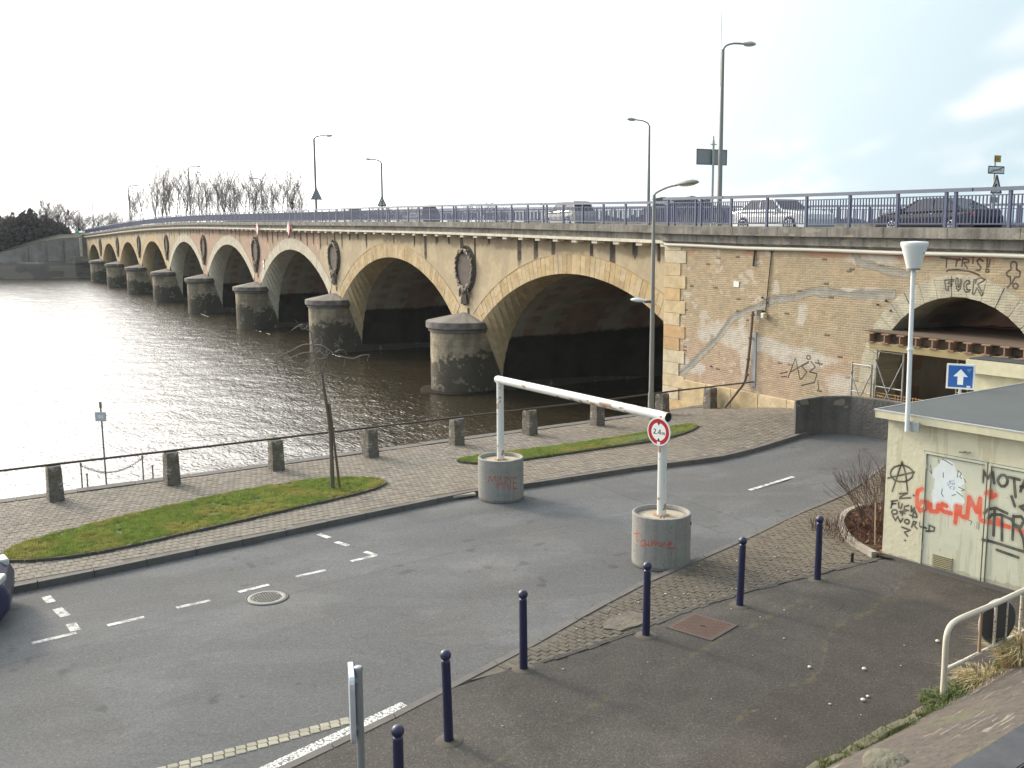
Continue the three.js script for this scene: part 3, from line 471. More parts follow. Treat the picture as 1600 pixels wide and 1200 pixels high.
// railings: posts, a broad top rail, a bottom rail, rows of thin bars
const railBlue = plain([0.066, 0.080, 0.150], 0.45), railTop = plain([0.115, 0.135, 0.19], 0.4);
function railing(label, z, xa, xb, base, hgt, post, bar, keep) {
  const g = thing('bridge_railing', label, 'railing'), y = (x) => stringY(x) + base;
  const sec = []; for (let x = xa; x > xb; x -= 10) sec.push(x);
  for (const x of sec) { const x1 = Math.max(xb, x - 9.96), n = 4; const t = [], b = [], u = [];
    for (let i = 0; i < n; i++) { const p = mix(x, x1, i / n), q = mix(x, x1, (i + 1) / n), hx = (o0, o1, w) => hexa(V(q, y(q) + o0, z - w), V(p, y(p) + o0, z - w), V(p, y(p) + o1, z - w), V(q, y(q) + o1, z - w), V(q, y(q) + o0, z + w), V(p, y(p) + o0, z + w), V(p, y(p) + o1, z + w), V(q, y(q) + o1, z + w)); t.push(hx(hgt - 0.10, hgt, 0.06)); u.push(hx(hgt - 0.22, hgt - 0.19, 0.018)); b.push(hx(0.09, 0.125, 0.018)); }
    part('top_rail', merge(t), railTop, g); part('upper_rail', merge(u), railBlue, g); part('bottom_rail', merge(b), railBlue, g); }
  const pg = box(0.085, hgt - 0.085, 0.07, 0, (hgt - 0.085) / 2, 0), bg = box(0.030, hgt - 0.3, 0.030, 0, hgt / 2 - 0.045, 0), rest = [];
  let np = 0; for (let x = xa, i = 0; x > xb; x -= post, i++) { const l = i % 6 === 0 && i ? [x - 0.15, x + 0.15] : [x]; for (const q of l) if (np++ < 260) { const o = part('post', pg, railBlue, g); o.position.set(q, y(q), z); } else rest.push(pg.clone().translate(q, y(q), z)); }
  if (rest.length) stuff(part('far_posts', merge(rest), railBlue, g));
  let nb = 0; const far = []; for (let x = xa - 0.06; x > xb; x -= bar) { if (nb < keep) { nb++; const o = part('bar', bg, railBlue, g); o.position.set(x, y(x), z); } else far.push(at(x, y(x), z)); }
  if (far.length) copies('bar_row', bg, railBlue, far, g);
  return g;
}
railing('blue steel railing with thin bars on the near side of the bridge, over the arches', 0.2, -31.5, -224, 0.60, 0.94, 1.62, 0.112, 150);
railing('lower blue railing on the far side of the bridge roadway, behind the cars', -12.9, -9, -224, 0.60, 0.90, 1.9, 0.13, 0);
railing('blue steel railing on top of the brick abutment wall at the right', 0.78, -8, -31.4, 0.60, 1.06, 1.78, 0.112, 200);

// ================================================================ the brick abutment at the right end of the bridge
const AX0 = -31.44, AX1 = -7.6, AF = 0.65, ACX = -18.33, AR = 2.78, ACY = 1.79, ARO = 3.36;
const LETTERS_TOP = [[[-19.01,5.63],[-18.37,5.58]],[[-18.81,5.6],[-18.81,5.37]],[[-18.52,5.6],[-18.48,5.53],[-18.41,5.61]],[[-18.48,5.55],[-18.51,5.4]],[[-18.3,5.59],[-18.32,5.41]],[[-18.3,5.62],[-18.12,5.59],[-18.11,5.52],[-18.26,5.5],[-18.14,5.35]],[[-17.98,5.72],[-17.98,5.5]],[[-17.68,5.56],[-17.78,5.62],[-17.86,5.57],[-17.82,5.48],[-17.73,5.4],[-17.76,5.31],[-17.87,5.31]],[[-17.55,5.62],[-17.55,5.4]],[[-17.47,5.6],[-17.5,5.41]],[[-17.48,5.31],[-17.49,5.28],[-17.53,5.27],[-17.56,5.28],[-17.58,5.31],[-17.56,5.34],[-17.53,5.35],[-17.5,5.34],[-17.48,5.31]],[[-18.79,5.25],[-18.75,5.29],[-18.46,5.31],[-18.1,5.28],[-17.86,5.22],[-17.75,5.17]],[[-16.86,5.47],[-16.86,5.51],[-16.84,5.54],[-16.81,5.56],[-16.78,5.57],[-16.75,5.56],[-16.72,5.54],[-16.69,5.51],[-16.69,5.48]],[[-16.86,5.47],[-16.84,5.37],[-16.97,5.27],[-16.93,5.18],[-16.85,5.17]],[[-16.69,5.48],[-16.69,5.37],[-16.58,5.31],[-16.59,5.18],[-16.7,5.16]],[[-16.85,5.17],[-16.83,4.98],[-16.91,4.89]],[[-16.72,5.16],[-16.79,5.0]],[[-16.61,4.94],[-16.63,4.89],[-16.68,4.87],[-16.73,4.89],[-16.76,4.94],[-16.74,4.99],[-16.69,5.01],[-16.64,4.99],[-16.61,4.94]]];
const LETTERS_RING = [[[-18.81,5.01],[-18.52,5.04],[-18.53,4.99],[-18.68,4.96],[-18.69,4.92],[-18.57,4.91],[-18.59,4.86],[-18.69,4.84],[-18.66,4.74],[-18.75,4.75],[-18.81,5.01]],[[-18.44,5.08],[-18.46,5.0],[-18.42,4.79],[-18.36,4.74],[-18.3,4.8],[-18.27,5.01],[-18.3,5.06],[-18.32,4.95],[-18.35,4.82],[-18.38,4.85],[-18.39,5.07],[-18.44,5.08]],[[-18.02,5.02],[-18.12,5.03],[-18.2,4.94],[-18.19,4.8],[-18.13,4.71],[-18.03,4.73],[-17.98,4.78],[-18.09,4.78],[-18.13,4.87],[-18.1,4.94],[-18.01,4.95],[-18.02,5.02]],[[-17.89,5.06],[-17.91,4.68],[-17.85,4.67],[-17.81,4.79],[-17.78,4.84],[-17.63,4.64],[-17.59,4.69],[-17.77,4.94],[-17.56,5.06],[-17.7,5.12],[-17.81,5.07],[-17.84,4.97],[-17.83,5.06],[-17.89,5.06]]];
const LETTERS_LOW = [[[-24.71,1.55],[-24.4,2.24],[-24.16,1.56]],[[-24.6,1.76],[-23.81,2.19]],[[-23.81,2.16],[-24.11,2.01],[-23.87,1.84],[-24.09,1.59],[-24.16,1.58]],[[-23.7,2.2],[-23.51,2.05],[-23.76,1.86],[-23.43,1.84],[-23.52,1.55],[-24.08,1.37]],[[-23.73,2.33],[-23.76,2.28],[-23.82,2.26],[-23.88,2.27],[-23.91,2.32],[-23.89,2.37],[-23.83,2.39],[-23.76,2.38],[-23.73,2.33]],[[-25.07,1.65],[-24.75,1.74]],[[-25.02,1.54],[-24.79,1.59]],[[-23.41,2.29],[-23.33,2.13]],[[-23.52,2.19],[-23.22,2.17]],[[-23.38,1.6],[-23.33,1.35]]];
const wallRegion = [AX0 - 0.06, -2.5, 24, 8.6];
const wallMarks = marks(2048, 734, wallRegion, (g) => {              // red channel: black spray; alpha gives coverage
  stroke(g, LETTERS_TOP, '#ff0000', 0.05); stroke(g, LETTERS_RING, '#ff0000', 0.042); stroke(g, LETTERS_LOW, '#ff0000', 0.045);
});
const CRACKS = [[[-30.7, 0.8], [-30.0, 1.25], [-29.39, 1.71], [-28.34, 2.52], [-27.84, 3.02], [-27.51, 3.35], [-26.6, 3.72], [-26.07, 3.86], [-25.47, 4.13], [-24.58, 4.22], [-23.75, 4.47], [-22.16, 4.45], [-20.59, 4.53]], [[-22.1, 5.72], [-21.9, 5.43], [-21.22, 5.3], [-20.51, 5.18], [-19.9, 5.1]]];
const PATCHES = [[-27.9, 2.75, 1.5, 0.5], [-26.0, 2.5, 2.2, 0.35], [-24.0, 2.3, 1.6, 0.4], [-29.0, 2.6, 0.45, 0.35], [-24.2, 3.8, 0.3, 0.55], [-21.8, 4.5, 1.5, 0.22], [-21.4, 5.5, 1.3, 0.2], [-29.6, 1.3, 1.0, 0.3], [-22.4, 1.6, 0.8, 0.5], [-26.9, 1.9, 0.25, 0.8]];
const crackDist = (x, y) => { let b = 9; for (const L of CRACKS) for (let i = 1; i < L.length; i++) { const [ax, ay] = L[i - 1], [bx, by] = L[i], t = clamp(((x - ax) * (bx - ax) + (y - ay) * (by - ay)) / ((bx - ax) ** 2 + (by - ay) ** 2)); b = Math.min(b, Math.hypot(x - ax - t * (bx - ax), y - ay - t * (by - ay))); } return b; };
const courses = (x, y) => { const r = Math.floor(y / 0.07), o = (r % 2) * 0.11, bx = Math.floor((x + o) / 0.225), jx = (x + o) / 0.225 - bx, jy = y / 0.07 - r; return [r, bx, jy < 0.16 || jx < 0.05]; };
const brickMap = tex(2048, 734, wallRegion, (x, y, i, j) => {
  const rr = Math.hypot(x - ACX, y - ACY), inRing = (y > ACY ? rr : Math.abs(x - ACX)) < ARO + 0.02 && (y > ACY ? rr : Math.abs(x - ACX)) > AR - 0.1;
  const n = fbm(x * 0.8, y * 0.8, 301, 5), f = fbm(x * 5, y * 5, 302, 4); let c;
  if (inRing) { const s = Math.floor(Math.atan2(y - ACY, x - ACX) * 6.2); c = mix3([0.46, 0.42, 0.315], [0.40, 0.365, 0.28], h2(s, 1, 303)).map((v) => v * (0.82 + 0.5 * (f - 0.3) + 0.05 * (h2(i, j, 304) - 0.5))); }
  else {
    const [r, b, joint] = courses(x, y), t = h2(b, r, 305);
    const low = sst(3.6, 1.6, y + 1.4 * (n - 0.5)), right = sst(-27, -23, x);
    const body = mix3(mix3([0.400, 0.305, 0.200], [0.350, 0.275, 0.175], t), mix3([0.405, 0.275, 0.200], [0.385, 0.285, 0.205], t), low * (0.55 + 0.45 * n));
    c = mix3(body, mix3([0.30, 0.25, 0.165], [0.36, 0.30, 0.205], t), right * sst(0.35, 0.7, n) * 0.8);
    c = c.map((v) => v * (0.88 + 0.18 * h2(b, r, 306) + 0.35 * (f - 0.5)));
    if (joint) c = mix3(c, [0.43, 0.365, 0.27], 0.45 * (0.4 + f));
    if (h2(b, r, 307) > 0.985) c = mix3(c, [0.07, 0.055, 0.04], 0.8);
    if (y > 5.55 && y < 5.72 && vn(x * 0.9, 2, 308) > 0.62) c = mix3([0.42, 0.20, 0.13], c, 0.4);
    let white = 0; for (const [px, py, w, h] of PATCHES) { const q = Math.hypot((x - px) / w, (y - py) / h); white = Math.max(white, sst(1.0, 0.55, q + 0.9 * (fbm(x * 2.6, y * 2.6, 309, 5) - 0.45))); }
    c = mix3(c, [0.50, 0.47, 0.42], white * (0.35 + 0.6 * f));
    if (x < -25.2) { const v = fbm(x * 2.4, y * 3.2, 310, 4); if (v > 0.66) c = mix3(c, [0.52, 0.47, 0.41], 0.55 * sst(0.66, 0.7, v)); }
    const cd = crackDist(x, y) + 0.16 * (fbm(x * 2.2, y * 2.2, 311, 5) - 0.5), wd = 0.10 + 0.08 * n;
    c = mix3(c, mix3([0.21, 0.195, 0.17], [0.33, 0.31, 0.27], f), sst(wd, wd * 0.55, cd));
    if (Math.abs(cd - wd * 0.9) < 0.012) c = c.map((v) => v * 0.6);
  }
  const m = wallMarks(x, y); if (m[3] > 0.02) c = mix3(c, [0.022, 0.020, 0.022], clamp(m[3] * (0.75 + 0.5 * (f - 0.3))));
  return c;
});
const brickBump = tex(2048, 734, wallRegion, (x, y, i, j) => { const [r, b, joint] = courses(x, y); const cd = crackDist(x, y); return 0.45 + (joint ? -0.25 : 0.15 * h2(b, r, 306)) + 0.35 * (fbm(x * 6, y * 6, 312, 4) - 0.5) - 0.3 * sst(0.1, 0.02, cd); }, { srgb: false });
const brickMat = new THREE.MeshStandardMaterial({ map: brickMap, bumpMap: brickBump, bumpScale: 0.035, roughness: 0.95 });
const abutment = thing('abutment_wall', 'tall brick abutment wall with stone quoins, a small arch and black graffiti, under the right end of the bridge', 'wall');
{
  const o = [[AX0, -2.6], [ACX - AR - 0.3, -2.6]]; for (let i = 0; i <= 40; i++) { const a = Math.PI - Math.PI * i / 40; o.push([ACX + (AR + 0.3) * Math.cos(a), ACY + (AR + 0.3) * Math.sin(a)]); } o.push([ACX + AR + 0.3, -2.6], [AX1, -2.6], [AX1, stringY(AX1) + 0.02]); for (let x = AX1; x >= AX0 - 0.01; x -= 1.5) o.push([Math.max(x, AX0), stringY(Math.max(x, AX0)) + 0.02]); o.push([AX0, stringY(AX0) + 0.02]);
  const g = new THREE.ShapeGeometry(new THREE.Shape(o.map((p) => new THREE.Vector2(...p)))); g.translate(0, 0, AF);
  part('brick_face', muv(g), brickMat, abutment);
  part('return_face', quads([[V(AX0, -2.6, -0.4), V(AX0, -2.6, AF), V(AX0, stringY(AX0), AF), V(AX0, stringY(AX0), -0.4)]]), ringMats[3], abutment);
  const qm = [[0.55, 0.44, 0.27], [0.56, 0.40, 0.22], [0.58, 0.475, 0.32], [0.53, 0.355, 0.185], [0.57, 0.50, 0.37]].map((c) => stone(c)), R = rng(71);
  let y = -2.4, i = 0; while (y < 5.8) { const h = Math.min(0.475, 5.96 - y), w = i % 2 ? 0.98 : 1.30; const t = y > 5 ? 4 : Math.floor(R() * 5); part('quoin', muv(rbox(w, h - 0.012, 1.1, 0.012, AX0 + w / 2 - 0.02, y + h / 2, AF - 0.55 + 0.025 + 0.008 * R())), qm[t], abutment); y += h; i++; }
  // voussoirs of the small arch
  const facing = (g) => { const p = g.attributes.position, u = g.attributes.uv; for (let i = 0; i < p.count; i++) u.setXY(i, p.getX(i), p.getY(i)); return g; };
  const jambMat = stone([0.43, 0.395, 0.30]), n = 19, hx = (a0, a1, z) => { const p = (a, r, zz) => V(ACX + r * Math.cos(a), ACY + r * Math.sin(a), zz); return hexa(p(a1, AR, -0.3), p(a0, AR, -0.3), p(a0, ARO, -0.3), p(a1, ARO, -0.3), p(a1, AR, z), p(a0, AR, z), p(a0, ARO, z), p(a1, ARO, z)); };
  for (let k = 0; k < n; k++) part('voussoir', facing(hx(Math.PI * k / n + 0.003, Math.PI * (k + 1) / n - 0.003, AF + 0.02 + 0.02 * R())), brickMat, abutment);
  for (const s of [-1, 1]) for (let k = 0; k < 7; k++) { const w = ARO - AR + (k % 2 ? 0 : 0.18); part('jamb_stone', muv(box(w, 0.6, 0.95, ACX + s * (AR + w / 2), ACY - 0.306 - k * 0.612, AF - 0.45 + 0.012 * R())), jambMat, abutment); }
  const b = []; for (let i = 0; i <= 32; i++) { const a = Math.PI * i / 32; b.push([V(ACX + (AR + 0.02) * Math.cos(a), ACY + (AR + 0.02) * Math.sin(a), AF), V(ACX + (AR + 0.02) * Math.cos(a), ACY + (AR + 0.02) * Math.sin(a), -13)]); }
  b.unshift([V(ACX + AR + 0.02, -0.6, AF), V(ACX + AR + 0.02, -0.6, -13)]); b.push([V(ACX - AR - 0.02, -0.6, AF), V(ACX - AR - 0.02, -0.6, -13)]);
  part('tunnel_vault', sheet(b, (q) => [-q.z, q.x + q.y + 30]), barrelMat, abutment);
  part('tunnel_end', quads([[V(ACX - 4, -0.8, -12.9), V(ACX + 4, -0.8, -12.9), V(ACX + 4, 6, -12.9), V(ACX - 4, 6, -12.9)]]), barrelMat, abutment);
  for (let x = -30.15; x < -21.9; x += 1.38) part('plinth_stone', muv(rbox(1.36, 1.5, 0.3, 0.02, x + 0.69, 0.82 - 0.75 - (x > -24 ? 0.05 : 0), AF - 0.05 + 0.015 * R())), qm[x > -27 ? 2 : 0], abutment);
  for (let x = AX0 - 0.05; x < AX1 - 1; x += 2.16) { const x1 = x + 2.145; part('frieze_block', along(x, x1, 0.03, 0.31, -0.2, 0.86 + 0.012 * R()), copingMat, abutment); part('coping_stone', along(x, x1, 0.31, 0.60, -0.5, 1.04 + 0.015 * R()), copingMat, abutment); part('ledge', along(x, x1, -0.03, 0.03, -0.2, 0.76), copingMat, abutment); }
  const pts = []; for (let x = AX0 + 0.1; x < AX1; x += 1.2) pts.push(V(x, stringY(x) - 0.11 + 0.01 * Math.sin(x), AF + 0.10));
  part('service_pipe', pipe(pts, 0.062, 60, 8), plain([0.62, 0.60, 0.52], 0.6), abutment);
  const dark = plain([0.05, 0.042, 0.036], 0.7); part('conduit', merge([rod(V(-25.63, 5.8, AF + 0.03), V(-25.84, 3.66, AF + 0.03), 0.018), box(0.25, 0.2, 0.12, -26.05, 3.62, AF + 0.06)]), dark, abutment); part('conduit', rod(V(-26.43, 5.8, AF + 0.05), V(-26.48, 5.2, AF + 0.05), 0.035), dark, abutment);
  part('wall_lamp', rbox(0.16, 0.2, 0.16, 0.04, -25.8, 3.55, AF + 0.14), plain([0.6, 0.55, 0.4], 0.5), abutment);
  for (const [x, y] of [[-26.02, 4.15], [-25.78, 3.98], [-21.1, 4.2], [-20.8, 4.33], [-20.6, 4.05], [-28.6, 1.5]]) part('bolt', rod(V(x, y, AF), V(x, y, AF + 0.06), 0.03), dark, abutment);
  part('paper_notice', box(0.28, 0.2, 0.01, -27.35, 4.55, AF + 0.02), plain([0.70, 0.68, 0.64], 0.8), abutment);
}
{ const t = thing('drainpipe', 'slim rusty downpipe on the brick wall, bent outward at its foot', 'drainpipe', [-26.5, 0, AF + 0.12]); const m = plain([0.17, 0.12, 0.085], 0.6);
  part('pipe', pipe([V(0.14, 3.65, 0), V(0.05, 2.6, 0), V(-0.08, 1.6, 0), V(-0.15, 1.2, 0.02), V(-0.4, 0.8, 0.12), V(-0.92, 0.2, 0.2)], 0.05, 40), m, t);
  for (const y of [3.5, 2.7, 1.95, 1.4]) part('pipe_clip', rod(V(mix(-0.1, 0.14, (y - 1.2) / 2.4) - 0.0, y, 0), V(mix(-0.1, 0.14, (y - 1.2) / 2.4), y + 0.07, 0), 0.075), m, t);
  part('backing_board', box(0.2, 1.9, 0.02, 0.14, 2.0, -0.1), plain([0.42, 0.42, 0.42], 0.8), t); }

// ================================================================ shoring platform and scaffold in front of the small arch
{
  const rust = plain([0.27, 0.165, 0.110], 0.8), wood = plain([0.33, 0.27, 0.145], 0.85, { map: stoneMap }), dark = plain([0.10, 0.075, 0.05], 0.9);
  const t = thing('shoring_platform', 'platform of brown steel beams with a timber header, jutting from the small arch', 'platform', [0, 0, 0]);
  const I = (x) => merge([box(0.26, 0.03, 5, x, 3.17, -1.1), box(0.26, 0.03, 5, x, 3.42, -1.1), box(0.035, 0.24, 5, x, 3.295, -1.1)]);
  for (let i = 0; i < 10; i++) part('steel_beam', I(-20.72 + 0.545 * i), rust, t);
  for (let i = 0; i < 9; i++) part('infill_block', box(0.46, 0.2, 3.6, -20.45 + 0.545 * i, 3.29, -0.62 - 0.03 * (i % 3)), dark, t);
  for (let i = 0; i < 6; i++) part('deck_board', box(5.4, 0.03, 0.6, -18.3, 3.452, 1.0 - 0.62 * i, 0, 0, 0.002 * (i - 3)), plain([0.12, 0.085, 0.06], 0.9), t);
  part('timber_header', rbox(5.0, 0.2, 0.14, 0.01, -18.25, 3.05, 1.28), wood, t);
  const tube = plain([0.34, 0.34, 0.33], 0.45, { metalness: 0.6 });
  const frame = (name, label, x0, x1, y0, y1, z, brace) => { const s = thing(name, label, 'scaffold', [0, 0, 0], 0, 'scaffold frames under the platform'); const r = 0.028;
    for (const x of [x0, x1]) part('upright', rod(V(x, y0, z), V(x, y1, z), r), tube, s); for (const y of [y0 + 0.45, (y0 + y1) / 2 + 0.1, y1 - 0.06]) part('ledger', rod(V(x0, y, z), V(x1, y, z), 0.022), tube, s); if (brace) { part('brace', rod(V(x0, y0 + 0.2, z + 0.03), V(x1, y1 - 0.3, z + 0.03), 0.018), tube, s); part('brace', rod(V(x1, y0 + 0.2, z + 0.06), V(x0, y1 - 0.3, z + 0.06), 0.018), tube, s); } return s; };
  frame('scaffold_frame', 'low scaffold frame standing outside the left jamb of the small arch', -21.35, -20.62, 0.55, 2.5, 1.35, true);
  frame('scaffold_frame', 'scaffold frame under the left end of the timber header', -20.58, -19.62, 0.55, 2.95, 1.2, true);
  frame('scaffold_frame', 'scaffold frame standing deeper inside the small arch, in its shadow', -18.6, -17.5, 0.55, 2.95, 0.2, true);
  const net = thing('mesh_fence', 'low orange mesh fence among the scaffold tubes in the small arch', 'fence'); const nm = plain([0.52, 0.33, 0.16], 0.8), b = [];
  for (let i = 0; i < 44; i++) b.push(box(0.018, 0.85, 0.01, -21.3 + i * 0.105, 1.15, 1.0 - (i > 8 ? 0.4 : 0))); for (let i = 0; i < 9; i++) b.push(box(4.6, 0.014, 0.01, -19.05, 0.75 + 0.1 * i, 0.607)), b.push(box(0.9, 0.014, 0.01, -20.9, 0.75 + 0.1 * i, 1.007)); part('mesh', merge(b), nm, net);
}
// low retaining wall of concrete panels
{
  const t = thing('low_concrete_wall', 'low dark concrete retaining wall of panels beside the road, in front of the small arch', 'wall');
  const m = new THREE.MeshStandardMaterial({ roughness: 0.9, bumpMap: bumpFine, bumpScale: 0.02, map: tex(768, 256, [0, -0.6, 8, 2.6], (x, y, i, j) => { const n = fbm(x * 1.6, y * 1.6, 331, 5), s = fbm(x * 6, y * 0.6, 332, 4), v = 0.085 + 0.06 * (n - 0.5) + 0.06 * (s - 0.5) + 0.02 * (h2(i, j, 333) - 0.5); let c = [v * 1.03, v * 0.97, v * 0.90]; if (fbm(x * 2, y * 3, 334, 4) > 0.68) c = mix3(c, [0.25, 0.22, 0.17], 0.5); return c; }) });
  const path = [[-21.88, 3.12], [-21.5, 1.75], [-20.9, 1.55]], seg = [[-21.88, 3.12, -21.66, 2.0], [-21.66, 1.985, -21.25, 1.66], [-21.24, 1.655, -19.6, 1.60], [-19.585, 1.6, -17.6, 1.55]];
  const S2 = [[-21.88, 3.12, -21.55, 2.36], [-21.54, 2.34, -20.85, 1.85], [-20.83, 1.84, -19.6, 1.62], [-19.58, 1.62, -17.4, 1.55]];
  for (const [x, z, x1, z1] of S2) { const d = V(x1 - x, 0, z1 - z), l = d.length(), n = V(-d.z, 0, d.x).normalize().multiplyScalar(-0.13), y = rise(x, z), y1 = rise(x1, z1), H = 0.97; const g = hexa(V(x1, -0.4, z1).sub(n), V(x, -0.4, z).sub(n), V(x, y + H, z).sub(n), V(x1, y1 + H, z1).sub(n), V(x1, -0.4, z1), V(x, -0.4, z), V(x, y + H, z), V(x1, y1 + H, z1)); part('wall_panel', g, m, t); part('panel_top', hexa(V(x1, y1 + H, z1).sub(n), V(x, y + H, z).sub(n), V(x, y + H + 0.03, z).sub(n), V(x1, y1 + H + 0.03, z1).sub(n), V(x1, y1 + H, z1), V(x, y + H, z), V(x, y + H + 0.03, z), V(x1, y1 + H + 0.03, z1)), capMat, t); }
}
// raised ground behind the low wall, up to the brick wall
ground('terrace', sheet(zs(0.4, 3.0, 0.4).map((z) => [-21.7, -20.5, -19, -17, -14.5].map((x, i) => V(x, 0.62 + 0.10 * fbm(x * 2, z * 2, 341, 3), Math.min(z, 2.2 - (i > 0 ? 0.6 : 0)))))), bedMat);

// ---------------------------------------------------------------- spray paint on the transformer house and the concrete rings (metres on the wall; radians and metres round the ring)
const SPRAY_LEFT = [[[.16,1.37],[.34,1.99]],[[.34,1.99],[.43,1.78],[.49,1.45]],[[.05,1.61],[.61,1.84]],[[.59,1.81],[.57,1.73],[.5,1.66],[.41,1.61],[.3,1.59],[.2,1.6],[.13,1.65],[.1,1.71],[.12,1.79],[.18,1.86],[.28,1.91],[.39,1.93],[.49,1.91],[.56,1.87],[.59,1.81]],[[.32,1.35],[.49,1.4],[.35,1.3],[.33,1.26],[.56,1.32]],[[.62,1.38],[.63,1.38]],[[.15,1.03],[.18,1.17]],[[.15,1.16],[.28,1.21]],[[.16,1.11],[.25,1.14]],[[.31,1.17],[.32,1.08],[.37,1.07],[.39,1.16]],[[.53,1.16],[.44,1.12],[.44,1.06],[.53,1.06]],[[.59,1.16],[.59,1.05]],[[.66,1.14],[.6,1.08],[.7,1.03]],[[.29,.98],[.28,.94],[.23,.92],[.19,.92],[.17,.95],[.19,.99],[.23,1.01],[.27,1.01],[.29,.98]],[[.42,1.03],[.4,.93]],[[.35,1.0],[.48,1.04]],[[.37,.97],[.46,.99]],[[.57,.98],[.7,.96]],[[.64,1.11],[.63,.94]],[[.67,1.09],[.72,.98]],[[.2,.88],[.26,.8],[.31,.89],[.37,.79],[.42,.87]],[[.56,.85],[.55,.81],[.52,.79],[.48,.8],[.46,.82],[.47,.86],[.51,.88],[.55,.87],[.56,.85]],[[.62,.75],[.65,.87],[.71,.87],[.69,.82],[.64,.81],[.73,.75]],[[.79,.88],[.79,.81],[.92,.8]],[[.98,.87],[.98,.75]],[[.98,.87],[1.09,.85],[1.08,.78],[.92,.74]],[[.41,.7],[.59,.68],[.47,.61],[.54,.55]],[[.49,.45],[.5,.45]]];
const SPRAY_RIGHT = [[[1.99,1.92],[1.99,2.13],[2.08,2.01],[2.15,2.13],[2.19,1.94]],[[2.43,2.03],[2.42,1.97],[2.38,1.92],[2.32,1.91],[2.28,1.94],[2.25,2.0],[2.27,2.06],[2.31,2.11],[2.36,2.12],[2.41,2.09],[2.43,2.03]],[[2.45,2.1],[2.64,2.09]],[[2.54,2.09],[2.59,1.77]],[[2.67,1.89],[2.73,2.08],[2.81,1.91]],[[2.67,1.97],[2.79,1.98]],[[2.52,1.76],[2.59,1.6]],[[2.8,1.67],[2.68,1.61],[2.81,1.54]],[[2.06,1.36],[2.13,1.45],[2.25,1.49],[2.46,1.44]],[[2.13,1.28],[2.19,1.36],[2.35,1.39],[2.54,1.35],[2.64,1.23]],[[2.23,1.47],[2.24,.98]],[[2.37,1.39],[2.4,.93]],[[2.58,1.42],[2.59,.99]],[[2.59,1.41],[2.71,1.44],[2.77,1.38],[2.72,1.25],[2.64,1.26]],[[2.69,1.22],[2.78,1.05],[2.82,.87]],[[2.06,.86],[2.33,.85],[2.82,.82]],[[2.32,.73],[2.71,.69]]];
const SPRAY_RED = [[[.8,1.55],[.71,1.49],[.69,1.37],[.71,1.19],[.77,1.11],[.91,1.19],[.92,1.31],[.8,1.3],[.75,1.23]],[[.98,1.28],[.99,1.15],[1.13,1.17],[1.14,1.3]],[[1.3,1.32],[1.22,1.34],[1.19,1.24],[1.27,1.2],[1.4,1.2]],[[1.51,1.36],[1.5,1.05]],[[1.51,1.33],[1.58,1.36],[1.57,1.23]],[[1.63,1.19],[1.72,1.19],[1.74,1.58],[1.9,1.34],[1.95,1.6],[1.98,1.21],[2.29,1.21],[2.51,1.2]],[[2.3,1.29],[2.38,1.22]],[[2.66,1.2],[2.83,1.15]],[[2.07,1.73],[2.14,1.77],[2.15,1.67],[2.23,1.73]]];
const SPRAY_BITS = [[[1.09,2.16],[1.11,2.11]],[[1.17,2.2],[1.38,2.12]],[[.93,2.04],[.97,1.88],[.92,1.93]],[[1.49,1.91],[1.49,2.04],[1.56,1.99],[1.53,1.93],[1.57,1.9]],[[1.62,1.9],[1.66,1.84]],[[1.2,1.94],[1.21,1.85]],[[1.2,1.63],[1.19,1.53],[1.23,1.49]],[[1.52,1.73],[1.64,1.7],[1.58,1.67]],[[1.4,1.54],[1.47,1.58]],[[1.49,1.63],[1.61,1.57]],[[1.76,1.15],[1.82,1.14],[1.8,1.08]]];
const WHITE_BLOB = [[[1.06,2.03],[1.13,2.16],[1.28,2.21],[1.4,2.15],[1.47,1.98],[1.44,1.82],[1.52,1.7],[1.67,1.47],[1.56,1.37],[1.36,1.48],[1.25,1.4],[1.06,1.36],[1.03,1.59],[1.05,1.84]]];
const RING_NEAR = [[[-.05,.75],[-.06,.53],[.04,.54]],[[-.23,.65],[.1,.71]],[[.33,.6],[.18,.56],[.18,.47],[.33,.49],[.35,.6],[.38,.5],[.46,.52]],[[.49,.6],[.49,.52],[.56,.51]],[[.59,.61],[.61,.52],[.68,.62],[.73,.53],[.81,.61],[.86,.52],[.92,.53]],[[.91,.6],[.96,.51],[1.03,.6],[1.08,.51]],[[1.15,.55],[1.27,.57],[1.22,.62],[1.15,.56],[1.17,.49],[1.32,.47],[1.4,.48]]];
const RING_FAR = [[[.48,.49],[.58,.68],[.7,.55],[.83,.69],[.9,.42]],[[.94,.4],[1.06,.7],[1.18,.38]],[[.98,.49],[1.16,.51]],[[1.26,.38],[1.26,.67],[1.42,.62],[1.26,.54],[1.46,.37]],[[1.5,.37],[1.53,.63]],[[1.86,.61],[1.64,.63],[1.64,.36],[1.86,.34]],[[1.64,.5],[1.82,.49]]];

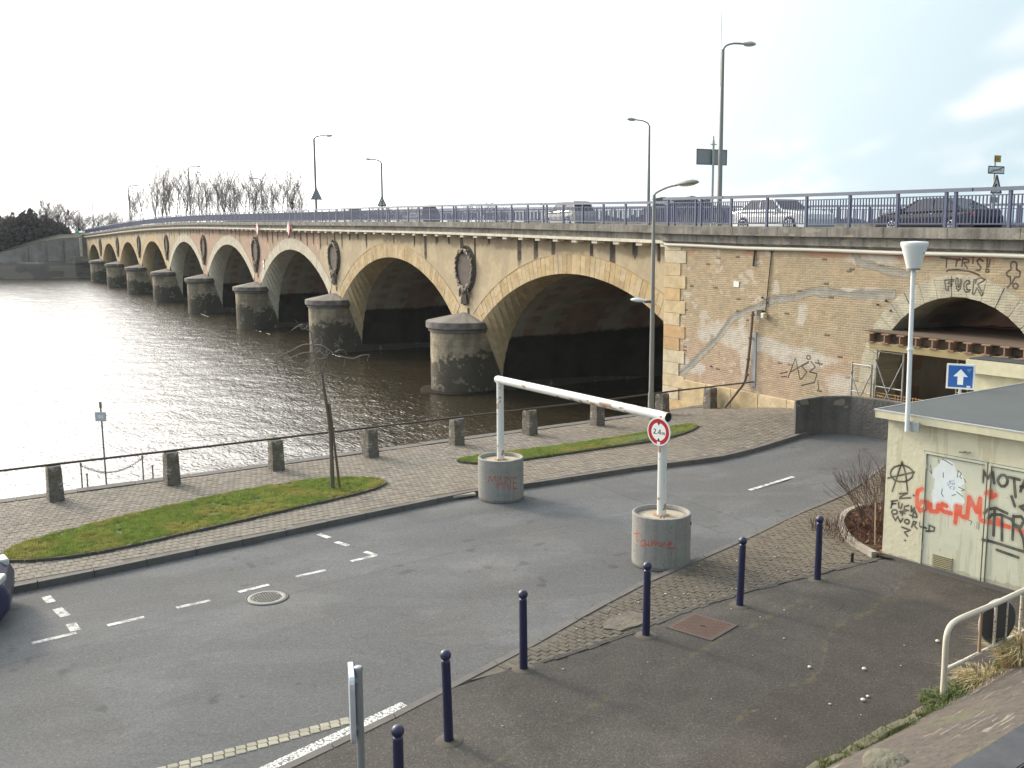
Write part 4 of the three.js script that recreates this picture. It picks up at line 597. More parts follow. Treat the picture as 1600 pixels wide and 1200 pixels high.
// ================================================================ transformer house with its doors, paint and lamp
const shedRegion = [-0.4, -0.1, 5.2, 3.3];
const shedMarks = marks(1600, 1015, shedRegion, (g) => {
  const R = rng(81);
  for (const P of WHITE_BLOB) { g.fillStyle = 'rgba(214,222,226,0.92)'; g.beginPath(); P.forEach((p, i) => (i ? g.lineTo(...p) : g.moveTo(...p))); g.closePath(); g.fill(); }
  for (let i = 0; i < 160; i++) { g.strokeStyle = 'rgba(214,222,226,0.8)'; g.lineWidth = 0.02 + 0.05 * R(); const x = 1.0 + 0.6 * R(), y = 1.4 + 0.75 * R() - 0.12; if (Math.hypot((x - 1.27) / 0.32, (y - 1.72) / 0.5) > 1.05) continue; g.beginPath(); g.moveTo(x, y); g.lineTo(x + 0.06 * (R() - 0.5), y - 0.2 * R()); g.stroke(); }
  for (let i = 0; i < 26; i++) { g.strokeStyle = 'rgba(60,80,140,0.75)'; g.lineWidth = 0.012; const x = 1.3 + 0.14 * R(), y = 1.66 + 0.18 * R(); g.beginPath(); g.moveTo(x, y); g.lineTo(x + 0.04 * (R() - 0.5), y + 0.06 * (R() - 0.5)); g.stroke(); }
  stroke(g, SPRAY_RED, 'rgba(214,66,34,0.20)', 0.16); stroke(g, SPRAY_LEFT, 'rgba(30,30,32,0.13)', 0.09); stroke(g, SPRAY_RIGHT, 'rgba(30,30,32,0.13)', 0.13); stroke(g, SPRAY_RED, 'rgba(214,66,34,0.95)', 0.085); stroke(g, SPRAY_BITS, 'rgba(40,42,52,0.9)', 0.016);
  stroke(g, SPRAY_LEFT, 'rgba(20,20,22,0.96)', 0.036); stroke(g, SPRAY_RIGHT, 'rgba(20,20,22,0.96)', 0.056);
  g.lineWidth = 0.007; for (let i = 0; i < 9; i++) { g.strokeStyle = 'rgba(120,90,70,0.5)'; const x = 0.9 + 1.0 * R(), y = 1.1 + 0.15 * R(); g.beginPath(); g.moveTo(x, y); g.lineTo(x + 0.02 * (R() - 0.5), y - 0.1 - 0.3 * R()); g.stroke(); }
});
const lin = (c) => (c <= 0.04045 ? c / 12.92 : Math.pow((c + 0.055) / 1.055, 2.4));
const shedMap = tex(1600, 1015, shedRegion, (x, y, i, j) => {
  const n = fbm(x * 1.4, y * 1.4, 401, 5), f = fbm(x * 9, y * 9, 402, 4), dr = fbm(x * 9, y * 0.7, 403, 4), door = x > 0.8 && y < 2.32;
  let c = mix3([0.64, 0.60, 0.44], [0.59, 0.555, 0.41], n); if (door) c = mix3([0.60, 0.60, 0.475], [0.55, 0.555, 0.44], n);
  c = c.map((v) => v * (0.95 + 0.12 * (f - 0.5)));
  if (dr > 0.64) c = c.map((v, k) => v * [0.88, 0.86, 0.82][k]);
  
  if (y < 0.12 + 0.22 * (n - 0.4) + 0.1 * (f - 0.5)) c = mix3(c, [0.24, 0.21, 0.15], 0.5);
  if (door && vn(x * 18, y * 18, 404) > 0.965) c = mix3(c, [0.28, 0.16, 0.08], 0.7);
  const m = shedMarks(x, y); if (m[3] > 0.03) c = mix3(c, [lin(m[0]), lin(m[1]), lin(m[2])], m[3] * (0.86 + 0.3 * (f - 0.4)));
  return c;
});
const shedMat = new THREE.MeshStandardMaterial({ map: shedMap, bumpMap: bumpFine, bumpScale: 0.006, roughness: 0.78 });
const doorMat = new THREE.MeshStandardMaterial({ map: shedMap, roughness: 0.5 });
const feltMat = new THREE.MeshStandardMaterial({ roughness: 0.85, bumpMap: grainBump, bumpScale: 0.004, map: tex(512, 512, [0, 0, 6, 6], (x, y, i, j) => { const n = fbm(x * 0.66, y * 0.66, 411, 5, 4), v = 0.088 + 0.025 * (n - 0.5) + 0.022 * (h2(i, j, 412) - 0.5); const s = Math.abs(x % 1 - 0.5) > 0.49 ? 0.85 : 1; return [v * 0.88 * s, v * 1.02 * s, v * 1.05 * s]; }) });
const creamMat = plain([0.63, 0.59, 0.42], 0.75, { map: tex(256, 256, [0, 0, 1.5, 1.5], (x, y) => gray(0.9 + 0.25 * (fbm(x * 8, y * 8, 421, 4, 12) - 0.5))) });
{
  const t = thing('transformer_house', 'flat roofed cream transformer house with sprayed doors at the right edge of the forecourt', 'shed', [-13.47, -0.05, 8.94], 0.118);
  part('front_wall', muv(extrude([[0, 0], [0.79, 0], [0.79, 2.30], [3.36, 2.30], [3.36, 0], [4.9, 0], [4.9, 2.84], [0, 2.84]], 0.2).translate(0, 0, -0.2)), shedMat, t);
  part('side_wall', muv(box(0.2, 2.84, 5.5, 0.1, 1.42, -2.955)), creamMat, t); part('side_wall', muv(box(0.2, 2.84, 5.5, 4.8, 1.42, -2.955)), creamMat, t); part('rear_wall', muv(box(4.7, 2.84, 0.2, 2.55, 1.42, -5.605)), creamMat, t);
  part('foundation_strip', box(4.95, 0.1, 0.05, 2.46, 0.03, 0.012), kerbMat, t);
  for (const [x0, x1, n] of [[0.81, 2.05, 0], [2.08, 3.34, 1]]) {
    const d = hub('door', t); const w = x1 - x0, cx = (x0 + x1) / 2;
    part('door_leaf', muv(rbox(w - 0.1, 2.17, 0.045, 0.006, cx, 1.145, -0.03)), doorMat, d);
    part('door_frame', merge([box(0.045, 2.28, 0.08, x0 + 0.02, 1.14, -0.02), box(0.045, 2.28, 0.08, x1 - 0.02, 1.14, -0.02), box(w, 0.045, 0.08, cx, 2.27, -0.018)].map(muv)), doorMat, d);
    part('hinge', merge([0.35, 1.15, 1.95].map((y) => rod(V(n ? x1 - 0.055 : x0 + 0.055, y, 0), V(n ? x1 - 0.055 : x0 + 0.055, y + 0.13, 0), 0.014))), doorMat, d);
    if (!n) { const v = hub('vent', d); const b = []; for (let i = 0; i < 7; i++) b.push(box(0.40, 0.022, 0.03, 1.29, 0.12 + i * 0.036, 0.0, 0, 0.5)); part('louvre', merge(b), plain([0.30, 0.27, 0.17], 0.6), v); }
    if (n) part('bolt_rod', box(0.025, 0.34, 0.03, 2.98, 0.28, 0.0), plain([0.25, 0.24, 0.20], 0.5), d); else part('keyhole_plate', box(0.05, 0.14, 0.01, x1 - 0.12, 1.1, -0.004), plain([0.4, 0.39, 0.32], 0.5), d);
  }
  part('fascia', merge([box(5.2, 0.15, 0.03, 2.45, 2.90, 0.19), box(0.03, 0.15, 6.0, -0.15, 2.90, -2.795)].map(muv)), creamMat, t);
  part('roof_slab', muv(box(5.15, 0.12, 5.98, 2.44, 2.90, -2.81)), creamMat, t);
  part('roof_felt', sheet(zs(-5.82, 0.2, 1).map((z) => [-0.16, 2.4, 5.0].map((x) => V(x, 2.982 + 0.006 * Math.sin(z * 3 + x), z)))), feltMat, t);
  part('drip_edge', merge([box(5.22, 0.02, 0.02, 2.45, 2.983, 0.208), box(0.02, 0.02, 6.02, -0.17, 2.983, -2.79)]), plain([0.55, 0.56, 0.55], 0.5), t);
  part('cable_hook', merge([rod(V(1.62, 2.42, 0), V(1.62, 2.42, 0.08), 0.012), rod(V(1.52, 2.4, 0.05), V(1.74, 2.43, 0.05), 0.012)]), plain([0.2, 0.19, 0.15], 0.6), t);
}
{ const t = thing('annex_building', 'small cream building with a dark flat roof, half hidden behind the transformer house', 'building', [-16.75, 0.3, 2.0], 0.1);
  part('wall', merge([box(7, 2.5, 0.9, 3.5, 1.25, -0.5)].map(muv)), creamMat, t); part('fascia', muv(box(7.3, 0.34, 1.2, 3.5, 2.64, -0.45)), creamMat, t); part('roof', box(7.2, 0.03, 1.1, 3.5, 2.826, -0.45), plain([0.045, 0.05, 0.06], 0.8), t); for (const [w, x, r] of [[0.5, 1.5, 0.4], [0.3, 2.3, 0.2]]) part('roof_board', box(w, 0.05, 0.2, x, 2.866, -0.35, r), plain([0.3, 0.3, 0.3], 0.7), t); }
function printed(w, h, draw) { const c = document.createElement('canvas'); c.width = w; c.height = h; draw(c.getContext('2d'), w, h); const t = new THREE.CanvasTexture(c); t.colorSpace = THREE.SRGBColorSpace; return t; }
{ const t = thing('one_way_sign', 'square blue sign with a white upward arrow, beyond the roof of the transformer house', 'road sign', [-14.5, 0.0, 5.5], 0.52);
  const c = printed(256, 256, (g, w) => { g.fillStyle = '#1d5fae'; g.fillRect(0, 0, w, w); g.fillStyle = '#f4f6f6'; g.beginPath(); for (const [x, y] of [[128, 40], [204, 128], [158, 128], [158, 224], [98, 224], [98, 128], [52, 128]]) g.lineTo(x, y); g.closePath(); g.fill(); g.fillStyle = 'rgba(150,160,175,0.8)'; for (const [x, y, r] of [[205, 45, 13], [228, 38, 11], [214, 66, 8]]) { g.beginPath(); g.arc(x, y, r, 0, 7); g.fill(); } g.fillStyle = '#e4e8ea'; g.fillRect(196, 232, 40, 20); });
  part('sign_plate', rbox(0.58, 0.56, 0.02, 0.009, 0, 3.2, 0.03), plain([0.75, 0.76, 0.76], 0.4), t);
  const f = new THREE.PlaneGeometry(0.50, 0.48); f.translate(0, 3.2, 0.0425); part('sign_face', f, new THREE.MeshStandardMaterial({ map: c, roughness: 0.35 }), t);
  part('post', rod(V(0, 0, 0), V(0, 3.48, 0), 0.03), plain([0.45, 0.46, 0.46], 0.45, { metalness: 0.5 }), t); }
const whitePaint = plain([0.74, 0.75, 0.75], 0.42);
{ const t = thing('cone_street_lamp', 'white post with a conical lamp head, bracketed to the transformer house', 'street lamp', [-12.84, 2.62, 9.16], 0.118);
  part('post', merge([rod(V(0, 0, 0), V(-0.05, 3.05, 0), 0.045, 0.04, 16), rod(V(-0.02, 1.55, 0), V(-0.021, 1.58, 0), 0.065, 0.065, 16)]), whitePaint, t);
  const h = lathe([[0.0, 0], [0.10, 0.0], [0.115, 0.03], [0.225, 0.42], [0.24, 0.44], [0.245, 0.50], [0.235, 0.52], [0, 0.535]], 36); h.translate(-0.05, 3.04, 0); part('lamp_head', h, plain([0.72, 0.73, 0.72], 0.35), t);
  part('lamp_collar', merge([rod(V(-0.05, 3.04, 0), V(-0.05, 3.075, 0), 0.125, 0.125, 20), rod(V(0.05, 3.34, 0), V(0.16, 3.36, 0), 0.012)]), plain([0.2, 0.2, 0.2], 0.5), t);
  part('bracket', merge([rbox(0.17, 0.2, 0.03, 0.006, 0.13, 0.10, -0.05), box(0.05, 0.06, 0.3, 0.0, 0.16, -0.14), box(0.17, 0.05, 0.05, 0.07, 0.16, -0.05)]), plain([0.40, 0.42, 0.43], 0.4, { metalness: 0.4 }), t);
}

// ---------------------------------------------------------------- shrub bed at the corner of the transformer house
{
  const C = [[-16.15, 6.55], [-15.95, 7.25], [-15.45, 7.95], [-14.9, 8.45], [-14.25, 8.86], [-13.5, 9.12]];
  const t = thing('planting_bed', 'kerbed bed of brown leaf mulch at the corner of the transformer house', 'flower bed');
  const cv = new THREE.CatmullRomCurve3(C.map(([x, z]) => V(x, 0, z))).getPoints(22), km = plain([0.33, 0.31, 0.27], 0.9, { map: stoneMap });
  for (let i = 0; i < cv.length - 1; i++) { const a = cv[i], b = cv[i + 1].clone().lerp(a, 0.03), d = b.clone().sub(a), n = V(-d.z, 0, d.x).normalize().multiplyScalar(0.06), y0 = V(0, -0.2, 0), y1 = V(0, 0.06 + rise(a.x, a.z), 0); part('bed_kerb', hexa(b.clone().sub(n).add(y0), b.clone().add(n).add(y0), b.clone().add(n).add(y1), b.clone().sub(n).add(y1), a.clone().sub(n).add(y0), a.clone().add(n).add(y0), a.clone().add(n).add(y1), a.clone().sub(n).add(y1)), km, t); }
  const P = [...C, [-13.2, 9.0], [-14.0, 4.2], [-16.4, 4.2]], s = new THREE.ShapeGeometry(new THREE.Shape(P.map(([x, z]) => new THREE.Vector2(x, -z)))); s.rotateX(-Math.PI / 2); s.translate(0, 0.0, 0); part('mulch', muv(s), plain([0.085, 0.05, 0.032], 0.95, { map: stoneMap, bumpMap: grainBump, bumpScale: 0.03 }), t);
  const R = rng(91), leaf = new THREE.CircleGeometry(0.035, 5), l = []; for (let i = 0; i < 900; i++) { const x = mix(-16.2, -13.5, R()), z = mix(5, 9.1, R()); if (!inPoly(x, z, P)) continue; const f = 0.6 + 0.8 * R(); l.push({ m: at(x, 0.015 + 0.03 * R(), z, R() * 6, 0.6 + R(), -1.2 + R() * 0.9, R() - 0.5), c: new THREE.Color().setRGB(f, f * 0.8, f * 0.7) }); }
  copies('fallen_leaves', leaf, plain([0.16, 0.095, 0.055], 0.9, { side: THREE.DoubleSide }), l, t);
  const u = thing('bare_shrub', 'leafless brown twiggy shrub at the corner of the transformer house', 'shrub', [-14.45, 0, 7.75]);
  const tw = []; const grow = (p, d, len, r, k) => { const q = p.clone().addScaledVector(d, len); tw.push(rod(p, q, r, r * 0.7, 4, true)); if (k <= 0) return; const n = 2 + (R() < 0.4 ? 1 : 0); for (let i = 0; i < n; i++) { const e = d.clone().add(V((R() - 0.5) * 0.9, (R() - 0.35) * 0.6, (R() - 0.5) * 0.9)).normalize(); grow(q, e, len * (0.62 + 0.3 * R()), r * 0.68, k - 1); } };
  for (let i = 0; i < 52; i++) { const a = R() * 6.283, o = 0.28 * R(), e = V(Math.cos(a) * (0.25 + 0.75 * R()), 0.85 + 0.3 * R(), Math.sin(a) * (0.25 + 0.75 * R())).normalize(); grow(V(Math.cos(a) * o, 0, Math.sin(a) * o), e, 0.42 + 0.2 * R(), 0.009, 3); }
  part('twigs', merge(tw), plain([0.075, 0.043, 0.035], 0.85), u);
  const low = []; for (let i = 0; i < 420; i++) { const x = (R() - 0.5) * 1.5 - 0.15, z = (R() - 0.35) * 1.5, y = 0.02; low.push(rod(V(x, y, z), V(x + (R() - 0.5) * 0.2, y + 0.1 + 0.22 * R(), z + (R() - 0.5) * 0.2), 0.005, 0.002, 3, true)); }
  const v = thing('low_shrub', 'low reddish brown twiggy ground cover in the planting bed', 'shrub', [-14.6, 0, 8.1]); part('twigs', merge(low), plain([0.10, 0.045, 0.035], 0.9), v);
  const k = thing('garden_cane', 'thin pale cane leaning in the planting bed by the shed corner', 'cane', [-13.95, 0, 8.6]); part('cane', rod(V(0, 0, 0), V(-0.12, 0.85, -0.1), 0.012), plain([0.35, 0.27, 0.2], 0.8), k);
  const q = thing('short_stake', 'short black stake at the edge of the forecourt paving', 'stake', [-13.52, FORE_Y, 9.72]); part('stake', lathe([[0, 0], [0.03, 0], [0.03, 0.17], [0.022, 0.19], [0, 0.19]], 10), plain([0.015, 0.015, 0.017], 0.5), q);
}

// ---------------------------------------------------------------- height gauge: two concrete rings, two posts, a bar, a sign
{
  const ringRegion = [-Math.PI, -0.1, 2 * Math.PI, 1.3];
  const ringTex = (lines, col, seed) => { const m = marks(1536, 384, ringRegion, (g) => stroke(g, lines, col, 0.034)); return tex(1536, 384, ringRegion, (a, y, i, j) => { const n = fbm(a * 1.6 + 9, y * 3, seed, 5), f = fbm(a * 12, y * 20, seed + 1, 4), s = fbm(a * 9, y * 0.6, seed + 2, 4), cast = fbm(1.2, y * 14, seed + 3, 3); let c = mix3([0.315, 0.302, 0.278], [0.258, 0.250, 0.236], n).map((v) => v * (0.90 + 0.25 * (f - 0.5) + 0.12 * (cast - 0.5))); if (s > 0.62) c = c.map((v) => v * 0.88); if (f > 0.72) c = mix3(c, [0.12, 0.115, 0.10], 0.5); if (y < 0.06 + 0.08 * (n - 0.4)) c = c.map((v) => v * 0.65); const k = m(a, y); return k[3] > 0.05 ? mix3(c, [lin(k[0]), lin(k[1]), lin(k[2])], k[3] * (0.80 + 0.8 * (f - 0.4))) : c; }); };
  const t = thing('height_gauge', 'white tubular height gauge with a 2.4 m sign on two round concrete blocks', 'height gauge');
  const A = V(-21.53, ROAD_Y + 0.0, 13.24), B = V(-15.55, ROAD_Y + 0.0, 12.85), rust = plain([0.20, 0.10, 0.05], 0.8);
  const gaugeMap = tex(512, 512, [0, 0, 1, 1], (x, y, i, j) => { const n = fbm(x * 3, y * 14, 431, 5, 3, 14), f = fbm(x * 20, y * 60, 432, 3, 20, 60); let c = [0.70, 0.70, 0.67].map((v) => v * (0.94 + 0.12 * (f - 0.5))); if (n > 0.66) c = mix3(c, [0.30, 0.15, 0.07], sst(0.66, 0.69, n) * 0.85); return c; });
  const gaugeMat = new THREE.MeshStandardMaterial({ map: gaugeMap, roughness: 0.38 });
  for (const [p, lines, col, seed, lab, r] of [[A, RING_FAR, 'rgba(170,72,52,0.9)', 441, 'concrete block with faded red capital letters, at the quay kerb', 0.562], [B, RING_NEAR, 'rgba(176,78,44,0.9)', 451, 'concrete block with red handwriting, nearest to the forecourt', 0.578]]) {
    const b = hub('concrete_ring', t, p.x, p.y, p.z); b.userData.label = lab;
    const o = lathe([[r - 0.075, 0.97], [r - 0.07, 1.05], [r - 0.012, 1.05], [r, 1.035], [r, 0.02], [r - 0.02, 0.0]], 64), u = o.attributes.uv, q = o.attributes.position;
    for (let i = 0; i < u.count; i++) { const seg = Math.floor(i / 6); u.setXY(i, 2 * Math.PI * seg / 64, q.getY(i)); }
    const rt = ringTex(lines, col, seed); part('ring_shell', o, new THREE.MeshStandardMaterial({ map: rt, bumpMap: bumpFine, bumpScale: 0.0, roughness: 0.85 }), b);
    part('concrete_fill', lathe([[0, 0.985], [0.2, 0.98], [r - 0.07, 0.965]], 40), plain([0.42, 0.375, 0.30], 0.9, { map: stoneMap }), b);
    for (const s of [0.6, 3.6]) part('lifting_loop', pipe([V(0.36 * Math.cos(s) - 0.05, 0.94, 0.36 * Math.sin(s)), V(0.36 * Math.cos(s) - 0.04, 1.06, 0.36 * Math.sin(s)), V(0.36 * Math.cos(s) + 0.04, 1.06, 0.36 * Math.sin(s)), V(0.36 * Math.cos(s) + 0.05, 0.94, 0.36 * Math.sin(s))], 0.011, 12, 6), rust, b);
    if (r > 0.57) part('block_hole', rod(V(0.72 * r, 0.86, -0.66 * r), V(0.755 * r, 0.86, -0.69 * r), 0.032), plain([0.01, 0.01, 0.01], 0.9), b);
    part('rust_stain', lathe([[0.09, 0.99], [0.16, 0.987], [0.17, 0.984]], 20), plain([0.30, 0.17, 0.08], 0.9), b);
    part('post', rod(V(0, 0.9, 0), V(0, 2.92, 0), 0.092, 0.085, 20), gaugeMat, b);
  }
  const yb = 2.835, e = B.clone().sub(A).setY(0).normalize(), a = A.clone().setY(yb).addScaledVector(e, -0.12), c = B.clone().setY(yb).addScaledVector(e, 0.16);
  const bar = hub('crossbar', t); part('tube', rod(a, c, 0.095, 0.095, 24, true), gaugeMat, bar); part('tube_bore', rod(a.clone().addScaledVector(e, 0.03), c.clone().addScaledVector(e, -0.02), 0.088, 0.088, 20), plain([0.012, 0.011, 0.01], 0.9), bar);
  part('rust_patches', merge([[0.42, 0.16], [0.5, 0.3], [0.56, 0.18], [0.62, 0.35], [0.69, 0.2], [0.98, 0.08]].map(([s, l]) => { const p = a.clone().lerp(c, s); const g = new THREE.CylinderGeometry(0.0962, 0.0962, l, 12, 1, true, 0.2 + s, 0.5 + 0.3 * s); g.rotateZ(Math.PI / 2); g.rotateX(1.7); return g.translate(p.x, p.y, p.z); })), plain([0.36, 0.20, 0.11], 0.8), bar);
  const sg = hub('limit_sign', t, B.x + 0.03, 2.545, B.z + 0.115); sg.rotation.y = 0.26;
  const face = printed(512, 512, (g) => { g.fillStyle = '#eeeeea'; g.fillRect(0, 0, 512, 512); g.fillStyle = '#b3202c'; g.beginPath(); g.arc(256, 256, 236, 0, 7); g.fill(); g.fillStyle = '#ecece6'; g.beginPath(); g.arc(256, 256, 164, 0, 7); g.fill(); g.fillStyle = '#141414'; g.beginPath(); g.moveTo(226, 92); g.lineTo(286, 92); g.lineTo(256, 146); g.fill(); g.beginPath(); g.moveTo(226, 420); g.lineTo(286, 420); g.lineTo(256, 366); g.fill(); g.font = 'bold 132px sans-serif'; g.textAlign = 'center'; g.fillText('2.4', 222, 304); g.font = 'bold 92px sans-serif'; g.fillText('m', 362, 304); g.fillStyle = '#f0eeea'; g.fillRect(220, 440, 72, 50); });
  part('sign_plate', (() => { const g = new THREE.CylinderGeometry(0.28, 0.28, 0.02, 40); g.rotateX(Math.PI / 2); return g; })(), plain([0.72, 0.72, 0.72], 0.4), sg);
  const f = new THREE.CircleGeometry(0.275, 40); f.translate(0, 0, 0.0125); part('sign_face', f, new THREE.MeshStandardMaterial({ map: face, roughness: 0.35 }), sg);
}
{ const t = thing('timber_plank', 'short pale plank lying at the kerb against the far concrete block', 'plank', [-22.0, ROAD_Y, 14.25], 1.5); part('plank', rbox(1.0, 0.06, 0.18, 0.008, 0, 0.08, 0), plain([0.45, 0.42, 0.35], 0.9, { map: stoneMap }), t); part('packing_block', box(0.3, 0.05, 0.12, 0.1, 0.025, 0), plain([0.08, 0.07, 0.06], 0.9), t); }

// ---------------------------------------------------------------- navy bollards
{
  const navy = phys([0.012, 0.014, 0.052], 0.42, { clearcoat: 0.3, clearcoatRoughness: 0.3 });
  const P = [[-13.1, 11.08], [-12.82, 13.22], [-12.56, 15.42], [-12.44, 17.76], [-11.04, 19.66], [-9.5, 20.98]];
  const L = ['navy bollard nearest to the transformer house', 'navy bollard second from the transformer house, beside the paving', 'navy bollard in front of the near concrete block', 'navy bollard where the block paving narrows to a point', 'navy bollard with a rust stain at its foot, by the road edge', 'navy bollard nearest to the edge-on sign, cut off by the frame'];
  const t = thing('bollard', L[0], 'bollard', [P[0][0], FORE_Y, P[0][1]], 0, 'navy bollards along the forecourt edge');
  part('shaft', lathe([[0.066, 0], [0.062, 0.05], [0.058, 1.06], [0.05, 1.075]], 24), navy, t); part('collar', lathe([[0.052, 1.075], [0.058, 1.085], [0.05, 1.10], [0.036, 1.11]], 24), navy, t);
  const s = new THREE.SphereGeometry(0.072, 24, 16); s.translate(0, 1.165, 0); part('ball', s, navy, t);
  part('footing', lathe([[0.19, -0.01], [0.17, 0.012], [0.06, 0.018]], 18), plain([0.10, 0.09, 0.075], 0.95, { map: stoneMap }), t);
  for (let i = 1; i < 6; i++) { const b = again(t, 'bollard', L[i], [P[i][0], FORE_Y, P[i][1]], i * 1.1); b.rotation.x = 0.014 * Math.sin(i * 5.1); b.rotation.z = 0.014 * Math.cos(i * 3.7); }
}
// ---------------------------------------------------------------- small things on the ground
{
  const iron = new THREE.MeshStandardMaterial({ color: 0x6b675f, roughness: 0.55, metalness: 0.5 });
  const t = thing('manhole_cover', 'round cast iron manhole cover with a bright rim, in the road beside the dashed line', 'manhole', [-17.53, ROAD_Y, 20.22]);
  part('frame_ring', lathe([[0.39, -0.02], [0.39, 0.012], [0.355, 0.014], [0.352, -0.01]], 48), plain([0.07, 0.068, 0.065], 0.8), t); part('rim', lathe([[0.345, -0.01], [0.345, 0.014], [0.275, 0.015], [0.27, -0.01]], 48), plain([0.20, 0.195, 0.18], 0.6, { metalness: 0.3 }), t);
  const b = [lathe([[0.265, -0.01], [0.265, 0.008], [0, 0.009]], 40)]; for (let i = -5; i <= 5; i++) for (let j = -5; j <= 5; j++) if (Math.hypot(i, j) < 5.2) b.push(box(0.03, 0.008, 0.016, i * 0.046, 0.012, j * 0.046, (i + j) % 2 ? 0.8 : -0.8)); part('cover', merge(b), plain([0.115, 0.11, 0.10], 0.6, { metalness: 0.3 }), t);
  const u = thing('steel_cover', 'square rusty chequered steel cover in the forecourt', 'access cover', [-12.4, FORE_Y, 14.4], 0.34), rm = plain([0.105, 0.062, 0.047], 0.75, { map: stoneMap });
  part('plate', box(0.78, 0.02, 0.78, 0, 0.004, 0), rm, u); const st = []; for (let i = -8; i <= 8; i++) for (let j = -8; j <= 8; j++) st.push(box(0.034, 0.006, 0.012, i * 0.043, 0.016, j * 0.043, (i + j) % 2 ? 0.78 : -0.78)); stuff(part('studs', merge(st), rm, u)); part('frame', merge([box(0.86, 0.02, 0.04, 0, 0.003, 0.41), box(0.86, 0.02, 0.04, 0, 0.003, -0.41), box(0.04, 0.02, 0.78, 0.41, 0.003, 0), box(0.04, 0.02, 0.78, -0.41, 0.003, 0)]), plain([0.06, 0.05, 0.045], 0.8), u); part('lift_slot', box(0.1, 0.004, 0.03, 0.02, 0.0205, 0.0), plain([0.01, 0.01, 0.01], 0.9), u);
  const w = thing('concrete_patch', 'rough pale concrete patch in the block paving near the third bollard', 'patch', [-13.2, FORE_Y, 15.35], 0.3); const R = rng(95); const pts = []; for (let i = 0; i < 14; i++) { const a = i / 14 * 6.283, r = 0.85 + 0.3 * R(); pts.push([0.26 * r * Math.cos(a), 0.46 * r * Math.sin(a)]); } const g = extrude(pts, 0.02, 0.006); g.rotateX(-Math.PI / 2); g.translate(0, -0.005, 0); part('slab', muv(g), plain([0.135, 0.122, 0.102], 0.95, { map: stoneMap, bumpMap: bumpFine, bumpScale: 0.02 }), w);
  // sett strip and the white speckled channel at the bottom of the picture
  const sm = [[0.30, 0.29, 0.245], [0.27, 0.26, 0.22], [0.33, 0.32, 0.27]].map((c) => plain(c, 0.9, { map: stoneMap })), s = hub('sett_strip', scene); s.name = numbered('sett_strip'); s.userData.kind = 'structure';
  const a0 = V(-12.22, ROAD_Y, 23.3), a1 = V(-12.36, ROAD_Y, 20.34), d = a1.clone().sub(a0), l = d.length(), n = V(-d.z, 0, d.x).normalize(); d.normalize(); const sg = muv(rbox(0.122, 0.06, 0.108, 0.012, 0, -0.018, 0));
  for (let i = 0; i < 21; i++) for (const j of [-0.5, 0.5]) { const p = a0.clone().addScaledVector(d, i * 0.142 + (j > 0 ? 0.0 : 0.03)).addScaledVector(n, j * 0.118 * (1 - 0.012 * i)); const o = part('sett', sg, sm[Math.floor(R() * 3)], s); o.position.copy(p); o.rotation.y = 1.52 + 0.06 * (R() - 0.5); }
  const c = hub('drain_channel', scene); c.name = numbered('drain_channel'); c.userData.kind = 'structure';
  const b0 = V(-11.58, ROAD_Y, 22.1), b1 = V(-12.42, ROAD_Y, 19.7), bd = b1.clone().sub(b0), bl = bd.length(), ry = Math.atan2(-bd.z, bd.x), mid = b0.clone().lerp(b1, 0.5);
  const speck = new THREE.MeshStandardMaterial({ roughness: 0.9, bumpMap: grainBump, bumpScale: 0.01, map: tex(512, 256, [0, 0, 1, 0.5], (x, y, i, j) => { const v = vn(x * 60, y * 60, 461); return gray(v > 0.42 ? 0.52 + 0.2 * h2(i, j, 462) : 0.16, 1, 0.99, 0.95); }) });
  const B2 = (w, h, off, y, m, name) => { const o = part(name, muv(box(bl, h, w)), m, c); o.position.copy(mid).add(V(-bd.z, 0, bd.x).normalize().multiplyScalar(off)); o.position.y = ROAD_Y + y; o.rotation.y = ry; };
  B2(0.17, 0.04, 0.02, -0.006, speck, 'speckled_strip'); B2(0.035, 0.05, 0.14, -0.009, plain([0.55, 0.55, 0.53], 0.6), 'pale_lip'); B2(0.02, 0.03, 0.17, -0.011, plain([0.03, 0.03, 0.03], 0.9), 'gap');
  // pale crumbs and litter scattered on the ground
  const Q = rng(97), cr = []; for (let i = 0; i < 150; i++) { const near = Q() < 0.72, z = near ? mix(10, 17, Q()) : mix(11, 20, Q()), x = near ? mix(nearX(z) + 0.3, foreX(z) - 0.1, Q()) : mix(foreX(z), -8.9, Q()); if (near ? false : Q() < 0.5) continue; const k = 0.35 + 0.8 * Q() * Q(), e = 0.5 + 0.5 * Q(); cr.push({ m: at(x, FORE_Y + 0.012, z, Q() * 6, [0.026 * k, 0.008, 0.018 * k * (0.6 + Q())]), c: new THREE.Color().setRGB(e, e * 0.97, e * 0.9) }); }
  const lt = copies('litter', new THREE.IcosahedronGeometry(1, 0), plain([0.55, 0.53, 0.48], 0.9), cr, scene); lt.name = numbered('litter'); lt.userData.label = 'pale crumbs and scraps scattered over the paving and the forecourt'; lt.userData.category = 'litter';
  const st1 = plain([0.50, 0.48, 0.43], 0.9); [[-10.35, 14.05, 0.035], [-9.9, 13.4, 0.04], [-10.05, 11.6, 0.04], [-9.2, 14.2, 0.04], [-9.25, 14.05, 0.03]].forEach(([x, z, r], i) => { const o = thing('pebble', ['white pebble lying alone in the middle of the forecourt', 'white pebble on the forecourt towards the round sign on the barrier', 'pale pebble nearest to the doors of the transformer house', 'larger of two white pebbles near the left leg of the barrier', 'smaller of two white pebbles near the left leg of the barrier'][i], 'pebble', [x, FORE_Y, z]); const g = new THREE.IcosahedronGeometry(r * 0.75, 1); g.scale(1.2, 0.8, 1); part('stone', g.translate(0, r * 0.6, 0), st1, o); });
}
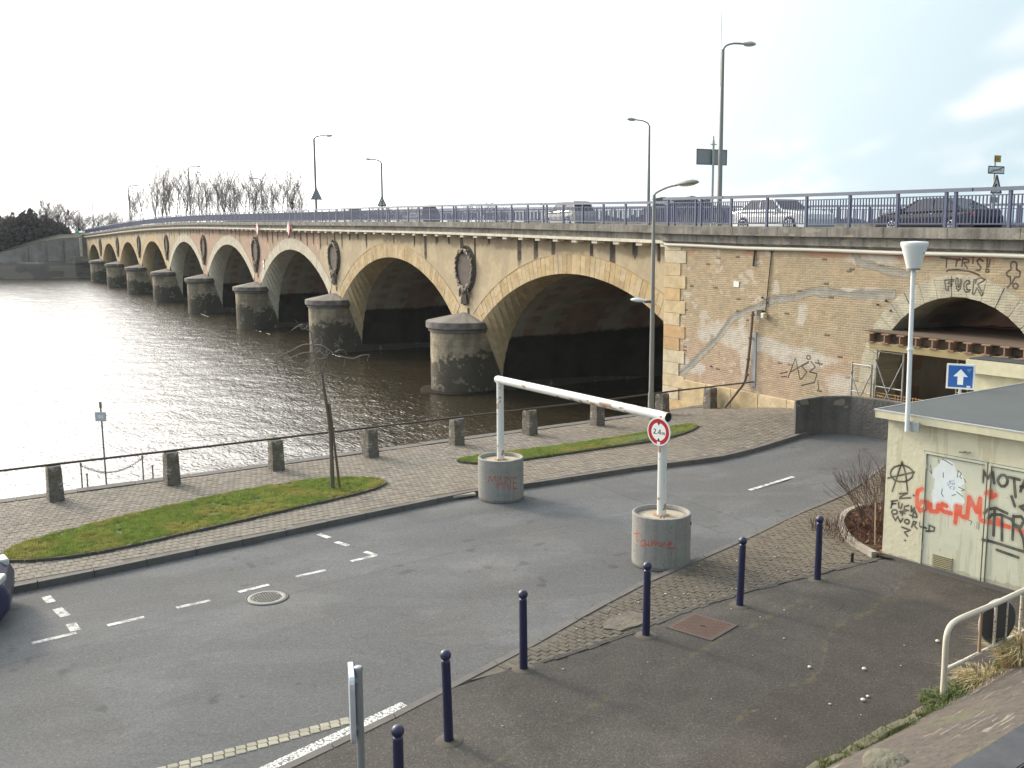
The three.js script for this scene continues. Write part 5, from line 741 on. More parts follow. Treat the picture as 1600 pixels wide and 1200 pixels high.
// ---------------------------------------------------------------- sign seen edge-on at the bottom of the picture
{ const t = thing('edge_on_sign', 'grey sign seen edge-on with its post, at the bottom edge of the road', 'road sign', [-10.42, FORE_Y, 21.07], -0.31); const m = plain([0.34, 0.35, 0.36], 0.38, { metalness: 0.55 });
  part('post', merge([rod(V(0, 0, 0), V(0, 1.545, 0), 0.045, 0.045, 20), lathe([[0.0, 1.57], [0.035, 1.568], [0.05, 1.555], [0.05, 1.50], [0.046, 1.495]], 20)]), m, t);
  const g = extrude((() => { const o = []; for (let i = 0; i < 24; i++) { const a = i / 24 * 6.283, c = Math.cos(a), s = Math.sin(a); o.push([0.26 * Math.sign(c) * Math.pow(Math.abs(c), 0.35), 0.41 * Math.sign(s) * Math.pow(Math.abs(s), 0.35)]); } return o; })(), 0.045, 0.008); g.translate(0, 1.14, 0.06); part('sign_panel', g, plain([0.62, 0.65, 0.70], 0.3, { metalness: 0.5 }), t); part('clamp', merge([box(0.12, 0.05, 0.1, 0, 1.42, 0.04), box(0.12, 0.05, 0.1, 0, 0.85, 0.04)]), m, t); }
// ---------------------------------------------------------------- cream barrier with a round sign seen from behind
{ const t = thing('tube_barrier', 'rust spotted cream tubular barrier carrying the back of a round sign', 'barrier', [-8.62, FORE_Y, 13.3]);
  const pm = new THREE.MeshStandardMaterial({ roughness: 0.5, map: tex(256, 256, [0, 0, 1, 1], (x, y, i, j) => { const n = fbm(x * 8, y * 40, 471, 4, 8, 40); let c = [0.60, 0.55, 0.44].map((v) => v * (0.9 + 0.2 * h2(i, j, 472))); if (n > 0.64) c = mix3(c, [0.22, 0.12, 0.07], 0.8); return c; }) });
  const dx = -0.145, P = (s, y) => V(dx * s, y, -s);
  part('frame', pipe([P(0, 0), P(0.0, 0.5), P(0.0, 0.93), P(0.03, 1.03), P(0.1, 1.10), P(0.22, 1.13), P(1.2, 1.13), P(2.5, 1.13), P(2.62, 1.10), P(2.7, 1.0), P(2.7, 0.5), P(2.7, 0)], 0.040, 90, 12), pm, t);
  part('lower_rail', rod(P(0, 0.48), P(2.7, 0.48), 0.028, 0.028, 10), pm, t); for (const s of [0.9, 1.3, 1.62, 2.05]) part('upright', rod(P(s, 0.48), P(s, 1.13), 0.022, 0.022, 8), s === 0.9 ? plain([0.30, 0.19, 0.12], 0.8) : pm, t);
  const g = new THREE.CylinderGeometry(0.33, 0.33, 0.03, 36); g.rotateZ(Math.PI / 2); g.rotateY(-0.144); const q = P(1.46, 0.80); g.translate(q.x - 0.05, q.y, q.z); const d = hub('round_sign', t); part('sign_back', g, plain([0.055, 0.055, 0.06], 0.5), d); part('sign_rim', (() => { const r = new THREE.TorusGeometry(0.33, 0.016, 8, 40); r.rotateY(Math.PI / 2 - 0.144); return r.translate(q.x - 0.06, q.y, q.z); })(), plain([0.42, 0.42, 0.42], 0.4), d);
}
// ---------------------------------------------------------------- stone-faced slope at the lower right, weeds along its foot
const bankX = lerpTable([[2, -10.9], [8.9, -9.55], [10.79, -9.13], [12.86, -8.68], [14.52, -8.36], [15.97, -8.18], [20, -7.5], [30, -5]]);
{
  const m = new THREE.MeshStandardMaterial({ roughness: 0.92, bumpMap: bumpFine, bumpScale: 0.03, map: tex(1024, 1024, [-10, 6, 8, 16], (x, z, i, j) => { const a = x - 0.2 * (z - 14), n = fbm(x * 1.3, z * 0.7, 481, 5), l = fbm(a * 7, z * 0.7, 482, 4), f = fbm(x * 9, z * 9, 483, 3); let c = mix3([0.060, 0.047, 0.040], [0.098, 0.082, 0.066], n + 0.6 * (l - 0.5)).map((v) => v * (0.7 + 0.6 * f)); const s = fbm(a * 26, z * 2.6, 484, 3); if (s > 0.70 && fbm(x * 1.1, z * 1.1, 486, 3) > 0.45) c = mix3(c, [0.26, 0.235, 0.19], 0.6 * sst(0.72, 0.75, s)); if (n > 0.62 && f > 0.5) c = mix3(c, [0.085, 0.09, 0.04], 0.5); return c; }) });
  ground('stone_slope', sheet(zs(3, 28, 0.4).map((z) => [0, 0.12, 0.5, 1.0, 1.5, 2.0, 2.4, 2.75].map((s, i) => V(bankX(z) + s, FORE_Y + (i ? 0.10 + 0.55 * (s - 0.1) + 0.05 * (fbm(z * 1.2, s * 3, 485, 3) - 0.5) : 0), z)))), m);
  const R = rng(99), kt = hub('slope_kerb', scene); kt.name = numbered('slope_kerb'); kt.userData.kind = 'structure';
  for (let z = 24; z > 5; z -= 1.2) { const z1 = z - 1.19, x = bankX(z) + 2.32, x1 = bankX(z1) + 2.32, b = 1.0, y = 1.50 + 0.02 * R(); part('kerb_stone', hexa(V(x1, b, z1), V(x1 + 0.4, b, z1), V(x1 + 0.4, y, z1), V(x1 + 0.03, y, z1), V(x, b, z), V(x + 0.4, b, z), V(x + 0.4, y, z), V(x + 0.03, y, z)), plain([0.075, 0.08, 0.092], 0.8, { map: stoneMap }), kt); }
  ground('upper_street', sheet(zs(3, 40, 3).map((z) => [V(bankX(z) + 2.7, 1.40, z), V(-2, 1.40, z), V(3, 3.2, z), V(14, 4.7, z)])), roadMat);
  const ld = plain([0.17, 0.155, 0.105], 0.95, { map: stoneMap }), g = []; for (let z = 22; z > 9.2; z -= 0.34) { const x = bankX(z) - 0.02 + 0.05 * (R() - 0.5), y = 0.03 + 0.05 * R(); g.push(turn(new RoundedBoxGeometry(0.10 + 0.08 * R(), y + 0.1, 0.33, 1, 0.02), x + 0.04, FORE_Y + y / 2, z, 0.2 + 0.2 * (R() - 0.5))); }
  g.forEach((q) => part('ledge_stone', muv(q), ld, kt));
  const bo = thing('boulder', 'grey lichened boulder on the slope at the bottom edge of the picture', 'boulder', [-7.05, 0.55, 16.2]); const bg = new THREE.IcosahedronGeometry(0.25, 4), p = bg.attributes.position; for (let i = 0; i < p.count; i++) { const v = V(p.getX(i), p.getY(i), p.getZ(i)), k = 0.82 + 0.4 * fbm(v.x * 4 + 5, v.y * 4 + v.z * 3, 491, 4); p.setXYZ(i, v.x * k * 1.3, v.y * k * 0.7, v.z * k); } bg.computeVertexNormals(); part('stone', muv(bg), plain([0.145, 0.14, 0.11], 0.95, { map: stoneMap, bumpMap: bumpFine, bumpScale: 0.03 }), bo);
  const blade = (seed, n, hgt, rad, droop) => { const Q = rng(seed), b = []; for (let i = 0; i < n; i++) { const a = Q() * 6.283, r = Math.sqrt(Q()) * rad, x = Math.cos(a) * r, z = Math.sin(a) * r, h = hgt * (0.5 + 0.6 * Q()), o = droop * h * (0.3 + Q()), c = a + (Q() - 0.5) * 1.5, w = 0.006, ox = Math.cos(c), oz = Math.sin(c), q = Q() * 6; const A = V(x, 0, z), B = V(x + ox * o * 0.4, h * 0.75, z + oz * o * 0.4), C = V(x + ox * o * 1.3, h * (1.0 - 0.35 * droop), z + oz * o * 1.3), k = V(Math.cos(q) * w, 0, Math.sin(q) * w); b.push([A.clone().sub(k), A.clone().add(k), B.clone().add(k), B.clone().sub(k)], [B.clone().sub(k), B.clone().add(k), C.clone(), C.clone()]); } return quads(b); };
  const straw = phys([0.46, 0.37, 0.19], 0.85, { side: THREE.DoubleSide, transmission: 0.2, thickness: 0 }), weed = phys([0.12, 0.15, 0.035], 0.85, { side: THREE.DoubleSide, transmission: 0.25, thickness: 0 });
  const tf = (name, label, x, y, z, geo, mt) => { const o = thing(name, label, 'grass tuft', [x, y, z]); part('blades', geo, mt, o); };
  tf('straw_tuft', 'large tuft of dry straw-coloured grass at the right edge, behind the barrier foot', -8.62, 0.02, 11.55, blade(101, 900, 0.62, 0.30, 0.75), straw);
  tf('straw_tuft', 'flattened dry grass lying on the ledge below the large straw tuft', -8.52, 0.04, 12.5, blade(102, 420, 0.22, 0.34, 1.6), straw);
  tf('weed_tuft', 'green weeds growing at the left foot of the barrier on the ledge', -8.42, 0.02, 13.45, blade(103, 700, 0.16, 0.34, 0.8), weed); tf('weed_tuft', 'green weeds on the ledge just below the barrier, nearer the straw tuft', -8.5, 0.03, 12.95, blade(104, 400, 0.16, 0.26, 0.9), weed);
  const ml = []; for (let i = 0; i < 900; i++) { const z = mix(10, 20, R()), x = bankX(z) - 0.10 + 0.30 * R(); ml.push(at(x, FORE_Y + (x > bankX(z) ? 0.08 : 0), z, R() * 6, 0.5 + 0.9 * R())); } const ms = copies('weeds', bladeTuft(105, 12, 0.07, 0.05), weed, ml, scene); ms.name = numbered('weeds'); ms.userData.label = 'thin line of weeds along the foot of the stone slope'; ms.userData.category = 'weeds';
}

// ================================================================ quay furniture
{
  const pm = new THREE.MeshStandardMaterial({ roughness: 0.95, bumpMap: bumpFine, bumpScale: 0.035, map: tex(512, 512, [0, 0, 2, 2], (x, y, i, j) => { const n = fbm(x * 4, y * 4, 501, 5, 8), f = fbm(x * 22, y * 22, 502, 3, 44), v = 0.135 + 0.13 * (n - 0.5) + 0.08 * (f - 0.5); let c = [v * 1.1, v * 0.96, v * 0.80]; if (n > 0.60 && f > 0.52) c = mix3(c, [0.34, 0.33, 0.30], 0.8); if (n < 0.36) c = mix3(c, [0.10, 0.085, 0.045], 0.6); return c; }) });
  const shape = (seed) => { const R = rng(seed), g = new THREE.BoxGeometry(1, 1, 1, 6, 8, 6), p = g.attributes.position; for (let i = 0; i < p.count; i++) { const y = p.getY(i) + 0.5, k = 1 - 0.12 * y, rx = p.getX(i), rz = p.getZ(i), c = Math.max(Math.abs(rx), Math.abs(rz)) > 0.49 && Math.min(Math.abs(rx), Math.abs(rz)) > 0.45 ? 0.95 : 1, n = 1 + 0.07 * (fbm(rx * 5 + seed, y * 7 + rz * 4, 511, 3) - 0.5), top = y > 0.95 ? 0.955 : 1; p.setXYZ(i, rx * 0.42 * k * c * n * top, y + (y > 0.99 ? 0.012 * (fbm(rx * 6, rz * 6 + seed, 512, 3) - 0.5) : 0), rz * 0.36 * k * c * n * top); } g.computeVertexNormals(); return muv(g); };
  const S = [shape(1), shape(2), shape(3)], Z0 = [22.96, 20.17, 17.36, 14.53, 11.65, 8.95, 6.22, 3.35, 1.05];
  const L = ['rough stone rail post nearest to the left edge of the picture, with a chipped top', 'stone rail post just right of the small sign by the water', 'stone rail post left of the young tree', 'stone rail post with pale flaking top, right of the young tree', 'stone rail post behind the long grass strip end, left of the far concrete block', 'stone rail post under the white crossbar, nearer its left end', 'stone rail post under the white crossbar, nearer its right end', 'stone rail post half hidden behind the tall two-headed street lamp', 'last stone rail post, standing by the brick abutment'];
  Z0.forEach((z, i) => { const x = -26.44 - 0.078 * (22.96 - z), t = thing('stone_post', L[i], 'post', [x, rise(x, z), z], 0.1 + 0.08 * Math.sin(i * 3), 'stone posts carrying the quay rail'); const o = part('post_body', S[i % 3], pm, t); o.scale.y = 0.86 - 0.012 * i; if (i % 2) o.rotation.y = Math.PI; part('rail_clip', box(0.1, 0.03, 0.09, 0, 0.862 - 0.012 * i, 0), plain([0.05, 0.04, 0.035], 0.7), t); });
  const pts = []; for (let z = 35; z > 0.9; z -= 1.1) { const x = -26.44 - 0.078 * (22.96 - z), i = (22.96 - z) / 2.75; pts.push(V(x, 0.885 - 0.012 * clamp(i, 0, 9) + rise(x, z), z)); } pts.push(V(-26.3, 1.22, 0.7));
  const r = thing('quay_rail', 'long dark iron rail running over the stone posts along the quay', 'railing'); part('rail_tube', pipe(pts.slice(0, -1), 0.030, 120, 8), plain([0.062, 0.045, 0.036], 0.6), r); part('wall_end', pipe([pts[pts.length - 2], pts[pts.length - 2].clone().lerp(pts[pts.length - 1], 0.5), pts[pts.length - 1]], 0.028, 8, 8), plain([0.062, 0.045, 0.036], 0.6), r);
  const stick = plain([0.19, 0.175, 0.155], 0.6);
  const s = thing('river_sign', 'small grey plate on a thin post at the water edge', 'sign', [-27.5, 0, 21.66], 0.95); part('post', rod(V(0, -0.3, 0), V(-0.02, 2.05, 0), 0.022), stick, s); part('plate', rbox(0.30, 0.24, 0.012, 0.005, -0.02, 1.78, 0.028), plain([0.47, 0.49, 0.53], 0.5), s); part('plate_print', box(0.16, 0.09, 0.003, -0.02, 1.78, 0.036), plain([0.66, 0.68, 0.70], 0.5), s); part('post_cap', rod(V(-0.02, 2.0, 0), V(-0.02, 2.16, 0), 0.034), stick, s);
  const M = [[-27.42, 22.25, 0.62, 'taller mooring stake left of the small sign, its chain sagging to the right'], [-27.44, 22.12, 0.32, 'short mooring stake close beside the left taller one'], [-27.52, 20.74, 0.62, 'taller mooring stake right of the small sign, the chain tied to its top'], [-27.50, 20.5, 0.34, 'short mooring stake close beside the right taller one']];
  for (const [x, z, h, l] of M) { const t = thing('mooring_stake', l, 'stake', [x, 0, z], 0, 'stakes at the top of the river steps'); part('stake', rod(V(0, -0.3, 0), V(0, h, 0), 0.02, 0.018, 8), stick, t); part('stake_head', rod(V(0, h - 0.02, 0), V(0, h + 0.03, 0), 0.028, 0.024, 8), stick, t); }
  const ch = thing('chain', 'thin chain sagging between the two taller mooring stakes', 'chain'); const lk = []; for (let i = 0; i <= 44; i++) { const t = i / 44, g = new THREE.TorusGeometry(0.022, 0.006, 5, 8); g.scale(1.4, 1, 1); g.rotateX(i % 2 ? 1.57 : 0); g.rotateY(1.5); g.translate(mix(-27.42, -27.52, t), 0.58 - 1.1 * t * (1 - t), mix(22.25, 20.74, t)); lk.push(g); } part('links', merge(lk), stick, ch);
}
// young staked tree
{
  const right = V(0.4836, 0, -0.875), t = thing('young_tree', 'young leafless tree with curling twigs, staked, on the long grass strip', 'tree', [-23.84, 0.03, 16.8]);
  const B = [[[0, 0], [0, 0.85], [-0.01, 1.45], [-0.05, 1.94], [-0.1, 2.34], [-0.15, 2.74], [-0.17, 2.92]], [[-0.17, 2.92], [-0.25, 3.19], [-0.31, 3.35], [-0.34, 3.55], [-0.35, 3.67], [-0.37, 3.83], [-0.39, 3.99], [-0.5, 4.07], [-0.61, 4.17]],
    [[-0.61, 4.17], [-0.65, 4.11], [-0.6, 4.05], [-0.51, 4.09], [-0.48, 4.17]], [[-0.61, 4.17], [-0.78, 4.09], [-0.88, 4.02]], [[-0.35, 3.63], [-0.24, 3.66], [-0.12, 3.65], [0.02, 3.58], [0.14, 3.49], [0.24, 3.4]], [[0.24, 3.4], [0.43, 3.34], [0.63, 3.32], [0.81, 3.39], [1.03, 3.41]], [[0.18, 3.47], [0.28, 3.53], [0.38, 3.54]],
    [[-0.33, 3.65], [-0.51, 3.67], [-0.67, 3.64], [-0.91, 3.51], [-1.16, 3.42], [-1.26, 3.33]], [[-0.34, 3.47], [-0.56, 3.47], [-0.78, 3.41], [-0.92, 3.33], [-1, 3.23]], [[-0.31, 3.35], [-0.39, 3.21], [-0.45, 3.06], [-0.51, 2.96]], [[-0.17, 2.92], [0.02, 2.94], [0.18, 2.9], [0.3, 2.86]], [[0.02, 2.94], [0.04, 3.06], [0.03, 3.15]], [[-0.22, 2.98], [-0.42, 2.88], [-0.56, 2.72]], [[-0.15, 2.58], [-0.29, 2.48], [-0.38, 2.3], [-0.42, 2.04]], [[-0.14, 2.3], [-0.28, 2.28], [-0.4, 2.26]], [[-0.32, 3.37], [-0.2, 3.51], [-0.05, 3.41], [0.1, 3.51]], [[-0.29, 3.31], [-0.13, 3.33], [-0.01, 3.37]]];
  const R = rng(111), bark = plain([0.15, 0.125, 0.105], 0.9, { map: stoneMap }), limb = plain([0.17, 0.145, 0.125], 0.85), tw = [], V3 = (l, dz) => l.map(([r, y], i) => right.clone().multiplyScalar(r).add(V(0.875 * dz * i, y, 0.4836 * dz * i)));
  const taper = (pts, r0, r1) => { const g = pipe(pts, 1, pts.length * 4, 7), c = new THREE.CatmullRomCurve3(pts, false, 'centripetal'), p = g.attributes.position, n = pts.length * 4; for (let i = 0; i < p.count; i++) { const k = Math.floor(i / 8), q = c.getPointAt(k / n), r = mix(r0, r1, k / n); p.setXYZ(i, q.x + (p.getX(i) - q.x) * r, q.y + (p.getY(i) - q.y) * r, q.z + (p.getZ(i) - q.z) * r); } return g; };
  part('trunk', taper(V3(B[0], 0), 0.062, 0.034), bark, t);
  B.slice(1).forEach((l, i) => { const dz = (R() - 0.5) * 0.12 * (i ? 1 : 0.3), P = V3(l, dz); tw.push(taper(P, i === 0 ? 0.036 : i < 8 ? 0.019 : 0.014, 0.007)); for (let k = 1; k < P.length; k++) if (R() < 0.6) { const e = V(R() - 0.5, (R() - 0.5) * 1.2, R() - 0.5).normalize().multiplyScalar(0.12 + 0.16 * R()); tw.push(pipe([P[k], P[k].clone().addScaledVector(e, 0.5).add(V(0, 0.02, 0)), P[k].clone().add(e).add(V(0, -0.05 * R(), 0))], 0.005, 5, 3)); } });
  part('crown', merge(tw), limb, t);
  const s = thing('tree_stake', 'brown wooden stake tied beside the young tree', 'stake', [-23.84, 0.03, 16.8]); part('stake', rod(right.clone().multiplyScalar(0.19).add(V(0, -0.05, 0)), right.clone().multiplyScalar(0.02).add(V(0, 2.2, 0.03)), 0.034, 0.03, 10), plain([0.17, 0.115, 0.07], 0.9, { map: stoneMap }), s);
  part('tie', rod(right.clone().multiplyScalar(-0.06).add(V(0, 1.55, 0)), right.clone().multiplyScalar(0.1).add(V(0, 1.57, 0)), 0.03), plain([0.03, 0.03, 0.03], 0.8), s);
}
// two-headed street lamp on the quay
const poleMat = plain([0.25, 0.245, 0.23], 0.5, { metalness: 0.35 }), headMat = plain([0.40, 0.40, 0.37], 0.45), glassMat = phys([0.55, 0.55, 0.5], 0.25, { clearcoat: 0.5 });
function lampHead(len, wid, parent, p, dir, tilt = 0.12, mat = headMat) {
  const h = hub('lamp_head', parent, p.x, p.y, p.z); h.rotation.set(0, Math.atan2(-dir.z, dir.x), tilt, 'YXZ');
  const g = new THREE.SphereGeometry(0.5, 24, 14), q = g.attributes.position; for (let i = 0; i < q.count; i++) { const x = q.getX(i), k = 0.62 + 0.55 * sst(-0.5, 0.3, x); q.setXYZ(i, (x + 0.5) * len, q.getY(i) * wid * 0.62 * k * (q.getY(i) < 0 ? 0.55 : 1), q.getZ(i) * wid * k); } g.computeVertexNormals(); part('hood', g, mat, h);
  const l = new THREE.SphereGeometry(0.5, 20, 10); l.scale(len * 0.62, wid * 0.26, wid * 0.8); l.translate(len * 0.56, -wid * 0.12, 0); part('lens', l, glassMat, h); return h;
}
{ const t = thing('quay_street_lamp', 'tall two-headed street lamp standing on the quay in front of the brick abutment', 'street lamp', [-27.68, 0.0, 4.05]);
  part('pole', lathe([[0.11, 0], [0.11, 0.9], [0.085, 0.95], [0.075, 3.4], [0.052, 7.6], [0, 7.61]], 16), poleMat, t); part('base_plate', box(0.32, 0.03, 0.32, 0, 0.015, 0), poleMat, t);
  const d = V(0.8, 0, -0.6); part('arm', pipe([V(0, 7.5, 0), V(0.02, 7.62, -0.01), d.clone().multiplyScalar(0.3).setY(7.78), d.clone().multiplyScalar(0.62).setY(7.88), d.clone().multiplyScalar(0.78).setY(7.90)], 0.032, 24, 8), poleMat, t); lampHead(0.86, 0.36, t, d.clone().multiplyScalar(0.66).setY(7.90), d, 0.10, plain([0.27, 0.26, 0.22], 0.5));
  const e = V(-0.8, 0, 0.6); part('arm', rod(V(0, 4.0, 0), e.clone().multiplyScalar(0.18).setY(4.04), 0.022), poleMat, t); lampHead(0.66, 0.27, t, e.clone().multiplyScalar(0.12).setY(4.06), e, 0.05, plain([0.50, 0.53, 0.55], 0.4)); part('head_joint', box(0.2, 0.09, 0.12, -0.14, 4.04, 0.1, 0.64), plain([0.07, 0.08, 0.1], 0.5), t);
}

// ================================================================ on the bridge: lamps, signs, cars
{
  const mk = (name, label, x, z, top, s, antenna) => { const y = stringY(x) + 0.44, H = top - y, t = thing(name, label, 'street lamp', [x, y, z], 0, s < 0 ? 'street lamps on the near side of the bridge' : 'street lamps on the far side of the bridge');
    part('pole', lathe([[0.11, 0], [0.11, 0.6], [0.10, 0.7], [x < -70 ? 0.085 : 0.06, H - 0.25], [0, H - 0.24]], 12), poleMat, t); part('arm', pipe([V(0, H - 0.27, 0), V(0, H - 0.12, s * 0.12), V(0, H + 0.0, s * 0.45), V(0, H + 0.04, s * 0.95)], x < -70 ? 0.06 : 0.04, 16, 6), poleMat, t); lampHead(0.74, 0.34, t, V(0, H + 0.03, s * 0.86), V(0, 0, s), 0.03);
    if (antenna) part('antenna', merge([rod(V(-0.12, H - 1.6, 0), V(-0.12, H + 2.6, 0), 0.016, 0.008, 6), box(0.2, 0.03, 0.03, -0.06, H - 0.6, 0), box(0.2, 0.03, 0.03, -0.06, H - 1.4, 0)]), plain([0.6, 0.6, 0.58], 0.5), t); return t; };
  mk('bridge_lamp', 'tall street lamp with a whip antenna, above the brick abutment', -30.9, -1.5, 13.45, -1, true);
  mk('bridge_lamp', 'street lamp with a triangular sign back on its pole, arm to the right', -80.1, -1.5, 14.12, -1);
  mk('bridge_lamp', 'street lamp in front of the poplar row, arm to the right', -128.6, -1.5, 14.55, -1);
  mk('bridge_lamp', 'street lamp left of the poplar row, arm to the right', -175.4, -1.5, 14.2, -1);
  mk('bridge_lamp', 'farthest street lamp at the left end of the bridge', -222.5, -1.5, 13.5, -1);
  mk('bridge_lamp', 'street lamp between the round treetop and the grey sign back, arm to the left', -49.1, -11.6, 12.75, 1);
  mk('bridge_lamp', 'street lamp with a small white triangular sign, arm to the left', -91.1, -11.6, 13.2, 1);
  mk('bridge_lamp', 'street lamp standing among the poplars, arm to the left', -133.2, -11.6, 13.5, 1);
  const back = plain([0.27, 0.28, 0.29], 0.5, { metalness: 0.3 }), edge = plain([0.09, 0.095, 0.105], 0.5), pole = plain([0.42, 0.43, 0.42], 0.5, { metalness: 0.4 });
  const b = thing('sign_board', 'grey back of a wide sign board on a pole, beside the tall lamp', 'road sign', [-31.69, stringY(-31.7) + 0.44, -1.8]); part('post', rod(V(0, 0, 0), V(0, 3.45, 0), 0.055, 0.05, 10), pole, b); part('board', box(0.03, 0.55, 1.46, -0.08, 2.82, 0), back, b); part('board_edge', merge([box(0.05, 0.035, 1.5, -0.08, 3.1, 0), box(0.05, 0.035, 1.5, -0.08, 2.53, 0), box(0.05, 0.6, 0.035, -0.08, 2.82, -0.74), box(0.05, 0.6, 0.035, -0.08, 2.82, 0.74)]), edge, b); part('finial', merge([rod(V(0, 3.4, 0), V(0, 3.62, 0), 0.03), box(0.06, 0.04, 0.3, 0, 3.3, 0)]), pole, b);
  const tri = (h, w) => { const s = new THREE.Shape(); s.moveTo(-w / 2, 0); s.lineTo(w / 2, 0); s.lineTo(0, h); return new THREE.ExtrudeGeometry(s, { depth: 0.03, bevelEnabled: false }).rotateY(Math.PI / 2); };
  const t1 = thing('triangle_sign', 'grey back of a triangular sign on the lamp at the middle of the bridge', 'road sign', [-80.0, 9.1, -1.5], 0.35); part('plate', tri(0.98, 1.12), back, t1); part('rim', merge([rod(V(0.02, 0, 0.56), V(0.02, 0, -0.56), 0.02), rod(V(0.02, 0, 0.56), V(0.02, 0.98, 0), 0.02), rod(V(0.02, 0, -0.56), V(0.02, 0.98, 0), 0.02)]), edge, t1);
  const t2 = thing('triangle_sign', 'white triangular warning sign with a dark rim on the far lamp right of the middle', 'road sign', [-91.0, 8.95, -11.5], 0.35); part('plate', tri(0.86, 1.0), plain([0.66, 0.66, 0.65], 0.5), t2); part('rim', merge([rod(V(0.04, 0.03, 0.5), V(0.04, 0.03, -0.5), 0.05), rod(V(0.04, 0.03, 0.5), V(0.04, 0.86, 0), 0.05), rod(V(0.04, 0.03, -0.5), V(0.04, 0.86, 0), 0.05)]), plain([0.10, 0.05, 0.055], 0.5), t2); part('symbol', box(0.02, 0.3, 0.1, 0.05, 0.3, 0), plain([0.03, 0.03, 0.03], 0.5), t2);
  const c = thing('town_sign_post', 'post with a yellow plate, a crossed-out town sign and a triangle, at the far right', 'road sign', [-26.1, stringY(-26) + 0.44, -11.2]);
  part('post', rod(V(0, 0, 0), V(0, 2.82, 0), 0.04, 0.04, 10), pole, c);
  const town = printed(512, 160, (g) => { g.fillStyle = '#d8dbdc'; g.fillRect(0, 0, 512, 160); g.strokeStyle = '#4a4d55'; g.lineWidth = 18; g.strokeRect(9, 9, 494, 142); g.fillStyle = '#5b5f68'; g.font = 'bold 74px sans-serif'; g.textAlign = 'center'; g.fillText('LIBOURNE', 256, 107); g.strokeStyle = '#3c3f48'; g.lineWidth = 20; g.beginPath(); g.moveTo(14, 146); g.lineTo(498, 14); g.stroke(); });
  const pl = (w, h, y, map, z = 0, col = [1, 1, 1]) => { const g = new THREE.PlaneGeometry(w, h); g.rotateY(Math.PI / 2); g.translate(0.075, y, z); return [g, map ? new THREE.MeshStandardMaterial({ map, roughness: 0.5 }) : plain(col, 0.5)]; };
  const ts = hub('town_sign', c); part('plate', box(0.025, 0.30, 0.96, 0.06, 2.32, -0.02), edge, ts); part('print', ...pl(0.93, 0.275, 2.32, town, -0.02), ts);
  const ys = hub('route_plate', c); part('plate', box(0.025, 0.26, 0.38, 0.06, 2.75, -0.06), plain([0.36, 0.25, 0.06], 0.5), ys); part('print', ...pl(0.34, 0.20, 2.75, printed(128, 80, (g) => { g.fillStyle = '#a98a35'; g.fillRect(0, 0, 128, 80); g.fillStyle = '#5a4630'; g.fillRect(0, 0, 20, 80); g.fillStyle = '#6c5526'; g.fillRect(44, 22, 16, 36); g.fillRect(72, 22, 18, 36); }), -0.06), ys);
  const w = hub('warning_triangle', c, 0.05, 1.42, -0.05); part('plate', tri(0.72, 0.64), plain([0.62, 0.63, 0.63], 0.5), w); part('rim', merge([rod(V(0.04, 0.02, 0.31), V(0.04, 0.02, -0.31), 0.03), rod(V(0.04, 0.02, 0.31), V(0.04, 0.70, 0), 0.03), rod(V(0.04, 0.02, -0.31), V(0.04, 0.70, 0), 0.03)]), plain([0.07, 0.06, 0.085], 0.5), w); part('symbol', pipe([V(0.045, 0.1, 0.05), V(0.045, 0.18, -0.04), V(0.045, 0.26, 0.05), V(0.045, 0.36, 0.0)], 0.035, 12, 6), plain([0.02, 0.02, 0.025], 0.5), w);
  part('lower_plate', box(0.025, 0.22, 0.52, 0.06, 1.17, 0.0), back, c);
  // red and white lozenges for boats, a small plate under them
  const loz = (x, s, label) => { const t = thing('navigation_lozenge', label, 'river sign', [x, 6.83, 0.56], 0, 'red and white river navigation lozenges'); const hf = (q) => extrude(q > 0 ? [[0, -0.6], [0.46, 0], [0, 0.6]] : [[0, 0.6], [-0.46, 0], [0, -0.6]], 0.03); part('red_half', hf(s), plain([0.55, 0.075, 0.09], 0.5), t); part('white_half', hf(-s), plain([0.78, 0.77, 0.74], 0.5), t); part('fixing', box(0.06, 0.3, 0.14, 0, 0, -0.06), back, t); return t; };
  loz(-90.6, -1, 'left of two river lozenges on the cornice, red on its left half'); loz(-81.0, 1, 'right of two river lozenges on the cornice, red on its right half');
  const np = thing('river_plate', 'small red and white plate beside the wreath on the salmon wall', 'river sign', [-90.85, 3.75, 0.05]); part('plate', box(0.42, 0.84, 0.03), plain([0.74, 0.73, 0.70], 0.5), np); part('red_bands', merge([box(0.42, 0.14, 0.01, 0, 0.35, 0.02), box(0.2, 0.16, 0.01, 0, 0.0, 0.02), box(0.42, 0.06, 0.01, 0, -0.38, 0.02)]), plain([0.5, 0.08, 0.08], 0.5), np);
  const tl = thing('traffic_light', 'traffic light showing green at the far left end of the bridge', 'traffic light', [-226, stringY(-223) + 0.3, 0.9]); part('post', rod(V(0, 0, 0), V(0, 2.2, 0), 0.06), edge, tl); part('signal_box', rbox(0.34, 1.0, 0.4, 0.04, 0, 1.0, 0), plain([0.03, 0.04, 0.045], 0.6), tl); const gl = new THREE.CircleGeometry(0.16, 20); gl.rotateY(Math.PI / 2); gl.translate(0.178, 0.68, 0); part('green_lens', gl, new THREE.MeshStandardMaterial({ color: 0x052b22, emissive: new THREE.Color(0.1, 1.0, 0.75), emissiveIntensity: 1.6 }), tl); for (const y of [1.0, 1.3]) { const q = new THREE.CircleGeometry(0.13, 16); q.rotateY(Math.PI / 2); q.translate(0.178, y, 0); part('dark_lens', q, plain([0.03, 0.02, 0.02], 0.4), tl); }
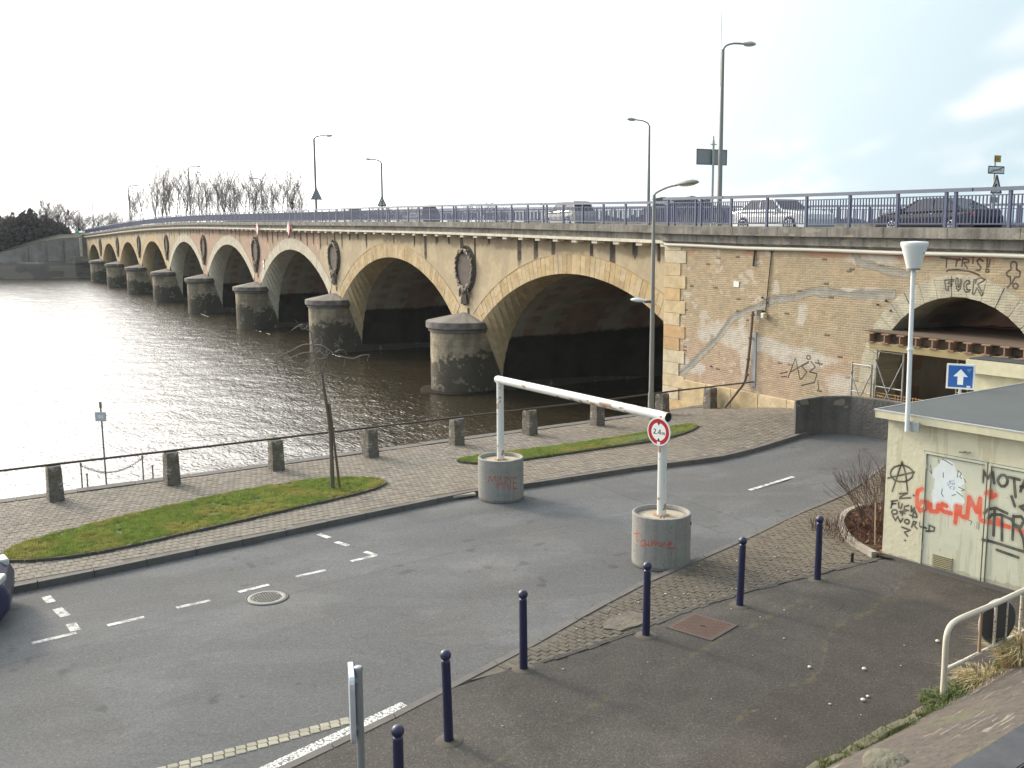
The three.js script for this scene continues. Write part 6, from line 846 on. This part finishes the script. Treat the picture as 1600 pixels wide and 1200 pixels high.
  const t3 = thing('overhead_traffic_light', 'dark traffic signal hanging from a thin arm over the far end of the bridge', 'traffic light', [-246, 5.6, 1.6]); part('mast', pipe([V(0, 0, 3.4), V(0, 4.6, 3.4), V(0, 5.5, 3.0), V(0, 5.9, 0.6), V(0, 5.95, -0.2)], 0.06, 30, 6), edge, t3); part('signal_box', box(0.3, 1.1, 0.36, 0, 5.7, -0.75), plain([0.04, 0.045, 0.045], 0.6), t3);
}
const glassDark = phys([0.014, 0.017, 0.021], 0.08, { specularIntensity: 0.6 }), tyre = plain([0.014, 0.014, 0.015], 0.85), alloy = plain([0.50, 0.51, 0.53], 0.35, { metalness: 0.6 }), chrome = plain([0.62, 0.63, 0.65], 0.2, { metalness: 0.9 });
function car(name, label, [x, y, z], ry, paint, k = {}) {
  const { L = 4.3, W = 1.72, H = 1.42, hood = 0.27, tail = 0.16, rear = 0.30, slope = 0.17, scale = 1, belt = 0.60 } = k, t = thing(name, label, 'car', [x, y, z], ry); t.scale.setScalar(scale);
  const bm = phys(paint, 0.45, { clearcoat: k.dark ? 0.12 : 1, clearcoatRoughness: 0.08, specularIntensity: k.dark ? 0.35 : 1 }), X = (f) => -L / 2 + f * L, B = H * belt, wf = X(1 - 0.19), wr = X(0.20), R = 0.32;
  const arch = (c) => { const o = []; for (let i = 0; i <= 10; i++) { const a = Math.PI - Math.PI * i / 10; o.push([c + (R + 0.05) * Math.cos(a), 0.30 + (R + 0.05) * Math.sin(a)]); } return o; };
  const prof = [[X(0.005), 0.34], [X(0.03), 0.20], ...arch(wr).filter((p) => p[1] > 0.2), ...arch(wf).filter((p) => p[1] > 0.2), [X(0.97), 0.20], [X(0.998), 0.34], [X(1.0), 0.52], [X(0.985), 0.66], [X(0.93), B * 0.90], [X(1 - hood), B + 0.01], [X(0.5), B + 0.03], [X(rear * 0.55), B + 0.04], [X(0.03), B * 0.98], [X(0.0), B * 0.72]];
  const bg = extrude(prof, W - 0.16, 0.08); bg.translate(0, 0, -(W - 0.16) / 2); { const p = bg.attributes.position; for (let i = 0; i < p.count; i++) { const u = Math.abs(p.getX(i)) / (L / 2), s = 1 - 0.10 * Math.pow(u, 4) - 0.04 * sst(0.5, 1, p.getY(i) / H); p.setZ(i, p.getZ(i) * s); } bg.computeVertexNormals(); } part('body', bg, bm, t);
  // cabin: window band that leans inward, roof skin, pillars
  const x0 = X(tail), x1 = X(tail + slope), x2 = X(1 - hood - 0.155), x3 = X(1 - hood + 0.015), wb = W / 2 - 0.10, wt = W / 2 - 0.27, yb = B, yt = H - 0.05;
  const cab = hexa(V(x0, yb, -wb), V(x3, yb, -wb), V(x2, yt, -wt), V(x1, yt, -wt), V(x0, yb, wb), V(x3, yb, wb), V(x2, yt, wt), V(x1, yt, wt)); part('windows', cab, glassDark, t);
  const rf = hexa(V(x1 - 0.06, yt - 0.05, -wt - 0.015), V(x2 + 0.06, yt - 0.05, -wt - 0.015), V(x2 - 0.2, H, -wt + 0.12), V(x1 + 0.2, H, -wt + 0.12), V(x1 - 0.06, yt - 0.05, wt + 0.015), V(x2 + 0.06, yt - 0.05, wt + 0.015), V(x2 - 0.2, H, wt - 0.12), V(x1 + 0.2, H, wt - 0.12)); part('roof', rf, bm, t);
  const pl = []; for (const s of [-1, 1]) for (const [a, b] of [[x0, x1], [mix(x0, x3, 0.48), mix(x1, x2, 0.46)], [x3, x2]]) pl.push(rod(V(a, yb - 0.02, s * (wb + 0.005)), V(b, yt - 0.02, s * (wt + 0.005)), 0.045, 0.035, 6)); part('pillar', merge(pl), k.dark ? glassDark : bm, t);
  for (const [wx, s] of [[wf, -1], [wf, 1], [wr, -1], [wr, 1]]) { const w = hub('wheel', t, wx, R - 0.01, s * (W / 2 - 0.11)); const g = new THREE.CylinderGeometry(R, R, 0.2, 28); g.rotateX(Math.PI / 2); part('tyre', g, tyre, w); const rim = [new THREE.CylinderGeometry(0.08, 0.08, 0.03, 14).rotateX(Math.PI / 2).translate(0, 0, s * 0.1)]; for (let i = 0; i < 8; i++) rim.push(box(0.045, 0.19, 0.02, 0, 0.125, 0).rotateZ(i * Math.PI / 4).translate(0, 0, s * 0.105)); rim.push(new THREE.TorusGeometry(0.215, 0.022, 6, 28).translate(0, 0, s * 0.1)); part('rim', merge(rim), alloy, w); }
  for (const s of [-1, 1]) { part('headlight', rbox(0.22, 0.13, 0.36, 0.04, X(0.972), B * 0.80, s * (W / 2 - 0.30), -s * 0.25), glassMat, t); part('tail_light', rbox(0.16, 0.17, 0.32, 0.03, X(0.022), B * 0.86, s * (W / 2 - 0.24), s * 0.2), plain([0.38, 0.02, 0.03], 0.25), t); part('mirror', rbox(0.1, 0.11, 0.17, 0.03, x3 - 0.24, B + 0.09, s * (W / 2 + 0.02)), bm, t); part('door_handle', merge([box(0.16, 0.03, 0.03, X(0.42), B - 0.08, s * (W / 2 - 0.035)), box(0.16, 0.03, 0.03, X(0.62), B - 0.08, s * (W / 2 - 0.035))]), k.dark ? chrome : bm, t); part('window_trim', rod(V(x0 + 0.1, yb + 0.03, s * (wb + 0.01)), V(x3 - 0.1, yb + 0.02, s * (wb + 0.01)), 0.013), k.dark ? chrome : glassDark, t); part('side_strip', box(L * 0.42, 0.035, 0.02, X(0.5), 0.42, s * (W / 2 - 0.012)), plain([0.05, 0.05, 0.055], 0.5), t); }
  part('front_grille', box(0.03, 0.13, 0.74, X(0.997), 0.50, 0), plain([0.015, 0.015, 0.016], 0.5), t); part('lower_grille', box(0.04, 0.1, 1.1, X(0.985), 0.27, 0), plain([0.02, 0.02, 0.02], 0.6), t); part('number_plate', box(0.02, 0.1, 0.46, X(1.003), 0.36, 0), plain([0.72, 0.71, 0.62], 0.5), t); part('rear_plate', box(0.02, 0.1, 0.46, X(-0.004), B * 0.62, 0), plain([0.70, 0.70, 0.62], 0.5), t); part('bumper_strip', box(0.03, 0.05, W * 0.72, X(0.001), 0.42, 0), k.dark ? chrome : plain([0.06, 0.06, 0.06], 0.5), t);
  if (k.dark || k.liner) part('underside', box(L * 0.9, 0.12, W * 0.8, 0, 0.22, 0), tyre, t);
  return t;
}
const onBridge = (x) => stringY(x) + 0.31;
car('white_car', 'white saloon driving towards the camera behind the railing of the abutment', [-30.15, onBridge(-30), -4.0], 0, [0.70, 0.71, 0.71], { L: 4.3, H: 1.40, scale: 0.97, hood: 0.30, tail: 0.10, slope: 0.14, liner: 1 });
car('black_car', 'black saloon heading left behind the railing, at the right edge of the bridge', [-26.25, onBridge(-26), -8.2], Math.PI, [0.010, 0.011, 0.014], { scale: 0.94, L: 4.75, H: 1.42, W: 1.8, hood: 0.25, tail: 0.09, slope: 0.20, dark: 1, belt: 0.62 });
car('silver_car', 'silver grey hatchback heading left behind the railing, over the nearest arch', [-51.6, onBridge(-51), -7.6], Math.PI, [0.46, 0.45, 0.41], { L: 4.1, H: 1.62, tail: 0.02, slope: 0.10, belt: 0.56, liner: 1, scale: 0.92 });
car('grey_car', 'dark grey estate car heading left, over the second arch', [-73.2, onBridge(-73), -7.6], Math.PI, [0.16, 0.15, 0.16], { L: 4.6, H: 1.55, tail: 0.02, slope: 0.08, belt: 0.58, liner: 1, scale: 0.92 });
car('white_hatchback', 'white hatchback farthest left on the bridge, over the third arch', [-88.8, onBridge(-88), -7.4], Math.PI, [0.72, 0.72, 0.71], { L: 4.0, H: 1.62, tail: 0.02, slope: 0.09, belt: 0.55, liner: 1, scale: 0.92 });
car('parked_car', 'corner of a dark indigo car parked at the quay kerb, cut by the left edge', [-19.3, ROAD_Y, 26.38], Math.PI / 2 - 0.10, [0.045, 0.045, 0.085], { L: 4.1, H: 1.48, W: 1.72, tail: 0.04, slope: 0.12, dark: 1, belt: 0.66 });

// ================================================================ the far bank, trees, hill
const bankMat = new THREE.MeshStandardMaterial({ roughness: 0.95, map: tex(512, 512, [0, 0, 40, 40], (x, y) => { const n = fbm(x * 0.4, y * 0.4, 601, 5, 16); return mix3([0.055, 0.060, 0.030], [0.095, 0.080, 0.050], n); }) });
const farStone = new THREE.MeshStandardMaterial({ roughness: 0.95, map: tex(1024, 512, [-20, -3, 64, 10], (z, y, i, j) => { const n = fbm(z * 0.35, y * 0.7, 611, 5), s = fbm(z * 1.3, y * 0.15, 612, 4), f = fbm(z * 2.4, y * 2.4, 613, 3); let v = 0.25 + 0.16 * (n - 0.5) + 0.12 * (s - 0.5) + 0.08 * (f - 0.5); let c = [v * 1.02, v * 0.90, v * 0.80]; const t = 0.8 + 1.0 * (n - 0.5); c = mix3(c, [0.085, 0.070, 0.058], sst(t + 0.25, t - 0.15, y) * 0.85); if (y < 0.3 && n > 0.52) c = mix3(c, [0.20, 0.17, 0.14], 0.6); return c; }) });
{
  const topY = (z) => mix(5.9, 2.6, sst(2, 20, z)) - 0.08 * Math.max(0, z - 20), wx = (z) => -224.2 - 0.35 * Math.max(0, z);
  const t = thing('river_wall', 'old grey stone river wall sloping down on the far bank at the left', 'wall');
  part('wall_face', sheet(zs(0.6, 60, 1).map((z) => [V(wx(z), topY(z), z), V(wx(z) + 0.3, 0.9, z)]), (q) => [q.z, q.y]), farStone, t); part('wall_top', sheet(zs(0.6, 60, 2).map((z) => [V(wx(z) + 0.1, topY(z) + 0.12, z), V(wx(z) - 0.6, topY(z) + 0.12, z)]), (q) => [q.z, 3]), farStone, t);
  part('footing_ledge', sheet(zs(-0.6, 60, 1).map((z) => [V(wx(z) - 0.2, 0.95 + 0.15 * fbm(z, 1, 621, 3), z), V(wx(z) + 1.6, 0.75 + 0.3 * fbm(z * 0.7, 3, 622, 3), z), V(wx(z) + 2.1, -0.5, z), V(wx(z) + 3.4, -2.6, z)]), (q) => [q.z, q.y]), farStone, t);
  for (const z of [4.5, 7.6, 11]) part('buttress', muv(box(0.7, topY(z) - 1.2, 0.5, wx(z) + 0.25, (topY(z) + 0.9) / 2, z)), farStone, t);
  const u = thing('end_abutment', 'dark stone abutment block at the far left end of the bridge', 'abutment'); part('block', muv(box(6, 8.4, 14.8, -226.6, 1.75, -6.4)), farStone, u); part('quoin_strip', muv(box(0.5, 8.3, 0.5, -223.6, 1.7, 1.05)), bandMat, u); part('footing', muv(box(5, 5.0, 4.5, -224.6, -0.4, 0.2)), farStone, u);
  ground('far_bank', sheet([...zs(-900, -60, 60), ...zs(-40, 60, 4), 120, 200].map((z) => [0, 4, 14, 60, 200, 900].map((d, i) => V((z > 0 ? wx(z) : -226) - 0.4 - d, (z > 0.6 ? topY(z) + 0.05 : z < -14 ? 3.6 : 5.6) + (i === 0 ? 0 : i === 1 ? 0.5 : 1.0) + 0.6 * (i > 1 ? fbm(z * 0.05, d * 0.05, 631, 3) : 0), z)))), bankMat);
  ground('bank_slope', sheet([...zs(-900, -14, 40)].map((z) => [V(-226.3, 3.7, z), V(-222, -2.8, z)])), bankMat);
  ground('right_bank', sheet([...zs(-900, -13.6, 60)].map((z) => [V(-27, -2.8, z), V(-25, 5.7, z), V(60, 5.8, z), V(600, 8, z)])), bankMat);
}
const place = (deg, r) => [-r * Math.cos(deg * Math.PI / 180), 24.8 - r * Math.sin(deg * Math.PI / 180)];   // deg turned from the bridge's own direction, r metres from the viewer
function bare(seed, { h = 18, up = 0.75, n0 = 7, levels = 4, fork = 0.5, base = 0.22, thick = 0.22, fine = 1, lean = 0, stems = 1, ratio = 0.5 }) {
  const R = rng(seed), tr = [], tw = [];
  const grow = (p, d, len, r, k) => { const m = p.clone().addScaledVector(d, len * 0.5).add(V((R() - 0.5) * len * 0.08, 0, (R() - 0.5) * len * 0.08)), q = m.clone().addScaledVector(d.clone().add(V(0, 0.12, 0)).normalize(), len * 0.5); (k >= levels - 1 ? tr : tw).push(rod(p, m, r, r * 0.85, k > 2 ? 5 : 3, true), rod(m, q, r * 0.85, r * 0.65, k > 2 ? 5 : 3, true)); if (k <= 0) return; const n = k === levels ? n0 : 3 + (R() < 0.5 ? 1 : 0); for (let i = 0; i < n; i++) { const s = k === levels ? 0.25 + 0.75 * (i + R()) / n : 0.35 + 0.65 * R(), o = p.clone().lerp(q, s), a = R() * 6.283, e = V(Math.cos(a) * fork, up, Math.sin(a) * fork).normalize().lerp(d, 0.35).normalize(); grow(o, e, len * (k === levels ? ratio * (1 - 0.44 * s) : 0.58) * (0.75 + 0.5 * R()), Math.max(r * 0.5 * (1 - 0.4 * s), 0.018 * fine), k - 1); } };
  for (let i = 0; i < stems; i++) { const a = i * 2.4 + R(), q = stems > 1 ? 0.10 + 0.10 * R() : 0; grow(V(q * Math.cos(a) * 3, -0.5, q * Math.sin(a) * 3), V(lean + q * Math.cos(a), 1, q * Math.sin(a)).normalize(), h * (0.78 - 0.12 * (i > 0 ? R() : 0)), thick * (i ? 0.75 : 1), levels); }
  return { trunk: merge(tr), crown: merge(tw) };
}
const twigMat = plain([0.25, 0.205, 0.185], 0.95), barkFar = plain([0.18, 0.15, 0.135], 0.95);
{
  const A = [bare(201, { h: 19, up: 0.95, fork: 0.8, n0: 13, levels: 3, thick: 0.15, fine: 1.2, stems: 3, ratio: 0.52 }), bare(202, { h: 19, up: 0.8, fork: 0.9, n0: 15, levels: 3, thick: 0.16, fine: 1.2, stems: 2, ratio: 0.58 }), bare(203, { h: 18, up: 1.0, fork: 0.75, n0: 11, levels: 3, thick: 0.13, fine: 1.2, stems: 4, ratio: 0.5 })];
  const D = [[8.75, 15, 'slim leafless poplar at the left end of the row, behind the far lamp'], [9.5, 18, 'second poplar from the left end of the row'], [9.95, 20, 'third poplar from the left end of the row'], [10.5, 20.5, 'tall poplar left of the gap in the row'], [11.05, 19.5, 'poplar at the left edge of the gap in the row'], [11.95, 20, 'poplar just left of the lamp that stands in front of the row'], [12.55, 19, 'poplar right beside the lamp in front of the row'], [13.0, 20, 'forked poplar in the middle of the row'], [13.55, 18.5, 'thin poplar right of the middle of the row'], [14.0, 19, 'sixth poplar from the right end of the row'], [14.6, 19, 'fifth poplar from the right end of the row'], [15.3, 18.5, 'poplar behind the far lamp with its arm to the left'], [15.95, 19, 'third poplar from the right end of the row'], [16.6, 19.5, 'spreading tree with a dark bird nest near the right end of the row'], [17.2, 17.5, 'last tree at the right end of the poplar row']];
  const done = []; D.forEach(([d, h, label], i) => { const [x, z] = place(d, 318 + 14 * ((i * 7) % 5) / 5), v = i % 3, k = h / 16.2; if (done[v]) again(done[v], 'poplar_tree', label, [x, 4.2, z], i * 2.1, [k, k, k]); else { const t = thing('poplar_tree', label, 'tree', [x, 4.2, z], i, 'row of bare poplars on the far bank'); t.scale.setScalar(k); part('trunk', A[v].trunk, barkFar, t); part('crown', A[v].crown, twigMat, t); done[v] = t; } });
  for (const [d, y, l] of [[16.55, 12.5, 'larger bird nest in the spreading tree at the right of the poplars'], [16.9, 15.5, 'smaller bird nest higher up at the right of the poplars']]) { const [x, z] = place(d, 316), n = thing('bird_nest', l, 'nest', [x, y, z]); const g = new THREE.IcosahedronGeometry(0.55, 2), p = g.attributes.position, R = rng(7 + y); for (let i = 0; i < p.count; i++) { const k = 0.8 + 0.4 * h2(Math.round(p.getX(i) * 99), Math.round(p.getY(i) * 99 + p.getZ(i) * 37), 5); p.setXYZ(i, p.getX(i) * k, p.getY(i) * k * 0.7, p.getZ(i) * k); } part('nest_twigs', g, plain([0.03, 0.025, 0.022], 0.95), n); }
  const Bm = [bare(211, { h: 8, up: 0.6, fork: 1.0, n0: 12, levels: 3, thick: 0.16, fine: 1.0, stems: 3, ratio: 0.75 }), bare(212, { h: 8, up: 0.5, fork: 1.0, n0: 13, levels: 3, thick: 0.17, fine: 1.0, stems: 2, ratio: 0.85 }), bare(213, { h: 8.5, up: 0.65, fork: 0.95, n0: 12, levels: 3, thick: 0.15, fine: 1.0, stems: 4, ratio: 0.7 })];
  const mid = [[4.55, 240, 12, 'bare tree with a branching top rising above the dark thicket'], [5.15, 250, 10.5, 'pale bare tree between the thicket and the hanging traffic light'], [5.7, 245, 8, 'low bare tree under the hanging traffic light'], [6.2, 255, 7.6, 'low bare tree just right of the green traffic light'], [6.9, 250, 8.2, 'round bare tree behind the left end of the bridge railing'], [7.5, 260, 8.4, 'bare tree left of the far lamp at the bridge end'], [8.1, 258, 7.8, 'bare bushy tree right of the far lamp at the bridge end'], [21.9, 300, 12, 'round bare treetop behind the small triangular sign'], [23.1, 310, 10.5, 'lower bare treetop right of the small triangular sign'], [25.9, 330, 11, 'left bare treetop above the middle of the railing'], [27.3, 320, 13.5, 'right bare treetop above the middle of the railing'], [28.4, 330, 11, 'small bare treetop right of the pair above the railing']];
  const dn = []; mid.forEach(([d, r, h, label], i) => { const [x, z] = place(d, r), v = i % 3, k = h / 9.5, s = [k * (i < 7 ? 1.15 : 1.0), k, k * 1.1]; if (dn[v]) again(dn[v], 'bare_tree', label, [x, 4.4, z], i * 1.7, s); else { const t = thing('bare_tree', label, 'tree', [x, 4.4, z], i, 'bare trees beyond the bridge'); t.scale.set(...s); part('trunk', Bm[v].trunk, barkFar, t); part('crown', Bm[v].crown, twigMat, t); dn[v] = t; } });
  // ivy-dark thicket at the left edge
  const R = rng(221), leaf = (seed, hh, rr) => { const Q = rng(seed), p = [], c0 = (a) => 3 + 2.2 * Math.cos(a) + 1.1 * Math.sin(a); for (let i = 0; i < 5200; i++) { const y = Q(), a = Q() * 6.283, w = rr * (y < 0.75 ? 1 : 1 - 0.5 * ((y - 0.75) / 0.25) ** 2) * (0.45 + 1.1 * fbm(a * 1.3 + seed, y * 4, 641, 3)), r = w * Math.sqrt(0.25 + 0.75 * Q()), c = V(Math.cos(a) * r, y * hh * (0.55 + 0.75 * fbm(c0(a), seed, 642, 3)), Math.sin(a) * r), s = 0.13 + 0.2 * Q(), u = V(Q() - 0.5, Q() - 0.5, Q() - 0.5).normalize(), v = V(Q() - 0.5, Q() - 0.5, Q() - 0.5).cross(u).normalize(); const q = [[-1, -0.5], [1, -0.5], [0, 1]]; for (const [m, n] of q) { const e = c.clone().addScaledVector(u, m * s).addScaledVector(v, n * s); p.push(e.x, e.y, e.z); } } const g = new THREE.BufferGeometry(); g.setAttribute('position', new THREE.Float32BufferAttribute(p, 3)); g.computeVertexNormals(); return prep(g); };
  const C = [leaf(231, 7.2, 3.4), leaf(232, 7.6, 3.0), leaf(233, 6.6, 3.6)], dark = plain([0.125, 0.098, 0.088], 0.95, { side: THREE.DoubleSide });
  const T = [[1.3, 236, 1.0, 'ivy-clad dark tree beyond the left picture edge of the thicket'], [2.0, 238, 1.02, 'dark overgrown tree at the left picture edge'], [2.6, 234, 1.0, 'dark overgrown tree second from the left in the thicket'], [3.2, 240, 1.08, 'dark overgrown tree under the left treetop of the thicket'], [3.75, 236, 1.02, 'dark overgrown tree in the middle of the thicket'], [4.25, 238, 0.98, 'dark overgrown tree below the branching bare top'], [4.8, 238, 0.86, 'dark overgrown tree at the right end of the thicket']]; const dc = [];
  T.forEach(([d, r, k, label], i) => { const [x, z] = place(d, r), v = i % 3, y = 2.6 + 0.5 * (i > 3); if (dc[v]) again(dc[v], 'ivy_tree', label, [x, y, z], i * 1.3, [1, k, 1]); else { const t = thing('ivy_tree', label, 'tree', [x, y, z], i, 'dark overgrown trees of the thicket'); t.scale.set(1, k, 1); part('trunk', rod(V(0, -1, 0), V(0, 6, 0), 0.3, 0.15, 6), barkFar, t); part('crown', C[v], dark, t); const tw = Bm[v].crown.clone().scale(0.8, 0.95, 0.8); part('twigs', tw, twigMat, t); dc[v] = t; } });
  // scrub and woods that read as one mass behind the railing
  const G = merge([Bm[0].crown, Bm[0].trunk]), G2 = merge([C[2].clone().scale(1.2, 0.8, 1.2)]), L = [], L2 = [];
  for (let i = 0; i < 240; i++) { const d = mix(9, 57, R()), dist = 232 / Math.cos(d * Math.PI / 180) + 6 + 60 * R(), [x, z] = place(d, dist); L.push(at(x, 4.0, z, R() * 6, [0.9 + 0.5 * R(), 0.42 + 0.30 * R(), 0.9 + 0.5 * R()])); }
  for (let i = 0; i < 200; i++) { const d = mix(9, 57, R()), dist = 232 / Math.cos(d * Math.PI / 180) + 8 + 50 * R(), [x, z] = place(d, dist); L2.push(at(x, 3.4, z, R() * 6, [1 + 0.8 * R(), 0.55 + 0.30 * R(), 1 + 0.8 * R()])); }
  const w1 = copies('far_wood', G, plain([0.10, 0.085, 0.09], 0.95), L, scene); w1.name = numbered('far_wood'); Object.assign(w1.userData, { label: 'bare woods along the far bank, seen through the bridge railing', category: 'woods' });
  const w2 = copies('far_scrub', G2, plain([0.055, 0.058, 0.052], 0.95, { side: THREE.DoubleSide }), L2, scene); w2.name = numbered('far_scrub'); Object.assign(w2.userData, { label: 'dark evergreen scrub along the far bank, seen through the bridge railing', category: 'scrub' });
  // wooded hill behind the two-headed lamp
  const [hx, hz] = place(38.6, 620), hill = (x, z) => { const a = Math.atan2(-(z - 24.8), -x) * 180 / Math.PI - 38.6, r = Math.hypot(x, z - 24.8); return 4 + 13 * Math.exp(-((a / 2.3) ** 4)) * (0.7 + 0.5 * vn(a * 1.3 + 9, 2, 651)) * sst(520, 600, r) + 8 * Math.exp(-(((a - 5) / 7) ** 2)) * sst(520, 620, r) + 8 * sst(560, 660, r) * Math.exp(-(((a + 6) / 5) ** 2)); };
  const rows = []; for (let r = 500; r <= 800; r += 20) { const row = []; for (let d = 20; d <= 60; d += 0.8) { const [x, z] = place(d, r); row.push(V(x, hill(x, z) - 0.5, z)); } rows.push(row); } ground('hill', sheet(rows), bankMat);
  const HL = []; for (let i = 0; i < 520; i++) { const d = mix(27, 50, R()), [x, z] = place(d, mix(570, 640, R())); HL.push(at(x, hill(x, z) - 1, z, R() * 6, [0.5 + R() * R() * 1.3, 0.3 + 0.9 * R() * R(), 0.5 + 0.8 * R()])); } const w3 = copies('hill_wood', G2, plain([0.060, 0.075, 0.085], 0.95, { side: THREE.DoubleSide }), HL, scene); w3.name = numbered('hill_wood'); Object.assign(w3.userData, { label: 'dark woods covering the distant hill behind the railing', category: 'woods' });
  const [px, pz] = place(37.3, 590), pine = thing('hilltop_pine', 'single umbrella-shaped tree on the left shoulder of the distant hill', 'tree', [px, hill(px, pz) - 1, pz]); part('trunk', rod(V(0, 0, 0), V(0.4, 8, 0), 0.35, 0.2, 6), barkFar, pine); part('crown', C[2].clone().scale(1.3, 0.38, 1.3).translate(0.3, 6.6, 0), dark, pine);
}
// air: a little haze over the river
scene.fog = new THREE.FogExp2(0xdfe8f0, 0.00013);

renderer.render(scene, camera);
